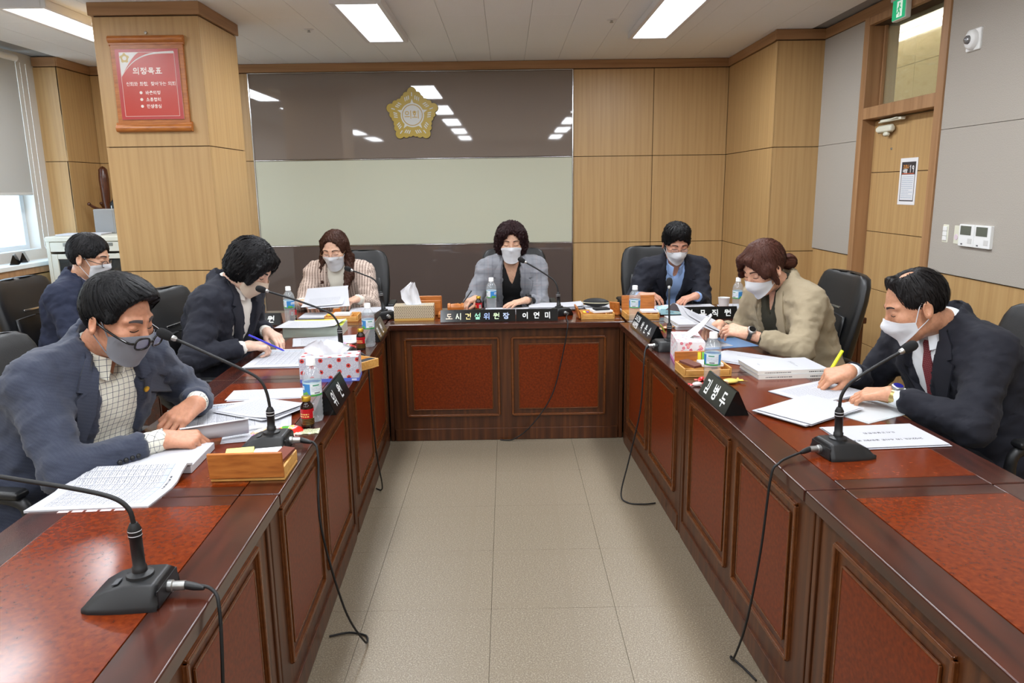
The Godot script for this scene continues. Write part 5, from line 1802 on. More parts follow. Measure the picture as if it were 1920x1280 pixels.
func chair_proto() -> Node3D:
	var t := Node3D.new()
	# backrest: upright shell, waisted, rounded at the top, sides wrapping forward
	var rows := []
	for q in [[0.50, -0.19, 0.02, 0.01], [0.505, -0.19, 0.19, 0.035], [0.54, -0.195, 0.225, 0.05], [0.66, -0.215, 0.245, 0.055], [0.80, -0.245, 0.255, 0.05], [0.92, -0.275, 0.25, 0.045], [0.99, -0.292, 0.235, 0.042], [1.025, -0.300, 0.215, 0.038], [1.04, -0.303, 0.185, 0.026], [1.046, -0.304, 0.14, 0.012], [1.047, -0.304, 0.02, 0.002]]:
		rows.append(loop_row(0, q[0], q[1], q[2], q[3], 0.035))
	var m := MB.new()
	m.patch(rows, 0.0, true)
	put("backrest", m, M.leather, t)
	m = MB.new()
	rows = []
	for q in [[0.60, -0.158, 0.02, 0.004], [0.605, -0.158, 0.17, 0.014], [0.66, -0.165, 0.19, 0.022], [0.78, -0.19, 0.195, 0.022], [0.84, -0.205, 0.185, 0.014], [0.845, -0.206, 0.02, 0.004]]:
		rows.append(loop_row(0, q[0], q[1], q[2], q[3], 0.022))
	m.patch(rows, 0.0, true)
	put("lumbar_cushion", m, M.leather, t)
	put("grip_slot", bx(Vector3(0.15, 0.014, 0.012), 0.004), M.chrome, t, Vector3(0, 0.872, -0.212), Vector3(-0.2, 0, 0))
	rows = []
	for q in [[0.385, 0.02, 0.02], [0.39, 0.2, 0.2], [0.41, 0.24, 0.235], [0.45, 0.25, 0.245], [0.475, 0.235, 0.23], [0.485, 0.18, 0.18], [0.487, 0.02, 0.02]]:
		rows.append(loop_row(0, q[0], 0.03, q[1], q[2], 0.0))
	m = MB.new()
	m.patch(rows, 0.0, true)
	put("seat", m, M.leather, t)
	for s in [-1.0, 1.0]:
		m = MB.new()
		m.tube(arc([Vector3(s * 0.24, 0.43, 0.1), Vector3(s * 0.275, 0.5, 0.12), Vector3(s * 0.28, 0.62, 0.13), Vector3(s * 0.28, 0.655, 0.08), Vector3(s * 0.28, 0.66, -0.08), Vector3(s * 0.265, 0.63, -0.18), Vector3(s * 0.245, 0.6, -0.2)], 4), PackedFloat32Array([0.018]), 8)
		put("armrest_frame", m, M.black, t)
		put("armrest_pad", bx(Vector3(0.055, 0.026, 0.25), 0.011), M.leather, t, Vector3(s * 0.28, 0.672, 0.0))
	m = MB.new()
	m.lathe(PackedVector2Array([Vector2(0.06, 0.385), Vector2(0.03, 0.37), Vector2(0.028, 0.2), Vector2(0.045, 0.19), Vector2(0.045, 0.09), Vector2(0, 0.09)]), 16)
	put("gas_lift", m, M.black, t)
	for k in 5:
		var a := TAU * k / 5
		var dv := Vector3(sin(a), 0, cos(a))
		m = MB.new()
		m.tube(PackedVector3Array([dv * 0.03 + Vector3(0, 0.13, 0), dv * 0.3 + Vector3(0, 0.085, 0)]), PackedFloat32Array([0.028, 0.018]), 8)
		var leg := put("star_leg", m, M.black, t)
		m = MB.new()
		m.lathe(PackedVector2Array([Vector2(0, -0.022), Vector2(0.03, -0.022), Vector2(0.03, 0.022), Vector2(0, 0.022)]), 14, dv * 0.29 + Vector3(0, 0.0302, 0), Basis(Vector3(0, 0, 1), PI / 2))
		m.tube(PackedVector3Array([dv * 0.29 + Vector3(0, 0.03, 0), dv * 0.29 + Vector3(0, 0.09, 0)]), PackedFloat32Array([0.008]), 6)
		put("caster", m, M.rubber, leg)
	return t

const SEATS := [
	["of the man in navy suit beside the rack", -2.42, -4.10, 88.0], ["of the man in blue-grey jacket", -1.43, -2.26, 80.0], ["of the woman in navy jacket with bobbed black hair", -1.38, -3.50, 84.0], ["of the woman in tweed jacket", -1.13, -5.42, 4.0],
	["of the woman in grey checked jacket", 0.05, -5.40, 0.0], ["of the man in light blue shirt", 1.12, -5.43, 2.0], ["pushed back behind the woman in beige jacket", 1.47, -3.80, -88.0], ["of the man in dark suit with red tie", 1.68, -2.53, -82.0]]

func chairs() -> void:
	var proto := chair_proto()
	for q in SEATS:
		var t: Node3D = proto.duplicate()
		t.name = numbered("office_chair")
		add_child(t, true)
		t.position = Vector3(q[1], 0, q[2])
		t.rotation.y = deg_to_rad(q[3])
		tag(t, "black leather office chair " + q[0], "chair", "black leather office chairs round the desks")
	proto.free()

# ---------- people ----------
func weave(size: int, metres: float, img: Image, rough := 0.9) -> StandardMaterial3D:
	var m := mat(Color.WHITE, rough)
	m.albedo_texture = ImageTexture.create_from_image(img)
	m.uv1_triplanar = true
	m.uv1_scale = Vector3.ONE / metres
	m.uv1_triplanar_sharpness = 8.0
	m.rim_enabled = true
	m.rim = 0.25
	return m

func cloth(c: Color, rough := 0.85) -> StandardMaterial3D:
	var m := bump(mat(c, rough), 41, 0.4, 0.35, 256, 2)
	m.uv1_triplanar = true
	m.uv1_scale = Vector3(12, 12, 12)
	m.rim_enabled = true
	m.rim = 0.2
	return m

func skin(c: Color) -> StandardMaterial3D:
	var t := ramp_tex(51, 0.03, [[0.0, c.darkened(0.08)], [0.5, c], [1.0, c.lightened(0.05)]], FastNoiseLite.TYPE_SIMPLEX_SMOOTH, 4, 256)
	var m := grain(t, Vector3(9, 9, 9), 0.48, false)
	m.subsurf_scatter_enabled = true
	m.subsurf_scatter_strength = 0.12
	return m

func hair_mat(c: Color) -> StandardMaterial3D:
	var m := mat(Color.WHITE, 0.5, 0.0, 0.28)
	m.albedo_texture = ramp_tex(61, 0.02, [[0.0, c.darkened(0.45)], [0.5, c], [1.0, c.lightened(0.12)]], FastNoiseLite.TYPE_SIMPLEX_SMOOTH, 4, 256)
	m.uv1_scale = Vector3(3, 3, 1)
	bump(m, 62, 0.05, 0.7, 256, 3)
	return m

func people() -> void:
	M.cloth_dark = cloth(rgb(22, 24, 32))
	M.lash = mat(rgb(24, 18, 16), 0.7)
	var black_brow := mat(rgb(40, 32, 30), 0.8)
	var brown_brow := mat(rgb(78, 54, 42), 0.8)
	var mask_white := cloth(rgb(222, 225, 230), 0.9)
	var navy := cloth(rgb(17, 20, 34))
	var lens := mat(Color(0.95, 0.96, 0.98, 0.08), 0.03)
	lens.transparency = BaseMaterial3D.TRANSPARENCY_ALPHA
	var lens_tint := mat(Color(0.36, 0.28, 0.5, 0.42), 0.03)
	lens_tint.transparency = BaseMaterial3D.TRANSPARENCY_ALPHA
	# woven cloths
	var im := canvas(64, 64, rgb(52, 58, 76))
	for i in 64:
		for k in 64:
			if (i + k * 2) % 4 < 2: im.set_pixel(i, k, rgb(40, 46, 62) if (i * 7 + k * 3) % 5 < 2 else rgb(47, 53, 70))
			elif (i * 3 + k) % 7 == 0: im.set_pixel(i, k, rgb(78, 82, 96))
	var blue_grey := weave(64, 0.05, im)
	im = canvas(128, 128, rgb(228, 226, 212))
	for k in 2:
		im.fill_rect(Rect2i(k * 64 + 30, 0, 5, 128), rgb(74, 80, 92))
		im.fill_rect(Rect2i(0, k * 64 + 30, 128, 5), rgb(74, 80, 92))
	var grid_shirt := weave(128, 0.036, im)
	im = canvas(128, 128, rgb(176, 154, 140))
	for k in 4:
		im.fill_rect(Rect2i(k * 32, 0, 9, 128), rgb(96, 68, 62))
		im.fill_rect(Rect2i(k * 32 + 20, 0, 4, 128), rgb(212, 198, 186))
	for k in 8:
		im.fill_rect(Rect2i(0, k * 16, 128, 5), rgb(204, 186, 172))
		for j in 4: im.fill_rect(Rect2i(j * 32, k * 16 + 8, 9, 5), rgb(66, 46, 46))
	var tweed := weave(128, 0.075, im)
	im = canvas(256, 256, rgb(138, 140, 146))
	for i in 256:
		for k in range(i % 3, 256, 3): im.set_pixel(i, k, rgb(124, 126, 133))
	for q in [20, 34, 150, 158, 166]:
		im.fill_rect(Rect2i(q, 0, 3, 256), rgb(108, 110, 120))
		im.fill_rect(Rect2i(0, q, 256, 3), rgb(108, 110, 120))
	im.fill_rect(Rect2i(90, 0, 2, 256), rgb(172, 142, 142))
	im.fill_rect(Rect2i(0, 90, 256, 2), rgb(172, 142, 142))
	var plaid := weave(256, 0.11, im)
	im = canvas(64, 64, rgb(104, 18, 30))
	for k in 4:
		for j in 4: im.fill_rect(Rect2i(k * 16 + (8 if j % 2 else 0), j * 16, 4, 4), rgb(196, 120, 126))
	var tie := weave(64, 0.03, im, 0.6)
	var v_suit := [[0.05, 0.056], [-0.04, 0.06], [-0.30, 0.012]]
	var lap := [[0.05, 0.046, 0.062], [0.02, 0.052, 0.088], [-0.02, 0.056, 0.115], [-0.06, 0.056, 0.130], [-0.068, 0.055, 0.108], [-0.078, 0.053, 0.135], [-0.13, 0.043, 0.112], [-0.21, 0.028, 0.075], [-0.29, 0.012, 0.03]]
	var lap_open := [[0.05, 0.046, 0.062], [0.02, 0.054, 0.088], [-0.02, 0.060, 0.115], [-0.06, 0.062, 0.130], [-0.068, 0.062, 0.110], [-0.078, 0.062, 0.136], [-0.14, 0.066, 0.122], [-0.22, 0.072, 0.105], [-0.30, 0.078, 0.09]]
	# hair shapes: e adds an ellipsoid, x carves one, c adds a lock, p cuts by a plane
	
	var cap_ := func(t: float): return ["e", Vector3(0, 0.038, -0.014), Vector3(0.0765 + t, 0.089 + t, 0.097 + t), 0.0]
	var ears := [["x", Vector3(0.092, -0.03, 0.002), Vector3(0.03, 0.05, 0.05), 0.008], ["x", Vector3(-0.092, -0.03, 0.002), Vector3(0.03, 0.05, 0.05), 0.008], ["x", Vector3(0.07, -0.04, 0.05), Vector3(0.03, 0.06, 0.05), 0.008], ["x", Vector3(-0.07, -0.04, 0.05), Vector3(0.03, 0.06, 0.05), 0.008]]
	var nape_cut := [["p", Vector3(0, -0.07, 0), Vector3(0, -1, 0.0)]]
	# man beside the rack
	person({"label": "seated man in navy suit, glasses and white mask beside the rack", "at": Vector3(-2.42, 0, -4.10), "yaw": 86.0, "head": Vector3(-2.285, 1.145, -4.11), "look": [94.0, 14.0, 0.0], "nape": [0.125, 0.07], "size": 1.0,
		"hands": [[Vector3(-2.06, 0.775, -3.98), Vector3(1, -0.1, -0.3), Vector3(0, 1, 0), "rest"], [Vector3(-2.06, 0.775, -4.24), Vector3(1, -0.1, 0.3), Vector3(0, 1, 0), "rest"]],
		"skin": skin(rgb(200, 152, 124)), "shirt": cloth(rgb(206, 192, 196)), "shirt_label": "pale pink shirt", "jacket": cloth(rgb(22, 30, 54)), "jacket_label": "navy suit jacket", "open": v_suit, "lapel": lap, "collar": true, "brow_mat": black_brow,
		"hair": [cap_.call(0.013), ["x", Vector3(0, -0.03, 0.12), Vector3(0.1, 0.1067, 0.1), 0.01]] + ears + nape_cut, "hair_mat": hair_mat(rgb(26, 25, 27)), "hair_label": "short straight black hair",
		"mask": "pleat", "mask_mat": mask_white, "mask_label": "white pleated mask", "glasses": {"rx": 0.024, "ry": 0.017, "mat": M.black, "lens": lens, "drop": -0.012, "bar": 0.0016}})
	# man in blue-grey jacket
	person({"label": "seated man in blue-grey jacket with grey mask and black glasses, leafing papers", "at": Vector3(-1.46, 0, -2.24), "yaw": 66.0, "head": Vector3(-1.178, 1.115, -2.232), "look": [76.0, 19.0, 0.0], "nape": [0.10, 0.115], "size": 1.04, "width": 1.14, "belly": 0.02, "jowl": 0.006, "hand": 1.08,
		"hands": [[Vector3(-1.035, 0.772, -2.125), Vector3(0.16, -0.025, -0.055), Vector3(0.05, 1, 0.25), "pinch", Vector3(-0.3, -0.6, 1.0)], [Vector3(-1.045, 0.80, -2.42), Vector3(-0.07, -0.06, 0.11), Vector3(0.3, 1, 0.25), "rest", Vector3(-0.2, -0.5, -1.0)]],
		"skin": skin(rgb(196, 138, 108)), "shirt": grid_shirt, "shirt_label": "cream shirt with dark grid check", "vneck": [[0.09, 0.045], [0.01, 0.03], [-0.06, 0.003]], "jacket": blue_grey, "jacket_label": "blue-grey woven jacket", "open": [[0.05, 0.06], [-0.04, 0.064], [-0.2, 0.072], [-0.5, 0.095]], "lapel": lap_open, "collar": true, "cuff": 0.03, "sleeve": 0.05, "sleeve_buttons": true, "pin": [0.115, -0.11, false], "brow_mat": mat(rgb(70, 62, 62), 0.8), "brow": 1.4, "trousers": cloth(rgb(34, 42, 62)),
		"hair": [cap_.call(0.014), ["e", Vector3(0.01, 0.085, 0.0), Vector3(0.085, 0.052, 0.1), 0.03], ["x", Vector3(0.004, -0.03, 0.12), Vector3(0.128, 0.1400, 0.1), 0.01], ["c", Vector3(-0.074, 0.03, 0.035), Vector3(-0.078, -0.03, 0.02), 0.014, 0.008, 0.01]] + ears + nape_cut, "hair_mat": hair_mat(rgb(14, 14, 16)), "hair_label": "glossy black side-parted hair", "sweep": 0.6, "locks": 0.0025,
		"mask": "cone", "mask_mat": cloth(rgb(132, 134, 142), 0.9), "mask_label": "plain grey mask", "glasses": {"rx": 0.025, "ry": 0.018, "mat": M.black_gloss, "lens": lens_tint, "drop": -0.024, "out": 0.022, "bar": 0.0032, "tilt": 0.05}})
	# woman in navy jacket
	person({"label": "seated woman in navy jacket with bobbed black hair, writing in blue pen", "at": Vector3(-1.43, 0, -3.53), "yaw": 78.0, "head": Vector3(-1.225, 1.135, -3.56), "look": [84.0, 38.0, 0.0], "nape": [0.085, 0.125], "size": 0.96, "width": 0.96, "hand": 0.94,
		"hands": [[Vector3(-1.21, 0.79, -3.40), Vector3(0.14, -0.03, -0.10), Vector3(0.0, 1, 0.35), "pen", Vector3(-0.4, -0.8, 0.7)], [Vector3(-1.215, 0.80, -3.70), Vector3(0.13, -0.05, 0.09), Vector3(0.1, 1, 0), "rest", Vector3(-0.2, -0.8, -0.7)]],
		"skin": skin(rgb(226, 186, 164)), "shirt": cloth(rgb(232, 228, 220)), "shirt_label": "white blouse", "jacket": navy, "jacket_label": "navy blazer", "open": [[0.05, 0.05], [-0.04, 0.05], [-0.28, 0.01]], "lapel": lap, "collar": true, "buttons": [[0.0, -0.32]], "brow_mat": black_brow,
		"hair": [["e", Vector3(0, 0.042, -0.016), Vector3(0.098, 0.108, 0.116), 0.0], ["e", Vector3(0, -0.02, -0.03), Vector3(0.098, 0.075, 0.092), 0.03], ["c", Vector3(0.07, 0.05, 0.06), Vector3(0.082, -0.03, 0.055), 0.028, 0.016, 0.02], ["c", Vector3(-0.07, 0.05, 0.06), Vector3(-0.082, -0.03, 0.055), 0.028, 0.016, 0.02], ["c", Vector3(-0.05, 0.085, 0.062), Vector3(0.05, 0.085, 0.068), 0.022, 0.022, 0.02], ["x", Vector3(0, -0.03, 0.12), Vector3(0.074, 0.0907, 0.1), 0.01], ["p", Vector3(0, -0.085, 0), Vector3(0, -1, 0.1)]], "hair_mat": hair_mat(rgb(17, 16, 18)), "hair_label": "voluminous bobbed black hair", "locks": 0.006, "strands": 420,
		"mask": "cone", "mask_mat": cloth(rgb(222, 202, 180), 0.9), "mask_label": "plain beige mask"})
	# woman in tweed jacket
	person({"label": "seated woman in brown tweed jacket with long brown hair, holding sheets", "at": Vector3(-1.13, 0, -5.42), "yaw": 2.0, "head": Vector3(-1.175, 1.09, -5.13), "look": [-8.0, 18.0, 0.0], "nape": [0.105, 0.05], "size": 0.95, "width": 0.98, "hand": 0.92,
		"hands": [[Vector3(-1.335, 0.785, -4.80), Vector3(0.12, -0.03, 0.08), Vector3(-0.2, 1, -0.1), "hold", Vector3(-0.4, -1.0, -0.35)], [Vector3(-0.985, 0.795, -4.84), Vector3(-0.09, -0.02, 0.12), Vector3(0.3, 1, -0.2), "hold", Vector3(0.4, -1.0, -0.35)]],
		"skin": skin(rgb(224, 178, 152)), "shirt": cloth(rgb(226, 222, 208)), "shirt_label": "cream knitted turtleneck", "turtle": true, "jacket": tweed, "jacket_label": "brown and cream tweed jacket", "open": [[0.05, 0.06], [-0.08, 0.055], [-0.45, 0.055]], "lapel": lap_open, "sleeve": 0.045, "cuff": 0.03, "brow_mat": brown_brow,
		"hair": [cap_.call(0.013), ["c", Vector3(0.072, 0.06, 0.0), Vector3(0.088, -0.06, -0.01), 0.026, 0.028, 0.02], ["c", Vector3(-0.072, 0.06, 0.0), Vector3(-0.088, -0.06, -0.01), 0.026, 0.028, 0.02], ["c", Vector3(0.088, -0.06, -0.01), Vector3(0.098, -0.15, 0.07), 0.03, 0.03, 0.03], ["c", Vector3(0.098, -0.15, 0.07), Vector3(0.085, -0.23, 0.15), 0.03, 0.018, 0.03], ["c", Vector3(-0.088, -0.06, -0.01), Vector3(-0.1, -0.15, 0.06), 0.03, 0.03, 0.03], ["c", Vector3(-0.1, -0.15, 0.06), Vector3(-0.092, -0.19, 0.1), 0.028, 0.018, 0.03], ["c", Vector3(0, 0.0, -0.08), Vector3(0, -0.13, -0.08), 0.07, 0.06, 0.03], ["x", Vector3(0, -0.03, 0.12), Vector3(0.084, 0.1387, 0.1), 0.01]], "hair_mat": hair_mat(rgb(62, 36, 26)), "long": true, "hair_label": "shoulder-length wavy brown hair", "locks": 0.005, "curl": 0.004,
		"mask": "pleat", "mask_mat": mask_white, "mask_label": "white pleated mask", "glasses": {"rx": 0.024, "ry": 0.021, "mat": mat(rgb(190, 160, 120), 0.3, 0.7), "lens": lens, "drop": -0.008, "bar": 0.001}})
	# woman in the chair
	person({"label": "seated woman in grey checked jacket at the centre desk, pen in hand", "at": Vector3(0.05, 0, -5.40), "yaw": 0.0, "head": Vector3(0.028, 1.118, -5.12), "look": [0.0, 7.0, 0.0], "nape": [0.115, 0.03], "size": 0.97, "width": 0.98, "hand": 0.95,
		"hands": [[Vector3(-0.205, 0.785, -4.84), Vector3(-0.10, -0.02, 0.09), Vector3(-0.1, 1, 0.1), "pen", Vector3(-0.5, -1.0, -0.3)], [Vector3(0.125, 0.772, -4.83), Vector3(-0.16, -0.03, 0.07), Vector3(0, 1, 0.1), "flat", Vector3(0.4, -1.0, -0.35)]],
		"skin": skin(rgb(214, 168, 140)), "shirt": cloth(rgb(16, 16, 18)), "shirt_label": "black V-neck top", "vneck": [[0.09, 0.062], [0.0, 0.05], [-0.14, 0.003]], "jacket": plaid, "jacket_label": "grey checked jacket", "open": [[0.05, 0.06], [-0.1, 0.058], [-0.45, 0.075]], "lapel": lap_open, "brow_mat": brown_brow, "sleeve": 0.07, "cuff": -0.02, "watch": [1, M.black, M.black, M.black_gloss],
		"hair": [["e", Vector3(0, 0.05, -0.016), Vector3(0.104, 0.104, 0.112), 0.0], ["e", Vector3(0.07, -0.005, 0.0), Vector3(0.045, 0.07, 0.06), 0.03], ["e", Vector3(-0.07, -0.005, 0.0), Vector3(0.045, 0.07, 0.06), 0.03], ["e", Vector3(0, -0.03, -0.05), Vector3(0.09, 0.06, 0.06), 0.03], ["e", Vector3(-0.045, 0.075, 0.065), Vector3(0.05, 0.04, 0.035), 0.03], ["e", Vector3(0.06, 0.07, 0.055), Vector3(0.04, 0.045, 0.035), 0.03], ["x", Vector3(0.006, -0.03, 0.12), Vector3(0.07, 0.1227, 0.1), 0.01]], "hair_mat": hair_mat(rgb(40, 20, 22)), "hair_label": "short full dark reddish-brown curled hair", "curl": 0.010, "locks": 0.009, "strands": 380, "fly": 2.0,
		"mask": "pleat", "mask_mat": mask_white, "mask_label": "white pleated mask"})
	# man in light blue shirt
	person({"label": "seated man in navy jacket and light blue open shirt, reading", "at": Vector3(1.14, 0, -5.44), "yaw": 2.0, "head": Vector3(1.158, 1.095, -5.14), "look": [4.0, 22.0, 0.0], "nape": [0.115, 0.05], "size": 1.0, "width": 1.04,
		"hands": [[Vector3(0.87, 0.785, -4.86), Vector3(0.11, 0.0, 0.05), Vector3(-0.2, 1, 0.2), "hold", Vector3(-0.4, -1.0, -0.35)], [Vector3(1.235, 0.782, -4.84), Vector3(-0.14, -0.04, 0.03), Vector3(0.1, 1, 0.1), "rest", Vector3(0.4, -1.0, -0.35)]],
		"skin": skin(rgb(204, 150, 124)), "shirt": cloth(rgb(152, 182, 230)), "shirt_label": "light blue open-necked shirt", "vneck": [[0.09, 0.055], [0.01, 0.045], [-0.085, 0.003]], "jacket": navy, "jacket_label": "navy jacket", "open": [[0.05, 0.06], [-0.04, 0.066], [-0.33, 0.026]], "lapel": lap, "collar": true, "cuff": 0.02, "brow_mat": black_brow,
		"hair": [cap_.call(0.016), ["e", Vector3(0, 0.105, 0.0), Vector3(0.082, 0.045, 0.09), 0.03], ["e", Vector3(-0.05, 0.1, 0.02), Vector3(0.04, 0.036, 0.05), 0.02], ["x", Vector3(0, -0.03, 0.12), Vector3(0.1, 0.1067, 0.1), 0.01]] + ears + nape_cut, "hair_mat": hair_mat(rgb(20, 19, 20)), "hair_label": "short tousled black hair", "locks": 0.008, "curl": 0.005, "fly": 2.2, "strands": 380,
		"mask": "boat", "mask_mat": mask_white, "mask_label": "white folded mask", "glasses": {"rx": 0.025, "ry": 0.017, "mat": mat(rgb(90, 80, 76), 0.3, 0.5), "lens": lens, "drop": -0.008, "bar": 0.001}})
	# woman in beige jacket
	person({"label": "seated woman in beige jacket with brown hair tied back, lifting sheets", "at": Vector3(1.50, 0, -3.65), "yaw": -66.0, "head": Vector3(1.245, 1.085, -3.61), "look": [-68.0, 26.0, 0.0], "nape": [0.085, 0.12], "size": 0.97, "width": 0.98, "hand": 0.95,
		"hands": [[Vector3(1.075, 0.80, -3.72), Vector3(-0.12, -0.02, 0.06), Vector3(0.0, 1, -0.3), "hold", Vector3(0.4, -0.8, -0.7)], [Vector3(1.115, 0.81, -3.41), Vector3(-0.13, 0.02, -0.09), Vector3(-0.1, 0.8, 0.6), "hold", Vector3(0.4, -0.8, 0.7)]],
		"skin": skin(rgb(218, 166, 138)), "shirt": cloth(rgb(48, 46, 32)), "shirt_label": "dark olive draped blouse", "vneck": [[0.09, 0.05], [0.0, 0.03], [-0.12, 0.004]], "jacket": cloth(rgb(158, 144, 118)), "jacket_label": "beige jacket", "open": [[0.05, 0.055], [-0.1, 0.055], [-0.45, 0.07]], "lapel": [[0.05, 0.046, 0.06], [0.0, 0.056, 0.088], [-0.08, 0.056, 0.1], [-0.18, 0.058, 0.095], [-0.3, 0.066, 0.075]], "sleeve": 0.06, "cuff": -0.03, "watch": [1, M.black, M.steel, M.black_gloss], "brow_mat": brown_brow,
		"hair": [["e", Vector3(0, 0.046, -0.014), Vector3(0.092, 0.102, 0.112), 0.0], ["c", Vector3(-0.03, 0.085, 0.075), Vector3(-0.08, 0.0, 0.07), 0.032, 0.018, 0.02], ["c", Vector3(0.03, 0.085, 0.075), Vector3(0.08, 0.01, 0.06), 0.032, 0.02, 0.02], ["c", Vector3(0.08, 0.03, 0.03), Vector3(0.084, -0.06, 0.01), 0.022, 0.010, 0.02], ["c", Vector3(0, 0.0, -0.09), Vector3(0, -0.03, -0.13), 0.03, 0.03, 0.02], ["e", Vector3(0, -0.04, -0.155), Vector3(0.036, 0.04, 0.034), 0.015], ["x", Vector3(0, -0.03, 0.12), Vector3(0.08, 0.1131, 0.1), 0.01]], "hair_mat": hair_mat(rgb(74, 42, 32)), "hair_label": "brown hair tied in a low bun", "locks": 0.005, "strands": 420,
		"mask": "boat", "mask_mat": mask_white, "mask_label": "white folded mask"})
	# man in dark suit
	person({"label": "seated man in dark navy suit and red tie holding a yellow highlighter", "at": Vector3(1.71, 0, -2.58), "yaw": -76.0, "head": Vector3(1.440, 1.058, -2.60), "look": [-102.0, 22.0, 0.0], "nape": [0.075, 0.14], "size": 1.02, "width": 1.08, "belly": 0.01, "jowl": 0.004, "hand": 1.05,
		"hands": [[Vector3(1.30, 0.79, -2.75), Vector3(-0.12, -0.03, 0.0), Vector3(0.1, 1, 0.4), "pen", Vector3(0.3, -0.8, -0.8)], [Vector3(1.315, 0.778, -2.47), Vector3(-0.10, -0.03, -0.09), Vector3(0, 1, 0.25), "rest", Vector3(0.4, -0.5, 0.8)]],
		"skin": skin(rgb(200, 144, 112)), "shirt": cloth(rgb(232, 236, 240)), "shirt_label": "white dress shirt", "jacket": cloth(rgb(14, 16, 29)), "jacket_label": "dark navy suit jacket", "open": v_suit, "lapel": lap, "collar": true, "tie": tie, "cuff": 0.02, "pin": [0.115, -0.12, true], "watch": [1, mat(rgb(200, 180, 120), 0.25, 0.9), M.steel, mat(rgb(30, 34, 120), 0.15)], "brow_mat": black_brow,
		"hair": [cap_.call(0.009), ["x", Vector3(0.01, 0.15, 0.0), Vector3(0.024, 0.034, 0.05), 0.02], ["c", Vector3(-0.035, 0.116, 0.045), Vector3(0.035, 0.114, 0.05), 0.012, 0.012, 0.02], ["x", Vector3(0, -0.03, 0.12), Vector3(0.118, 0.1560, 0.1), 0.01]] + ears + nape_cut, "hair_mat": hair_mat(rgb(22, 19, 19)), "hair_label": "short black hair thinning on the crown", "locks": 0.003, "fly": 1.6,
		"mask": "boat", "mask_mat": mask_white, "mask_label": "white folded mask"})

# ---------- things on the desks ----------
func nameplate_body(t: Node3D, ln: float, hh: float, dp: float) -> MeshInstance3D:
	var m := MB.new()
	m.x = Transform3D(Basis(Vector3(0, 1, 0), PI / 2), Vector3.ZERO)
	m.prism(PackedVector2Array([Vector2(-dp / 2, 0), Vector2(dp / 2, 0), Vector2(0.003, hh), Vector2(-0.003, hh)]), -ln / 2, ln / 2)
	return put("body", m, M.black_gloss, t)

# tent-shaped plate; its lettered face looks along local +z
func nameplate(label: String, at: Vector3, turn: float, ln: float, hh: float, dp: float, im: Image) -> void:
	var t := thing("nameplate", label, "nameplate", at, turn)
	nameplate_body(t, ln, hh, dp)
	var q := MB.new()
	var nn := Vector3(0, dp / 2, hh).normalized()
	nn = Vector3(0, dp / 2 - 0.003, hh).normalized()
	var o := nn * 0.0006
	q.quad(Vector3(-ln / 2 + 0.002, 0.002, dp / 2 - 0.001) + o, Vector3(ln / 2 - 0.002, 0.002, dp / 2 - 0.001) + o, Vector3(ln / 2 - 0.002, hh - 0.002, 0.0045) + o, Vector3(-ln / 2 + 0.002, hh - 0.002, 0.0045) + o, nn)
	put("lettering", q, printed(im, 0.15), t)

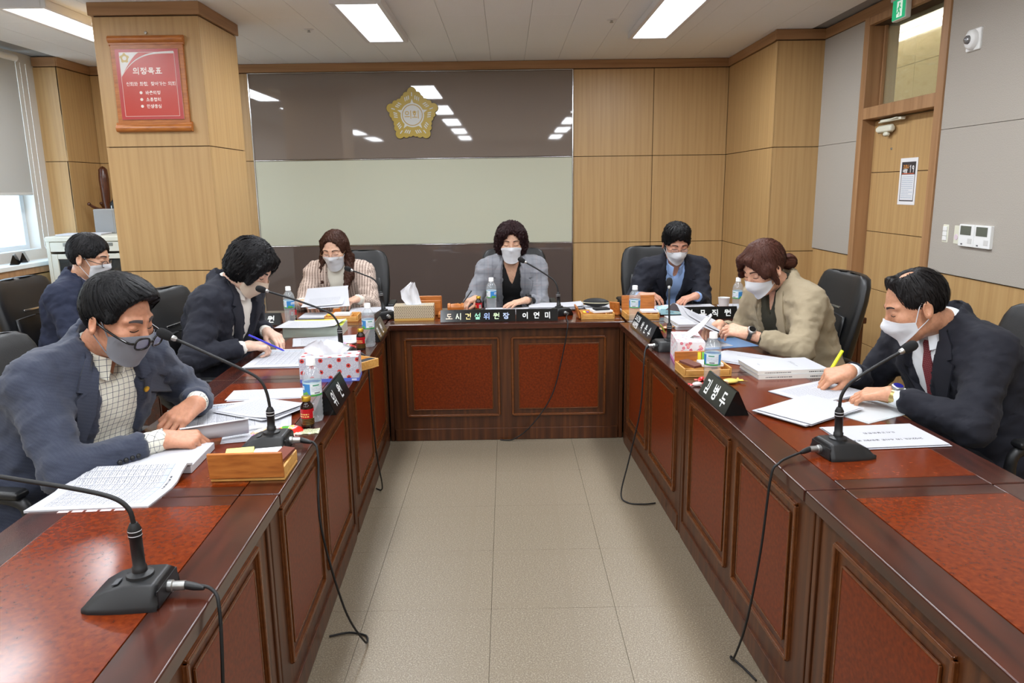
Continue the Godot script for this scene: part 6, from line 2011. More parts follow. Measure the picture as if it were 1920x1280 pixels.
func mic(label: String, base: Vector3, toward: Vector3, neck: Array) -> Vector3:
	toward.y = 0.0
	toward = toward.normalized()
	var t := thing("gooseneck_microphone", label, "microphone", base, atan2(toward.x, toward.z), "gooseneck desk microphones")
	# base: loaf-shaped, sides and speaker end sloping
	var rows := []
	for q in [[-0.062, 0.056, 0.001, 0.001], [-0.064, 0.058, 0.043, 0.036], [-0.05, 0.060, 0.047, 0.038], [0.0, 0.062, 0.046, 0.038], [0.035, 0.061, 0.038, 0.037], [0.062, 0.058, 0.024, 0.034], [0.076, 0.052, 0.010, 0.03], [0.079, 0.048, 0.001, 0.028]]:
		rows.append(PackedVector3Array([Vector3(-q[1], 0, q[0]), Vector3(-q[1], minf(0.012, q[2]), q[0]), Vector3(-q[3] - 0.006, q[2] * 0.9, q[0]), Vector3(-q[3], q[2], q[0]), Vector3(q[3], q[2], q[0]), Vector3(q[3] + 0.006, q[2] * 0.9, q[0]), Vector3(q[1], minf(0.012, q[2]), q[0]), Vector3(q[1], 0, q[0])]))
	var m := MB.new()
	m.patch(rows, 0.0, (rows[4][4] - rows[3][4]).cross(rows[3][5] - rows[3][4]).y < 0.0)
	put("base", m, M.black, t)
	put("plug_panel", bx(Vector3(0.1, 0.036, 0.004), 0.002), M.black, t, Vector3(0, 0.018, -0.0635))
	put("switch_plate", bx(Vector3(0.024, 0.002, 0.012), 0.0006), mat(rgb(70, 72, 76), 0.4), t, Vector3(0.02, 0.0445, 0.02), Vector3(0.2, 0, 0))
	m = MB.new()
	m.lathe(PackedVector2Array([Vector2(0.0, -0.036), Vector2(0.0095, -0.034), Vector2(0.0095, -0.012), Vector2(0.012, -0.01), Vector2(0.012, 0.0)]), 14, Vector3(0.0, 0.02, -0.064), Basis(Vector3.RIGHT, PI / 2))
	put("plug", m, M.steel, t)
	var st := neck[0] - base as Vector3
	var inv := Basis(Vector3.UP, -atan2(toward.x, toward.z))
	var tp := inv * (neck[1] - base as Vector3)
	var bt := inv * st
	bt.y = 0.0455
	m = MB.new()
	var ln := (tp - bt).length()
	var dr := (tp - bt).normalized()
	var xb := Vector3.RIGHT.cross(dr).normalized()
	m.lathe(PackedVector2Array([Vector2(0.026, 0.0), Vector2(0.025, 0.006), Vector2(0.014, 0.01), Vector2(0.0135, 0.02), Vector2(0.0115, 0.022), Vector2(0.0115, ln - 0.03), Vector2(0.0125, ln - 0.029), Vector2(0.0125, ln - 0.012), Vector2(0.007, ln), Vector2(0, ln)]), 16, bt, Basis(dr.cross(xb) * -1.0, dr, xb) if false else Basis(Quaternion(Vector3.UP, dr)))
	put("stem", m, M.black, t)
	m = MB.new()
	for k in 2:
		m.lathe(PackedVector2Array([Vector2(0.0127, ln - 0.025 + k * 0.009), Vector2(0.0127, ln - 0.0235 + k * 0.009)]), 16, bt, Basis(Quaternion(Vector3.UP, dr)))
	put("ring", m, M.white_metal, t)
	var pts := []
	for i in range(1, neck.size()): pts.append(inv * (neck[i] - base as Vector3))
	var path := arc(pts, 7)
	m = MB.new()
	m.tube(path, PackedFloat32Array([0.0048]), 8)
	put("gooseneck", m, M.rubber, t)
	var e := path[path.size() - 1]
	var ed := (e - path[path.size() - 3]).normalized()
	m = MB.new()
	m.lathe(PackedVector2Array([Vector2(0.005, -0.012), Vector2(0.0085, -0.006), Vector2(0.0085, 0.004)]), 12, e, Basis(Quaternion(Vector3.UP, ed)))
	put("collar", m, M.steel, t)
	m = MB.new()
	m.lathe(PackedVector2Array([Vector2(0.008, 0.002), Vector2(0.0135, 0.008), Vector2(0.0155, 0.022), Vector2(0.0155, 0.036), Vector2(0.012, 0.046), Vector2(0.006, 0.05), Vector2(0, 0.051)]), 14, e, Basis(Quaternion(Vector3.UP, ed)))
	put("foam_head", m, M.foam, t)
	return base + toward * -0.1 + Vector3(0, 0.02, 0)

func cable(label: String, pts: Array, r := 0.0035) -> void:
	var m := MB.new()
	m.tube(arc(pts, 8), PackedFloat32Array([r]), 8)
	# overmoulded boot at the plug end
	var p0: Vector3 = pts[0]
	var d: Vector3 = (pts[1] - pts[0]).normalized()
	var t := thing("microphone_cable", label, "cable", p0, 0.0, "microphone cables")
	for k in m.v.size(): m.v[k] -= p0
	put("cord", m, M.rubber, t)
	m = MB.new()
	m.tube(PackedVector3Array([-d * 0.002, d * 0.018, d * 0.036]), PackedFloat32Array([0.0085, 0.008, 0.0045]), 10)
	put("boot", m, M.black, t)

func water(label: String, x: float, z: float, turn := 0.0, y := T) -> void:
	var t := thing("water_bottle", label, "bottle", Vector3(x, y, z), turn, "clear water bottles")
	var pr := PackedVector2Array([Vector2(0, 0.004), Vector2(0.018, 0.0), Vector2(0.027, 0.002), Vector2(0.031, 0.01)])
	for k in 5:
		pr.append(Vector2(0.0318, 0.016 + k * 0.0135))
		pr.append(Vector2(0.0292, 0.0225 + k * 0.0135))
	pr.append_array(PackedVector2Array([Vector2(0.0318, 0.086), Vector2(0.0312, 0.092), Vector2(0.0312, 0.142), Vector2(0.0322, 0.148), Vector2(0.0318, 0.158), Vector2(0.027, 0.174), Vector2(0.018, 0.187), Vector2(0.0135, 0.192), Vector2(0.0135, 0.198)]))
	if not shared.has("bottle"):
		var m := MB.new()
		m.lathe(pr, 24)
		shared.bottle = m.mesh()
		m = MB.new()
		m.lathe(PackedVector2Array([Vector2(0.0, 0.219), Vector2(0.0135, 0.219), Vector2(0.0152, 0.217), Vector2(0.0155, 0.2), Vector2(0.0162, 0.1985), Vector2(0.0162, 0.1955), Vector2(0.0, 0.1955)]), 24)
		shared.cap = m.mesh()
		m = MB.new()
		m.lathe(PackedVector2Array([Vector2(0.0318, 0.093), Vector2(0.0318, 0.1405)]), 28)
		shared.label = m.mesh()
		var im := canvas(512, 128, rgb(62, 138, 206))
		im.fill_rect(Rect2i(0, 0, 512, 14), rgb(196, 226, 236))
		for i in 512:
			var hh := int(26.0 + 14.0 * sin(i * 0.055) + 8.0 * sin(i * 0.13))
			im.fill_rect(Rect2i(i, 128 - hh, 1, hh), rgb(110, 178, 62))
			im.fill_rect(Rect2i(i, 128 - hh / 2, 1, hh / 2), rgb(58, 148, 84))
		im.fill_rect(Rect2i(190, 10, 130, 100), rgb(226, 234, 240))
		im.fill_rect(Rect2i(214, 22, 60, 12), rgb(70, 150, 120))
		lines(im, Rect2i(200, 40, 110, 44), 6, rgb(120, 136, 170), 3, 2)
		for i in 26: im.fill_rect(Rect2i(226 + i * 2, 92, 1 + i % 2, 12), rgb(60, 60, 70))
		for k in 2:
			var bx0 := 30 + k * 350
			im.fill_rect(Rect2i(bx0 + 6, 36, 96, 34), rgb(232, 240, 246))
			lines(im, Rect2i(bx0 + 12, 42, 84, 22), 2, rgb(40, 90, 170), 6 + k, 6)
		shared.label_mat = printed(im, 0.3)
		var w := mat(Color(0.86, 0.9, 0.92, 0.2), 0.05)
		w.transparency = BaseMaterial3D.TRANSPARENCY_ALPHA
		shared.water = w
	put("clear_body", shared.bottle, shared.water, t)
	put("label_band", shared.label, shared.label_mat, t)
	put("cap", shared.cap, M.plastic_white, t)

func tonic(label: String, x: float, z: float, turn := 0.0) -> void:
	var t := thing("tonic_bottle", label, "bottle", Vector3(x, T, z), turn, "brown tonic bottles with gold caps")
	if not shared.has("tonic"):
		var m := MB.new()
		m.lathe(PackedVector2Array([Vector2(0, 0), Vector2(0.02, 0), Vector2(0.0215, 0.003), Vector2(0.0215, 0.07), Vector2(0.019, 0.078), Vector2(0.0125, 0.086), Vector2(0.0125, 0.092)]), 20)
		shared.tonic = m.mesh()
		m = MB.new()
		m.lathe(PackedVector2Array([Vector2(0.0, 0.107), Vector2(0.0135, 0.107), Vector2(0.015, 0.105), Vector2(0.015, 0.091), Vector2(0.0, 0.091)]), 20)
		shared.tonic_cap = m.mesh()
		m = MB.new()
		m.lathe(PackedVector2Array([Vector2(0.0219, 0.008), Vector2(0.0219, 0.066)]), 22)
		shared.tonic_label = m.mesh()
		var im := canvas(256, 128, rgb(176, 24, 34))
		im.fill_rect(Rect2i(0, 70, 256, 58), rgb(46, 32, 16))
		for k in 4: im.fill_rect(Rect2i(0, 74 + k * 12, 256, 4), rgb(122, 92, 40))
		im.fill_rect(Rect2i(150, 24, 26, 50), rgb(230, 228, 224))
		for i in 11: im.fill_rect(Rect2i(152, 26 + i * 4, 22, 1 + i % 3), rgb(30, 30, 30))
		lines(im, Rect2i(36, 26, 84, 34), 2, rgb(226, 190, 110), 9, 9)
		shared.tonic_mat = printed(im, 0.25)
	put("glass_body", shared.tonic, mat(rgb(34, 14, 8), 0.08), t)
	put("label_band", shared.tonic_label, shared.tonic_mat, t)
	put("cap", shared.tonic_cap, M.gold, t)

# box of tissues: length along local x, one tuft of tissue out of the slot
func tissue_box(label: String, x: float, z: float, turn: float, s: Vector3, side: Image, base: Color, band: float, tuft: Array) -> void:
	var t := thing("tissue_box", label, "tissue box", Vector3(x, T, z), turn)
	var body := put("carton", bx(s, 0.0015), mat(base, 0.55), t, Vector3(0, s.y / 2, 0))
	var pm := printed(side, 0.5)
	var o := 0.0004
	var h := s / 2
	for q in [[Vector3(-h.x, -h.y, h.z + o), Vector3(h.x, -h.y, h.z + o), Vector3(h.x, h.y, h.z + o), Vector3(-h.x, h.y, h.z + o), 0.0, 1.0], [Vector3(h.x, -h.y, -h.z - o), Vector3(-h.x, -h.y, -h.z - o), Vector3(-h.x, h.y, -h.z - o), Vector3(h.x, h.y, -h.z - o), 0.0, 1.0], [Vector3(h.x + o, -h.y, h.z), Vector3(h.x + o, -h.y, -h.z), Vector3(h.x + o, h.y, -h.z), Vector3(h.x + o, h.y, h.z), 0.0, s.z / s.x], [Vector3(-h.x - o, -h.y, -h.z), Vector3(-h.x - o, -h.y, h.z), Vector3(-h.x - o, h.y, h.z), Vector3(-h.x - o, h.y, -h.z), 0.0, s.z / s.x]]:
		var m := MB.new()
		m.quad(q[0], q[1], q[2], q[3])
		for k in m.uv.size(): m.uv[k].x *= q[5]
		put("printed_side", m, pm, body)
	var m2 := MB.new()
	m2.quad(Vector3(-h.x, h.y + o, h.z), Vector3(h.x, h.y + o, h.z), Vector3(h.x, h.y + o, -h.z), Vector3(-h.x, h.y + o, -h.z), Vector3.UP)
	for k in m2.uv.size(): m2.uv[k].y *= 1.0 - band
	put("printed_top", m2, pm, body)
	m2 = MB.new()
	var sl := PackedVector2Array()
	for k in 24: sl.append(Vector2(cos(TAU * k / 24) * s.x * 0.3, sin(TAU * k / 24) * s.z * 0.2))
	m2.x = Transform3D(Basis(Vector3.RIGHT, -PI / 2), Vector3(0, h.y + 0.0006, 0))
	m2.prism(sl, 0.0, 0.0006)
	put("slot_film", m2, mat(rgb(196, 198, 200), 0.25), body)
	# tissue: folded sheet lofted from the slot up through the given outline [height, x, half width, z, depth of fold]
	var rows := []
	for q in tuft:
		var ln := PackedVector3Array()
		for i in 15:
			var u := i / 14.0 * 2.0 - 1.0
			ln.append(Vector3(q[1] + u * q[2], s.y + q[0] + 0.006 * sin(u * 9.0 + q[0] * 60.0), q[3] + q[4] * sin(u * 5.0 + q[0] * 22.0) + q[4] * 0.5 * cos(u * 11.0)))
		rows.append(ln)
	m2 = MB.new()
	m2.patch(rows, 0.0012)
	put("tissue", m2, M.tissue, t)

func sheet(mb: MB, c: Vector3, turn: float, w: float, d: float, lift := 0.0, curl := 0.0, n := 6) -> void:   # a paper sheet, w along local x
	var rows := []
	var b := Basis(Vector3.UP, turn)
	for j in n + 1:
		var ln := PackedVector3Array()
		for i in n + 1:
			var u := i / float(n) - 0.5
			var v := j / float(n) - 0.5
			var yy := lift * maxf(0.0, u) * maxf(0.0, u) * 4.0 + curl * maxf(0.0, -v - 0.1) * maxf(0.0, -v - 0.1) * 8.0
			ln.append(c + b * Vector3(u * w, yy, v * d))
		rows.append(ln)
	mb.patch(rows, 0.0008)

func paper_stack(called: String, label: String, cat: String, x: float, z: float, turn: float, w: float, d: float, n: int, top: Material, spread := 0.02, seed_ := 1, y := T, lift := 0.0) -> Node3D:
	var t := thing(called, label, cat, Vector3(x, y, z), turn)
	var g := RandomNumberGenerator.new()
	g.seed = seed_
	for k in n:
		var m := MB.new()
		sheet(m, Vector3(g.randf_range(-spread, spread) if k < n - 1 else 0.0, 0.0012 + k * 0.0016, g.randf_range(-spread, spread) if k < n - 1 else 0.0), g.randf_range(-spread, spread) * 4.0 if k < n - 1 else 0.0, w, d, lift if k == n - 1 else lift * 0.5)
		put("sheet", m, top if k == n - 1 else M.paper, t)
	return t

func book(called: String, label: String, x: float, y: float, z: float, turn: float, s: Vector3, cover: Material, spine: Material = null) -> Node3D:
	var t := thing(called, label, "book", Vector3(x, y, z), turn)
	put("page_block", bx(Vector3(s.x - 0.004, s.y - 0.003, s.z - 0.002), 0.001), M.paper_cream, t, Vector3(0, s.y / 2, 0))
	var m := MB.new()
	m.quad(Vector3(-s.x / 2, s.y, s.z / 2), Vector3(s.x / 2, s.y, s.z / 2), Vector3(s.x / 2, s.y, -s.z / 2), Vector3(-s.x / 2, s.y, -s.z / 2), Vector3.UP)
	m.box(Vector3(0, 0.0008, 0), Vector3(s.x, 0.0015, s.z))
	m.box(Vector3(0, s.y - 0.0009, 0), Vector3(s.x, 0.0015, s.z))
	put("cover", m, cover, t)
	m = MB.new()
	m.quad(Vector3(-s.x / 2, 0, s.z / 2 + 0.0006), Vector3(s.x / 2, 0, s.z / 2 + 0.0006), Vector3(s.x / 2, s.y, s.z / 2 + 0.0006), Vector3(-s.x / 2, s.y, s.z / 2 + 0.0006), Vector3.BACK)
	put("spine", m, spine if spine else M.paper, t)
	return t

# wooden desk tidy: tray with a raised back lid, notes and flags inside; length along local x
func desk_tidy(label: String, x: float, z: float, turn: float, lid: bool, notes: Array) -> Node3D:
	var t := thing("desk_tidy", label, "desk organizer", Vector3(x, T, z), turn, "wooden desk tidies")
	var w := 0.2
	var d := 0.14
	put("tray", bx(Vector3(w, 0.008, d), 0.002), M.pine, t, Vector3(0, 0.004, 0))
	put("tray_side", bx(Vector3(0.008, 0.03, d), 0.002), M.pine, t, Vector3(-w / 2 + 0.004, 0.023, 0))
	put("tray_side", bx(Vector3(0.008, 0.03, d), 0.002), M.pine, t, Vector3(w / 2 - 0.004, 0.023, 0))
	put("tray_back", bx(Vector3(w - 0.017, 0.03, 0.008), 0.002), M.pine, t, Vector3(0, 0.023, -d / 2 + 0.004))
	put("tray_front", bx(Vector3(w - 0.017, 0.022, 0.008), 0.002), M.pine, t, Vector3(0, 0.019, d / 2 - 0.004))
	put("divider", bx(Vector3(0.005, 0.024, d - 0.017), 0.001), M.pine, t, Vector3(0.052, 0.02, 0))
	if lid:
		put("lid", bx(Vector3(w, 0.075, 0.01), 0.003), M.honey, t, Vector3(0, 0.048, d / 2 + 0.007), Vector3(0.12, 0, 0))
	for q in notes:
		put(q[0], bx(q[2], 0.0006), mat(q[1], 0.8), t, q[3], q[4] if q.size() > 4 else Vector3.ZERO)
	return t

func sweet(label: String, x: float, z: float, turn: float, a: Color, b: Color, s := 0.05) -> void:
	var t := thing("wrapped_sweet", label, "sweet", Vector3(x, T, z), turn, "wrapped sweets on the desks")
	var m := MB.new()
	m.ball(Vector3(0, 0.009, 0), Vector3(s * 0.42, 0.009, s * 0.28), 12)
	put("wrapper", m, mat(a, 0.25), t)
	for sg in [-1.0, 1.0]:
		m = MB.new()
		var rows := []
		for j in 3:
			var ln := PackedVector3Array()
			for i in 7:
				ln.append(Vector3(sg * (s * 0.38 + j * s * 0.13), 0.008 + 0.003 * sin(i * 2.1 + j), (i / 6.0 - 0.5) * s * (0.24 + 0.24 * j)))
			rows.append(ln)
		m.patch(rows, 0.0008)
		put("twist", m, mat(b, 0.3), t)

func packet(label: String, x: float, z: float, turn: float, w: float, d: float, h: float, im: Image) -> void:
	var t := thing("snack_packet", label, "packet", Vector3(x, T, z), turn)
	var top := []
	for j in 9:
		var ln := PackedVector3Array()
		for i in 11:
			var u := i / 10.0 * 2.0 - 1.0
			var v := j / 8.0 * 2.0 - 1.0
			ln.append(Vector3(u * w / 2, 0.002 + h * (1.0 - u * u * u * u) * (1.0 - v * v) + 0.0015 * sin(u * 9.0 + v * 7.0), v * d / 2))
		top.append(ln)
	var m := MB.new()
	m.patch(top, 0.0015)
	put("film", m, printed(im, 0.22), t)

func page(kind: String, seed_: int) -> Image:
	var im := canvas(420, 594, rgb(190, 191, 197))
	if kind == "table":
		var c := rgb(104, 108, 118)
		im.fill_rect(Rect2i(40, 60, 340, 26), rgb(176, 188, 202))
		for k in 16: im.fill_rect(Rect2i(40, 60 + k * 31, 340, 2), c)
		for k in 9: im.fill_rect(Rect2i(40 + k * 42, 60, 2, 466), c)
		for k in 8: lines(im, Rect2i(44 + k * 42, 92, 32, 428), 34, rgb(96, 98, 108), seed_ + k, 3)
		lines(im, Rect2i(130, 28, 160, 18), 1, rgb(80, 80, 84), seed_, 10)
	elif kind == "text":
		lines(im, Rect2i(50, 60, 320, 480), 26, rgb(108, 110, 118), seed_, 4)
	elif kind == "cover":
		lines(im, Rect2i(120, 180, 180, 30), 2, rgb(120, 122, 126), seed_, 7)
		im.fill_rect(Rect2i(110, 170, 200, 1), rgb(150, 150, 150))
		im.fill_rect(Rect2i(110, 220, 200, 1), rgb(150, 150, 150))
		lines(im, Rect2i(170, 480, 80, 20), 1, rgb(120, 122, 126), seed_, 7)
	elif kind == "blank":
		pass
	return im

func table_things() -> void:
	var white := rgb(236, 238, 238)
	# ---- microphones ----
	var plug0 := mic("gooseneck microphone alone on the empty side desk", Vector3(-0.735, T, -1.33), Vector3(-1, 0, 0.06), [Vector3(-0.719, T, -1.33), Vector3(-0.72, 0.875, -1.33), Vector3(-0.727, 0.905, -1.33), Vector3(-0.757, 0.928, -1.33), Vector3(-0.833, 0.945, -1.335), Vector3(-0.95, 0.965, -1.34), Vector3(-1.06, 0.985, -1.345)])
	var plug1 := mic("gooseneck microphone aimed at the man in blue-grey jacket", Vector3(-0.742, T, -2.19), Vector3(-1, 0, 0.03), [Vector3(-0.73, T, -2.19), Vector3(-0.729, 0.848, -2.19), Vector3(-0.735, 0.893, -2.19), Vector3(-0.751, 0.931, -2.19), Vector3(-0.790, 0.960, -2.19), Vector3(-0.916, 1.024, -2.19), Vector3(-1.0, 1.066, -2.19)])
	var plug2 := mic("gooseneck microphone aimed at the woman in navy jacket", Vector3(-0.795, T, -3.42), Vector3(-1, 0, 0.0), [Vector3(-0.783, T, -3.42), Vector3(-0.785, 0.868, -3.42), Vector3(-0.80, 0.906, -3.42), Vector3(-0.836, 0.94, -3.42), Vector3(-0.965, 0.993, -3.42), Vector3(-1.11, 1.042, -3.42)])
	var plug3 := mic("gooseneck microphone beside the spotted tissue box", Vector3(-0.755, T, -4.53), Vector3(-0.45, 0, -1), [Vector3(-0.762, T, -4.53), Vector3(-0.777, 0.885, -4.53), Vector3(-0.79, 0.929, -4.53), Vector3(-0.823, 0.962, -4.54), Vector3(-0.892, 0.989, -4.56), Vector3(-0.955, 1.01, -4.58)])
	var plug4 := mic("gooseneck microphone beside the twin nameplates on the centre desk", Vector3(0.318, T, -4.55), Vector3(-0.5, 0, -1), [Vector3(0.314, T, -4.555), Vector3(0.309, 0.86, -4.56), Vector3(0.302, 0.897, -4.565), Vector3(0.279, 0.934, -4.58), Vector3(0.191, 0.994, -4.60), Vector3(0.11, 1.04, -4.62)])
	var plug5 := mic("gooseneck microphone behind the blossom-print tissue box", Vector3(0.765, T, -3.50), Vector3(1, 0, -0.1), [Vector3(0.770, T, -3.50), Vector3(0.768, 0.85, -3.50), Vector3(0.768, 0.90, -3.51), Vector3(0.772, 0.97, -3.54), Vector3(0.778, 1.012, -3.57)])
	var plug6 := mic("gooseneck microphone aimed at the man in dark suit", Vector3(0.96, T, -2.05), Vector3(1, 0, -0.12), [Vector3(0.948, T, -2.05), Vector3(0.945, 0.862, -2.05), Vector3(0.948, 0.895, -2.05), Vector3(0.964, 0.925, -2.05), Vector3(0.996, 0.946, -2.06), Vector3(1.073, 0.985, -2.08), Vector3(1.135, 1.013, -2.095)])
	# ---- cables, over the desk edge and down the front ----
	cable("black cable from the microphone on the empty desk", [plug0, Vector3(-0.585, T + 0.014, -1.33), Vector3(-0.565, T - 0.03, -1.31), Vector3(-0.56, 0.5, -1.27), Vector3(-0.555, 0.25, -1.22), Vector3(-0.56, 0.02, -1.2), Vector3(-0.61, 0.006, -1.24)])
	cable("black cable hanging past the desk tidy with yellow notes", [plug1, Vector3(-0.600, T + 0.014, -2.18), Vector3(-0.585, T - 0.03, -2.16), Vector3(-0.575, 0.5, -2.10), Vector3(-0.53, 0.2, -2.14), Vector3(-0.49, 0.03, -2.22), Vector3(-0.50, 0.006, -2.29), Vector3(-0.56, 0.006, -2.31), Vector3(-0.625, 0.006, -2.29)])
	cable("black cable hanging beside the flowered tissue box", [plug2, Vector3(-0.66, T + 0.014, -3.38), Vector3(-0.645, T - 0.03, -3.34), Vector3(-0.64, 0.5, -3.33), Vector3(-0.635, 0.25, -3.38), Vector3(-0.64, 0.06, -3.5), Vector3(-0.655, 0.006, -3.55), Vector3(-0.684, 0.006, -3.57)])
	cable("black cable drooping across the burl front of the centre desk", [plug4, Vector3(0.345, T + 0.012, -4.36), Vector3(0.345, T - 0.02, -4.265), Vector3(0.31, 0.5, -4.268), Vector3(0.25, 0.28, -4.268), Vector3(0.13, 0.1, -4.27), Vector3(0.02, 0.012, -4.275), Vector3(-0.06, 0.006, -4.29)])
	cable("black cable looping to the floor below the blossom-print tissue box", [plug5, Vector3(0.645, T + 0.012, -3.44), Vector3(0.632, T - 0.04, -3.40), Vector3(0.62, 0.45, -3.40), Vector3(0.575, 0.2, -3.42), Vector3(0.535, 0.03, -3.40), Vector3(0.56, 0.006, -3.345), Vector3(0.63, 0.006, -3.325), Vector3(0.69, 0.006, -3.335)])
	cable("black cable from the microphone of the man in dark suit", [plug6, Vector3(0.79, T + 0.012, -2.0), Vector3(0.745, T + 0.008, -1.96), Vector3(0.722, T - 0.03, -1.95), Vector3(0.712, 0.45, -1.97), Vector3(0.70, 0.2, -2.02), Vector3(0.695, 0.03, -2.1), Vector3(0.70, 0.006, -2.14), Vector3(0.725, 0.006, -2.07), Vector3(0.74, 0.006, -2.02)])
	# ---- bottles ----
	water("clear water bottle in front of the flowered tissue box", -0.668, -2.455, 2.4)
	water("clear water bottle beside tonic on the side desk of the woman in navy jacket", -0.70, -3.68, 2.2)
	water("clear water bottle standing in front of the white-lettered nameplate edge near tweed jacket", -1.30, -4.40, 0.6)
	water("clear water bottle behind the centre nameplates, before the woman in grey", -0.104, -4.69, 0.6)
	water("clear water bottle at the inner corner beside the small lettered nameplate", 0.722, -4.205, 1.3)
	water("clear water bottle behind the sleeve of the woman in beige jacket", 1.40, -4.50, 0.6)
	water("clear water bottle behind the leaning three-syllable nameplate on the side desk", 0.785, -2.80, 1.3)
	water("clear water bottle behind the shoulder of the woman in navy jacket", -1.72, -4.72, 1.0)
	tonic("brown tonic bottle with gold cap on a foil sachet", -0.672, -2.385, 2.3)
	tonic("brown tonic bottle with gold cap before the red sweets", -0.725, -3.60, 2.3)
	tonic("brown tonic bottle behind the lettered centre nameplate", -0.185, -4.66, 1.2)
	tonic("brown tonic bottle near the sleeve of the woman in beige jacket", 1.475, -4.58, 1.2)
	tonic("red labelled tonic bottle behind the water bottle near tweed jacket", -1.31, -4.50, 0.8)
	# ---- tissue boxes ----
	var im := canvas(470, 200, rgb(196, 196, 206))
	var g := RandomNumberGenerator.new()
	g.seed = 5
	for k in 5200: im.fill_rect(Rect2i(g.randi_range(0, 468), g.randi_range(0, 172), 2, 2), rgb(242, 242, 244) if k % 2 else rgb(120, 120, 160))
	for j in 4:
		for i in 4:
			var p := Vector2(24 + i * 146 + (73 if j % 2 else 0), 22 + j * 48)
			for k in 7: disc(im, p + Vector2(cos(TAU * k / 7), sin(TAU * k / 7)) * 12, 6.5, rgb(206, 62, 56))
			disc(im, p, 10, rgb(196, 48, 44))
			disc(im, p, 6, rgb(46, 14, 16))
	im.fill_rect(Rect2i(0, 172, 470, 28), rgb(92, 112, 206))
	im.fill_rect(Rect2i(410, 178, 40, 16), rgb(206, 214, 240))
	tissue_box("tissue box printed with red flowers and blue band, tissue tuft out", -0.742, -3.036, 0.1, Vector3(0.238, 0.102, 0.118), im, rgb(210, 210, 216), 0.14, [[-0.02, 0.0, 0.045, 0, 0.002], [0.004, -0.005, 0.06, 0, 0.006], [0.02, -0.012, 0.085, -0.004, 0.010], [0.034, -0.012, 0.095, -0.01, 0.014], [0.046, -0.018, 0.07, -0.014, 0.010], [0.056, -0.03, 0.03, -0.016, 0.004]])
	im = canvas(480, 180, rgb(196, 180, 152))
	for j in 8:
		for i in 22: disc(im, Vector2(14 + i * 22 + (8 if j % 2 else 0), 12 + j * 19), 5.5, rgb(64, 48, 36))
	im.fill_rect(Rect2i(0, 152, 480, 28), rgb(196, 156, 78))
	tissue_box("tan tissue box with dark dots and a tall white tissue", -0.566, -4.474, 0.04, Vector3(0.236, 0.088, 0.12), im, rgb(200, 184, 156), 0.15, [[-0.02, 0.0, 0.035, 0, 0.002], [0.004, -0.002, 0.045, 0, 0.006], [0.04, -0.02, 0.055, 0.0, 0.012], [0.08, -0.028, 0.052, 0.002, 0.012], [0.11, -0.02, 0.034, 0.002, 0.008], [0.132, -0.004, 0.014, 0.002, 0.004]])
	im = canvas(480, 210, rgb(240, 236, 240))
	g.seed = 8
	for k in 46:
		var p := Vector2(g.randi_range(0, 480), g.randi_range(0, 180))
		var cl: Color = [rgb(232, 128, 146), rgb(240, 176, 168), rgb(216, 108, 128), rgb(110, 96, 140)][k % 4]
		if k % 4 == 3:
			stroke(im, p, p + Vector2(g.randi_range(-14, 14), 14), 3, cl)
		else:
			for q in 5: disc(im, p + Vector2(cos(TAU * q / 5), sin(TAU * q / 5)) * 8, 6, cl)
	im.fill_rect(Rect2i(0, 184, 480, 26), rgb(214, 128, 190))
	tissue_box("white tissue box with pink blossom print, tissue pulled out sideways", 0.795, -3.245, 1.47, Vector3(0.238, 0.112, 0.118), im, rgb(238, 234, 238), 0.12, [[-0.02, 0.02, 0.03, 0, 0.002], [0.004, 0.01, 0.036, 0.0, 0.004], [0.03, 0.0, 0.04, 0.03, 0.006], [0.06, -0.012, 0.045, 0.06, 0.008], [0.09, -0.024, 0.03, 0.085, 0.006], [0.105, -0.04, 0.008, 0.092, 0.002]])
	# wet wipes pack
	var t := thing("wet_wipes_pack", "pale blue wet wipes pack with daisies behind the open book", "wipes", Vector3(0.985, T, -4.49), 0.03)
	var m := MB.new()
	m.box(Vector3(0, 0.026, 0), Vector3(0.17, 0.052, 0.09), 0.02)
	put("pack", m, mat(rgb(176, 214, 226), 0.3), t)
	im = canvas(256, 100, rgb(166, 214, 226))
	lines(im, Rect2i(60, 40, 90, 30), 2, rgb(70, 100, 110), 5, 7)
	for k in 5: disc(im, Vector2(170 + k * 17, 66 + (k % 3) * 8), 7, rgb(236, 240, 200))
	m = MB.new()
	m.quad(Vector3(-0.065, 0.008, 0.0456), Vector3(0.065, 0.008, 0.0456), Vector3(0.065, 0.044, 0.0456), Vector3(-0.065, 0.044, 0.0456), Vector3.BACK)
	put("print", m, printed(im, 0.3), t)
	put("flap", bx(Vector3(0.09, 0.003, 0.05), 0.001), mat(rgb(226, 236, 240), 0.4), t, Vector3(0, 0.0535, 0))
	# ---- nameplates ----
	var gold := rgb(236, 238, 236)
	im = canvas(1776, 272, rgb(14, 15, 16))
	var cols := [rgb(240, 214, 190), rgb(226, 236, 214), rgb(244, 222, 150), rgb(160, 226, 196), rgb(168, 190, 240), rgb(210, 232, 190), rgb(190, 206, 240)]
	for k in 7: hangul(im, "도시건설위원장"[k], 130 + k * 226, 78, 140, 20, cols[k])
	nameplate("black nameplate with seven iridescent letters on the centre desk", Vector3(-0.178, T, -4.368), 0.0, 0.444, 0.068, 0.06, small(im, 888, 136))
	im = canvas(992, 272, rgb(14, 15, 16))
	for k in 3: hangul(im, "이연미"[k], 150 + k * 270, 74, 140, 22, gold)
	nameplate("short black nameplate with three white letters beside the iridescent one", Vector3(0.169, T, -4.366), 0.0, 0.246, 0.068, 0.06, small(im, 496, 136))
	im = canvas(1280, 272, rgb(14, 15, 16))
	for k in 4: hangul(im, "전문위원"[k], 90 + k * 300, 66, 150, 24, gold)
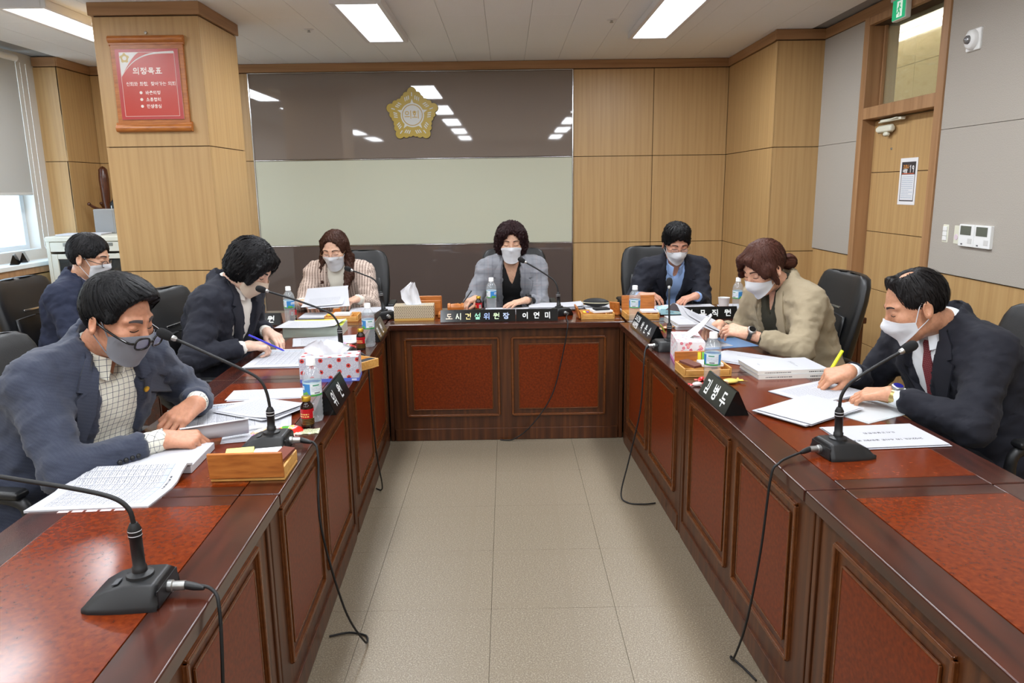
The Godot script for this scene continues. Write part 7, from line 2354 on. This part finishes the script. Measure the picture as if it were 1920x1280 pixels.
	nameplate("black nameplate with white letters in front of the tweed jacket", Vector3(-1.50, T, -4.36), 0.0, 0.32, 0.068, 0.06, small(im, 640, 136))
	im = canvas(1280, 272, rgb(14, 15, 16))
	for k in 4: hangul(im, "사무직원"[k], 90 + k * 300, 66, 150, 24, gold)
	nameplate("black nameplate with white letters in front of the light blue shirt", Vector3(1.19, T, -4.35), 0.0, 0.32, 0.068, 0.06, small(im, 640, 136))
	im = canvas(1160, 320, rgb(34, 36, 34))
	for k in 3: hangul(im, "김병두"[k], 120 + k * 340, 74, 190, 26, gold)
	nameplate("black nameplate with three large white letters at the side desk edge", Vector3(0.765, T, -2.58), -PI / 2 + 0.045, 0.30, 0.085, 0.085, small(im, 580, 160))
	im = canvas(1900, 320, rgb(16, 17, 18))
	hangul(im, "도시건설", 90, 40, 105, 18, gold)
	hangul(im, "부위원장", 90, 176, 105, 18, gold)
	for k in 3: hangul(im, "박은수"[k], 800 + k * 340, 84, 160, 24, gold)
	nameplate("black nameplate with two-line title and yellow note stuck behind", Vector3(0.735, T, -3.88), -PI / 2 + 0.045, 0.46, 0.085, 0.085, small(im, 950, 160))
	for q in [["black tilted nameplate seen from behind near the water and tonic bottles", Vector3(-0.652, T, -2.66), 0.2, 0.3], ["black nameplate seen from behind at the far end of the side desk", Vector3(-0.705, T, -3.93), 0.1, 0.3]]:
		im = canvas(580, 160, rgb(18, 20, 20))
		for k in 2: hangul(im, "위원"[k], 90 + k * 220, 36, 92, 13, rgb(220, 222, 222))
		nameplate(q[0], q[1], PI / 2 + 0.035, q[3], 0.085, 0.08, im)
	var nt := put("sticky_note", bx(Vector3(0.06, 0.05, 0.001)), mat(rgb(222, 236, 92), 0.8), null, Vector3(0.80, T + 0.045, -3.80), Vector3(-0.5, 1.6, 0))
	tag(nt, "yellow-green sticky note with red dot behind the two-line nameplate", "note")
	# ---- left side desk of the man in blue-grey jacket ----
	var tbl := printed(page("table", 2), 0.85)
	var txt := printed(page("text", 3), 0.85)
	var txt2 := printed(page("text", 13), 0.85)
	var cov := printed(page("cover", 7), 0.8)
	# thick budget book lying open, its left leaves curling over
	t = thing("open_budget_book", "thick open budget book with ruled table page under his sleeve", "book", Vector3(-1.04, T, -1.96), 0.06)
	put("page_block", bx(Vector3(0.30, 0.022, 0.2), 0.002), M.paper, t, Vector3(0.0, 0.0115, -0.11))
	m = MB.new()
	var rows := []
	for j in 9:
		var v := j / 8.0
		var ln := PackedVector3Array()
		for i in 7:
			var u := i / 6.0 - 0.5
			ln.append(Vector3(u * 0.3 + v * -0.03, 0.002 + 0.034 * exp(-pow((v - 0.12) * 5.0, 2.0)) + 0.002, -0.02 + v * 0.235))
		rows.append(ln)
	m.patch(rows, 0.006)
	var ui := page("table", 31)
	ui.rotate_90(CLOCKWISE)
	put("turned_leaf", m, printed(ui, 0.85), t)
	for k in 5: put("index_tab", bx(Vector3(0.026, 0.001, 0.01)), mat(rgb(226, 190, 190), 0.7), t, Vector3(-0.08 + k * 0.034, 0.0015, 0.225), Vector3(0, 0.0, 0))
	t = paper_stack("document_pile", "pile of loose printed sheets under both his hands", "papers", -1.01, -2.48, 0.35, 0.30, 0.36, 5, tbl, 0.03, 4)
	t = paper_stack("document_sheets", "loose printed sheets fanned toward the nameplate", "papers", -0.885, -2.57, -0.5, 0.25, 0.2, 4, txt, 0.02, 9, T + 0.0085, 0.008)
	t = thing("lifted_page", "white page curling up between his fingers", "paper", Vector3(-0.93, T + 0.012, -2.25), 0.5)
	m = MB.new()
	rows = []
	for j in 10:
		var a := j / 9.0 * 3.6
		var ln := PackedVector3Array()
		for i in 5: ln.append(Vector3((i / 4.0 - 0.5) * 0.2, 0.03 - 0.03 * cos(a), 0.03 * sin(a) + (0.04 * (a - 2.2) if a > 2.2 else 0.0)))
		rows.append(ln)
	m.patch(rows, 0.0008)
	put("sheet", m, M.paper, t)
	t = paper_stack("red_edged_folder", "printed sheet on a red edged folder beneath the curled page", "folder", -0.84, -2.38, 0.25, 0.2, 0.26, 3, txt2, 0.01, 5)
	t = paper_stack("letter_sheet", "letter with blue corner emblem beyond his hands", "papers", -0.93, -2.80, 0.1, 0.3, 0.14, 2, txt, 0.01, 6)
	put("corner_emblem", bx(Vector3(0.022, 0.0006, 0.014)), mat(rgb(70, 90, 190), 0.6), t, Vector3(0.13, 0.0055, -0.06))
	t = desk_tidy("wooden desk tidy with yellow note pad and raised front lid", -0.715, -1.985, 0.03, true, [["yellow_note_pad", rgb(240, 232, 130), Vector3(0.075, 0.012, 0.075), Vector3(-0.045, 0.046, -0.01), Vector3(0.12, 0.2, 0)], ["white_note_pad", rgb(236, 236, 236), Vector3(0.075, 0.01, 0.08), Vector3(0.03, 0.046, -0.005), Vector3(0.1, 0.05, 0.05)], ["brown_card_case", rgb(110, 52, 36), Vector3(0.035, 0.01, 0.085), Vector3(0.078, 0.048, 0.0), Vector3(0.1, -0.2, -0.1)]])
	im = canvas(160, 110, rgb(222, 44, 34))
	disc(im, Vector2(70, 50), 40, rgb(244, 196, 52))
	disc(im, Vector2(62, 56), 22, rgb(90, 170, 60))
	disc(im, Vector2(92, 40), 16, rgb(250, 240, 220))
	packet("red and yellow snack packet beside the microphone base", -0.72, -2.335, 0.4, 0.09, 0.06, 0.018, im)
	im = canvas(160, 110, rgb(206, 170, 132))
	im.fill_rect(Rect2i(20, 30, 90, 40), rgb(240, 230, 214))
	packet("tan snack packet behind the microphone stem", -0.80, -2.33, 0.9, 0.09, 0.05, 0.014, im)
	im = canvas(160, 110, rgb(206, 208, 172))
	lines(im, Rect2i(10, 14, 140, 84), 8, rgb(130, 140, 110), 2, 4)
	packet("flat olive foil sachet under the tonic bottle", -0.67, -2.33, 0.15, 0.095, 0.05, 0.003, im)
	sweet("purple twisted sweet behind the microphone base", -0.79, -2.275, 0.1, rgb(128, 30, 110), rgb(180, 90, 160))
	sweet("pink twisted sweet beside the purple one", -0.72, -2.272, -0.4, rgb(226, 120, 130), rgb(236, 180, 180))
	# ---- side desk of the woman in navy jacket ----
	paper_stack("ruled_forms", "open ruled forms being filled in with the blue pen", "papers", -1.03, -3.42, 0.05, 0.30, 0.38, 5, tbl, 0.012, 12)
	paper_stack("loose_report_sheets", "loose sheets between the forms and the tall stack", "papers", -0.95, -3.83, 0.25, 0.34, 0.22, 3, txt, 0.02, 14)
	var gr := cloth(rgb(176, 186, 172), 0.8)
	var bt := book("document_binder", "thick grey-green document stack with yellow sheet below its cover letter", -1.06, T, -4.06, 0.05, Vector3(0.31, 0.05, 0.22), gr, gr)
	var ys := put("yellow_sheet", bx(Vector3(0.29, 0.002, 0.2)), mat(rgb(222, 232, 90), 0.8), bt, Vector3(0.005, 0.0522, -0.03), Vector3(0, 0.04, 0))
	m = MB.new()
	sheet(m, Vector3(-0.02, 0.056, 0.03), -0.12, 0.33, 0.22, 0.012)
	put("cover_letter", m, txt2, bt)
	desk_tidy("wooden desk tidy at the desk edge behind the flowered tissue box", -0.70, -3.24, -0.6, false, [["black_pen_box", rgb(26, 26, 28), Vector3(0.04, 0.016, 0.12), Vector3(0.075, 0.03, 0.0)]])
	im = canvas(160, 110, rgb(196, 40, 44))
	im.fill_rect(Rect2i(30, 30, 80, 40), rgb(246, 230, 160))
	packet("red snack packet beside the second tonic bottle", -0.81, -3.66, 0.2, 0.08, 0.055, 0.014, im)
	sweet("silver wrapped sweet beside the red packet", -0.80, -3.74, 0.5, rgb(226, 222, 226), rgb(206, 160, 196), 0.06)
	sweet("dark red sweet near the second tonic bottle", -0.775, -3.60, 1.0, rgb(120, 24, 24), rgb(190, 60, 50))
	# pen in her hand
	m = MB.new()
	m.tube(PackedVector3Array([Vector3(-1.20, 0.842, -3.395), Vector3(-1.08, 0.748, -3.492), Vector3(-1.072, 0.742, -3.498)]), PackedFloat32Array([0.0048, 0.0045, 0.001]), 8)
	tag(put("blue_pen", m, mat(rgb(56, 58, 206), 0.3), null), "blue ballpoint pen in the hand of the woman in navy", "pen")
	# ---- desk of the woman in tweed jacket ----
	t = thing("held_sheets", "white sheets held up by the woman in tweed jacket", "papers", Vector3(-1.16, T + 0.055, -4.70), -0.1)
	for k in 2:
		m = MB.new()
		rows = []
		for j in 8:
			var v := j / 7.0
			var ln := PackedVector3Array()
			for i in 7:
				var u := i / 6.0 - 0.5
				ln.append(Vector3(u * 0.27 + v * 0.05 * k, 0.01 + 0.10 * pow(1.0 - v, 1.4) + 0.02 * u - 0.008 * k, -0.07 + v * 0.14 + 0.012 * k))
			rows.append(ln)
		m.patch(rows, 0.0008)
		put("sheet", m, txt if k == 0 else M.paper, t)
	paper_stack("flat_report", "flat report lying under the held sheets", "papers", -1.14, -4.62, 0.04, 0.3, 0.2, 6, M.paper, 0.01, 21)
	paper_stack("white_stack", "white printed stack behind the microphone near the spotted box", "papers", -0.86, -4.74, 0.1, 0.3, 0.21, 12, txt, 0.006, 22)
	desk_tidy("wooden desk tidy with note flags before the woman in tweed", -1.0, -4.47, 0.05, false, [["white_note_pad", rgb(236, 236, 236), Vector3(0.1, 0.014, 0.07), Vector3(0.0, 0.04, 0.01)], ["yellow_flag", rgb(236, 226, 70), Vector3(0.03, 0.003, 0.02), Vector3(-0.07, 0.04, 0.04)]])
	put("standing_card", bx(Vector3(0.05, 0.06, 0.008), 0.003), M.honey, thing("wooden_card_stand", "small brown wooden card stand before the held sheets", "card stand", Vector3(-1.055, T, -4.55), 0.6), Vector3(0, 0.03, 0))
	# ---- centre desk ----
	t = thing("gavel", "wooden gavel lying on its sounding block beside the pen hand", "gavel", Vector3(-0.30, T, -4.53), 0.05)
	m = MB.new()
	m.lathe(PackedVector2Array([Vector2(0, -0.05), Vector2(0.024, -0.05), Vector2(0.027, -0.046), Vector2(0.027, -0.034), Vector2(0.022, -0.03), Vector2(0.025, 0.0), Vector2(0.022, 0.03), Vector2(0.027, 0.034), Vector2(0.027, 0.046), Vector2(0.024, 0.05), Vector2(0, 0.05)]), 18, Vector3(-0.02, 0.058, 0), Basis(Vector3(0, 0, 1), PI / 2))
	put("gavel_head", m, M.honey, t)
	m = MB.new()
	m.tube(PackedVector3Array([Vector3(-0.02, 0.058, -0.02), Vector3(-0.01, 0.05, -0.16)]), PackedFloat32Array([0.008, 0.011]), 10)
	put("gavel_handle", m, M.honey, t)
	put("sounding_block", bx(Vector3(0.18, 0.03, 0.1), 0.006), M.honey, t, Vector3(-0.04, 0.015, 0.0))
	t = thing("document_box", "upright wooden document box behind the spotted tissue box", "box", Vector3(-0.50, T, -4.62), 0.0)
	put("front_board", bx(Vector3(0.17, 0.095, 0.012), 0.004), M.honey, t, Vector3(0, 0.0475, 0.03))
	put("back_board", bx(Vector3(0.17, 0.115, 0.012), 0.004), M.honey, t, Vector3(0, 0.0575, -0.03))
	put("base_board", bx(Vector3(0.16, 0.01, 0.046)), M.honey, t, Vector3(0, 0.005, 0))
	paper_stack("agenda_sheets", "white agenda sheets under the hand of the woman in grey", "papers", 0.02, -4.70, 0.05, 0.3, 0.21, 6, M.paper, 0.02, 31)
	paper_stack("open_agenda_book", "open white agenda book right of the watch hand", "papers", 0.31, -4.80, -0.04, 0.34, 0.2, 14, M.paper, 0.01, 32, T, 0.01)
	m = MB.new()
	m.tube(PackedVector3Array([Vector3(-0.235, 0.842, -4.80), Vector3(-0.30, 0.757, -4.74), Vector3(-0.304, 0.752, -4.737)]), PackedFloat32Array([0.0045, 0.0045, 0.001]), 8)
	tag(put("black_pen", m, M.black, null), "black pen held by the woman in grey checked jacket", "pen")
	t = desk_tidy("wooden desk tidy with phone and yellow flags on the centre desk", 0.53, -4.43, 0.03, false, [["white_tablet", rgb(232, 232, 234), Vector3(0.12, 0.012, 0.08), Vector3(0.03, 0.04, 0.0), Vector3(0, 0.2, 0)], ["black_phone", rgb(22, 22, 24), Vector3(0.09, 0.01, 0.06), Vector3(0.03, 0.052, 0.0), Vector3(0, 0.2, 0)], ["yellow_flag", rgb(236, 226, 70), Vector3(0.012, 0.004, 0.05), Vector3(-0.075, 0.038, 0.02)], ["purple_flag", rgb(120, 70, 160), Vector3(0.012, 0.004, 0.04), Vector3(-0.055, 0.038, 0.02)]])
	put("side_board", bx(Vector3(0.01, 0.07, 0.13), 0.003), M.honey, t, Vector3(-0.115, 0.04, 0), Vector3(0, 0, 0.25))
	t = thing("glasses_case", "black zipped glasses case with pale seam on the white papers", "case", Vector3(0.56, T + 0.022, -4.70), -0.25)
	m = MB.new()
	m.ball(Vector3(0, 0.028, 0), Vector3(0.085, 0.028, 0.036), 18)
	put("shell", m, M.rubber, t)
	m = MB.new()
	var rg := []
	for k in 25: rg.append(Vector3(cos(TAU * k / 24) * 0.0855, 0.028, sin(TAU * k / 24) * 0.0365))
	m.tube(PackedVector3Array(rg), PackedFloat32Array([0.0025]), 6, false)
	put("seam", m, mat(rgb(206, 200, 168), 0.6), t)
	paper_stack("blank_sheets", "blank white sheets under the black glasses case", "papers", 0.60, -4.70, 0.1, 0.2, 0.2, 12, M.paper, 0.012, 33)
	for k in 3:
		var eb := put("eraser_block", bx(Vector3(0.05, 0.03, 0.022), 0.005), M.plastic_cream, null, Vector3(0.68 + k * 0.085, T + 0.0155, -4.80), Vector3(0, 0.05, 0))
		tag(eb, "cream rounded block in a row at the back of the corner desk", "block", "cream blocks in a row")
	# ---- desk of the man in blue shirt ----
	paper_stack("reading_sheets", "white sheets under the hands of the man in blue shirt", "papers", 1.08, -4.74, 0.02, 0.5, 0.2, 4, txt, 0.012, 41)
	paper_stack("side_sheets", "white sheets beside the letters of the four-letter nameplate", "papers", 1.50, -4.72, -0.05, 0.26, 0.2, 5, M.paper, 0.015, 42)
	desk_tidy("wooden desk tidy with open lid at the inner corner desk", 0.79, -4.40, 0.03, false, [["white_note_pad", rgb(236, 236, 238), Vector3(0.1, 0.012, 0.075), Vector3(0.05, 0.042, 0.01)], ["blue_label", rgb(90, 96, 170), Vector3(0.012, 0.001, 0.05), Vector3(0.085, 0.049, 0.01)]])
	put("raised_lid", bx(Vector3(0.2, 0.09, 0.01), 0.003), M.honey, get_child(get_child_count() - 1), Vector3(0, 0.08, -0.075), Vector3(-0.15, 0, 0))
	t = thing("card_stand", "brown wooden card stand between the two corner tidies", "card stand", Vector3(0.655, T, -4.52), 0.9)
	put("board", bx(Vector3(0.012, 0.08, 0.07), 0.003), M.honey, t, Vector3(0, 0.04, 0), Vector3(0, 0, 0.2))
	put("foot", bx(Vector3(0.05, 0.012, 0.07), 0.003), M.honey, t, Vector3(0, 0.006, 0))
	# white paper cup and pouch behind the bottle
	t = thing("paper_cup", "white paper cup behind the bottle near beige sleeve", "cup", Vector3(1.34, T, -4.58))
	m = MB.new()
	m.lathe(PackedVector2Array([Vector2(0, 0), Vector2(0.026, 0), Vector2(0.035, 0.085), Vector2(0.0365, 0.087), Vector2(0.034, 0.087), Vector2(0.026, 0.004), Vector2(0, 0.004)]), 20)
	put("cup", m, M.plastic_white, t)
	# ---- desk of the woman in beige ----
	book("white_report", "white bound report lying closed beside the two-line nameplate", 1.03, T, -4.14, 0.04, Vector3(0.24, 0.016, 0.29), cov)
	book("white_report", "white bound report topmost of the pair near the wipes pack", 1.035, T + 0.0165, -4.135, 0.07, Vector3(0.24, 0.014, 0.29), cov)
	t = thing("lifted_sheets", "white sheets lifted and bent in the hands of the woman in beige", "papers", Vector3(0.985, T + 0.05, -3.63), 0.35)
	for k in 2:
		m = MB.new()
		rows = []
		for j in 9:
			var v := j / 8.0
			var ln := PackedVector3Array()
			for i in 8:
				var u := i / 7.0
				ln.append(Vector3(-0.16 + u * 0.24 - 0.05 * v * k, 0.11 - 0.085 * u + 0.025 * sin(v * 3.0 + u * 2.0) + 0.008 * k + 0.02 * (1.0 - u) * sin(v * PI), -0.13 + v * 0.2 + 0.02 * k))
			rows.append(ln)
		m.patch(rows, 0.0008)
		put("sheet", m, M.paper if k else txt2, t)
	t = thing("clear_folder", "blue clear file folder with printed sheet below her hands", "folder", Vector3(1.03, T, -3.62), 0.25)
	put("folder_back", bx(Vector3(0.33, 0.0015, 0.24)), mat(rgb(120, 158, 206), 0.25), t, Vector3(0, 0.001, 0))
	m = MB.new()
	sheet(m, Vector3(-0.06, 0.003, -0.01), 0.05, 0.2, 0.2)
	put("sheet", m, txt, t)
	paper_stack("meeting_papers", "white meeting papers with two lines of type before beige jacket", "papers", 1.07, -3.26, -0.75, 0.30, 0.21, 4, cov, 0.02, 52)
	t = desk_tidy("wooden desk tidy with five coloured page flags by the blossom tissue box", 0.81, -3.03, 0.045, false, [["pad", rgb(236, 236, 238), Vector3(0.09, 0.012, 0.08), Vector3(0.03, 0.042, 0.0)], ["brown_card_case", rgb(104, 58, 44), Vector3(0.05, 0.01, 0.09), Vector3(-0.05, 0.042, 0.0), Vector3(0.1, 0.5, 0)]])
	put("upright_lid", bx(Vector3(0.2, 0.05, 0.01), 0.003), M.honey, t, Vector3(0, 0.053, -0.075), Vector3(-0.06, 0, 0))
	for k in 5: put("page_flag", bx(Vector3(0.014, 0.036, 0.002)), mat([rgb(240, 226, 60), rgb(130, 206, 90), rgb(90, 190, 216), rgb(176, 80, 206), rgb(226, 80, 160)][k], 0.7), t, Vector3(0.005 + k * 0.0185, 0.056, -0.0688), Vector3(-0.06, 0, 0))
	sweet("yellow wrapped sweet packet behind the bottle on the right desk", 0.875, -2.86, 0.3, rgb(226, 206, 110), rgb(216, 196, 90), 0.09)
	sweet("red sweet between the tidy and the right desk bottle", 0.775, -2.90, 0.7, rgb(206, 30, 34), rgb(226, 80, 70), 0.05)
	sweet("white and red twisted sweet before the right desk bottle", 0.735, -2.82, 0.2, rgb(226, 214, 210), rgb(206, 70, 70), 0.05)
	sweet("clear brown sweet beside the yellow packet", 0.845, -2.82, 1.2, rgb(150, 110, 90), rgb(196, 176, 160), 0.045)
	sweet("small brown paper-wrapped sweet behind the yellow sticky note", 0.87, -4.02, 0.6, rgb(176, 124, 74), rgb(190, 140, 90), 0.09)
	# ---- desk of the man in dark suit ----
	var sp := canvas(594, 40, rgb(238, 237, 230))
	lines(sp, Rect2i(60, 8, 220, 20), 1, rgb(110, 110, 112), 4, 9)
	lines(sp, Rect2i(430, 8, 120, 20), 1, rgb(60, 60, 62), 5, 10)
	var spm := printed(sp, 0.7)
	book("budget_volume", "white bound volume at the bottom of the pair by the highlighter", 1.145, T, -3.02, 0.06, Vector3(0.297, 0.018, 0.21), M.paper, spm)
	var cv2 := page("cover", 17)
	cv2.rotate_90(CLOCKWISE)
	book("budget_volume", "white bound volume on top of the pair by the highlighter", 1.14, T + 0.0185, -3.025, 0.075, Vector3(0.297, 0.016, 0.21), printed(cv2, 0.8), spm)
	paper_stack("marked_sheets", "printed sheets being marked with the highlighter", "papers", 1.16, -2.70, 0.5, 0.30, 0.21, 3, txt, 0.01, 61)
	paper_stack("blank_top_sheets", "blank white sheets fanned in front of the microphone", "papers", 1.03, -2.46, 0.62, 0.30, 0.21, 5, M.paper, 0.018, 62, T + 0.006)
	t = thing("clear_file", "clear plastic file with pale green edge under his watch hand", "folder", Vector3(1.235, T, -2.47), 0.5)
	put("folder_back", bx(Vector3(0.26, 0.0012, 0.2)), mat(rgb(196, 204, 206), 0.15), t, Vector3(0, 0.0008, 0))
	m = MB.new()
	sheet(m, Vector3(0.0, 0.0022, 0), 0.0, 0.235, 0.185)
	put("sheet", m, mat(rgb(206, 210, 212), 0.25), t)
	im = canvas(594, 420, rgb(190, 191, 197))
	hangul(im, "2022년도 1차 수시분 공유재산 변경", 92, 116, 24, 4, rgb(70, 70, 74), 1.08)
	im.fill_rect(Rect2i(92, 150, 420, 1), rgb(150, 150, 154))
	hangul(im, "도시건설위원회", 190, 250, 24, 4, rgb(80, 80, 84), 1.25)
	im.fill_rect(Rect2i(190, 282, 220, 1), rgb(150, 150, 154))
	im.fill_rect(Rect2i(556, 18, 30, 24), rgb(60, 90, 190))
	im.rotate_180()
	paper_stack("title_page_stack", "stapled title page with two typed lines beside the microphone", "papers", 1.15, -2.19, 0.07, 0.297, 0.2, 4, printed(im, 0.85), 0.008, 63)
	m = MB.new()
	m.tube(PackedVector3Array([Vector3(1.285, 0.858, -2.80), Vector3(1.235, 0.79, -2.775), Vector3(1.195, 0.738, -2.757), Vector3(1.19, 0.732, -2.755)]), PackedFloat32Array([0.0065, 0.0065, 0.005, 0.0015]), 10)
	var hl := put("highlighter", m, mat(rgb(226, 236, 40), 0.35), null)
	tag(hl, "yellow highlighter pen held over the printed sheets", "highlighter")
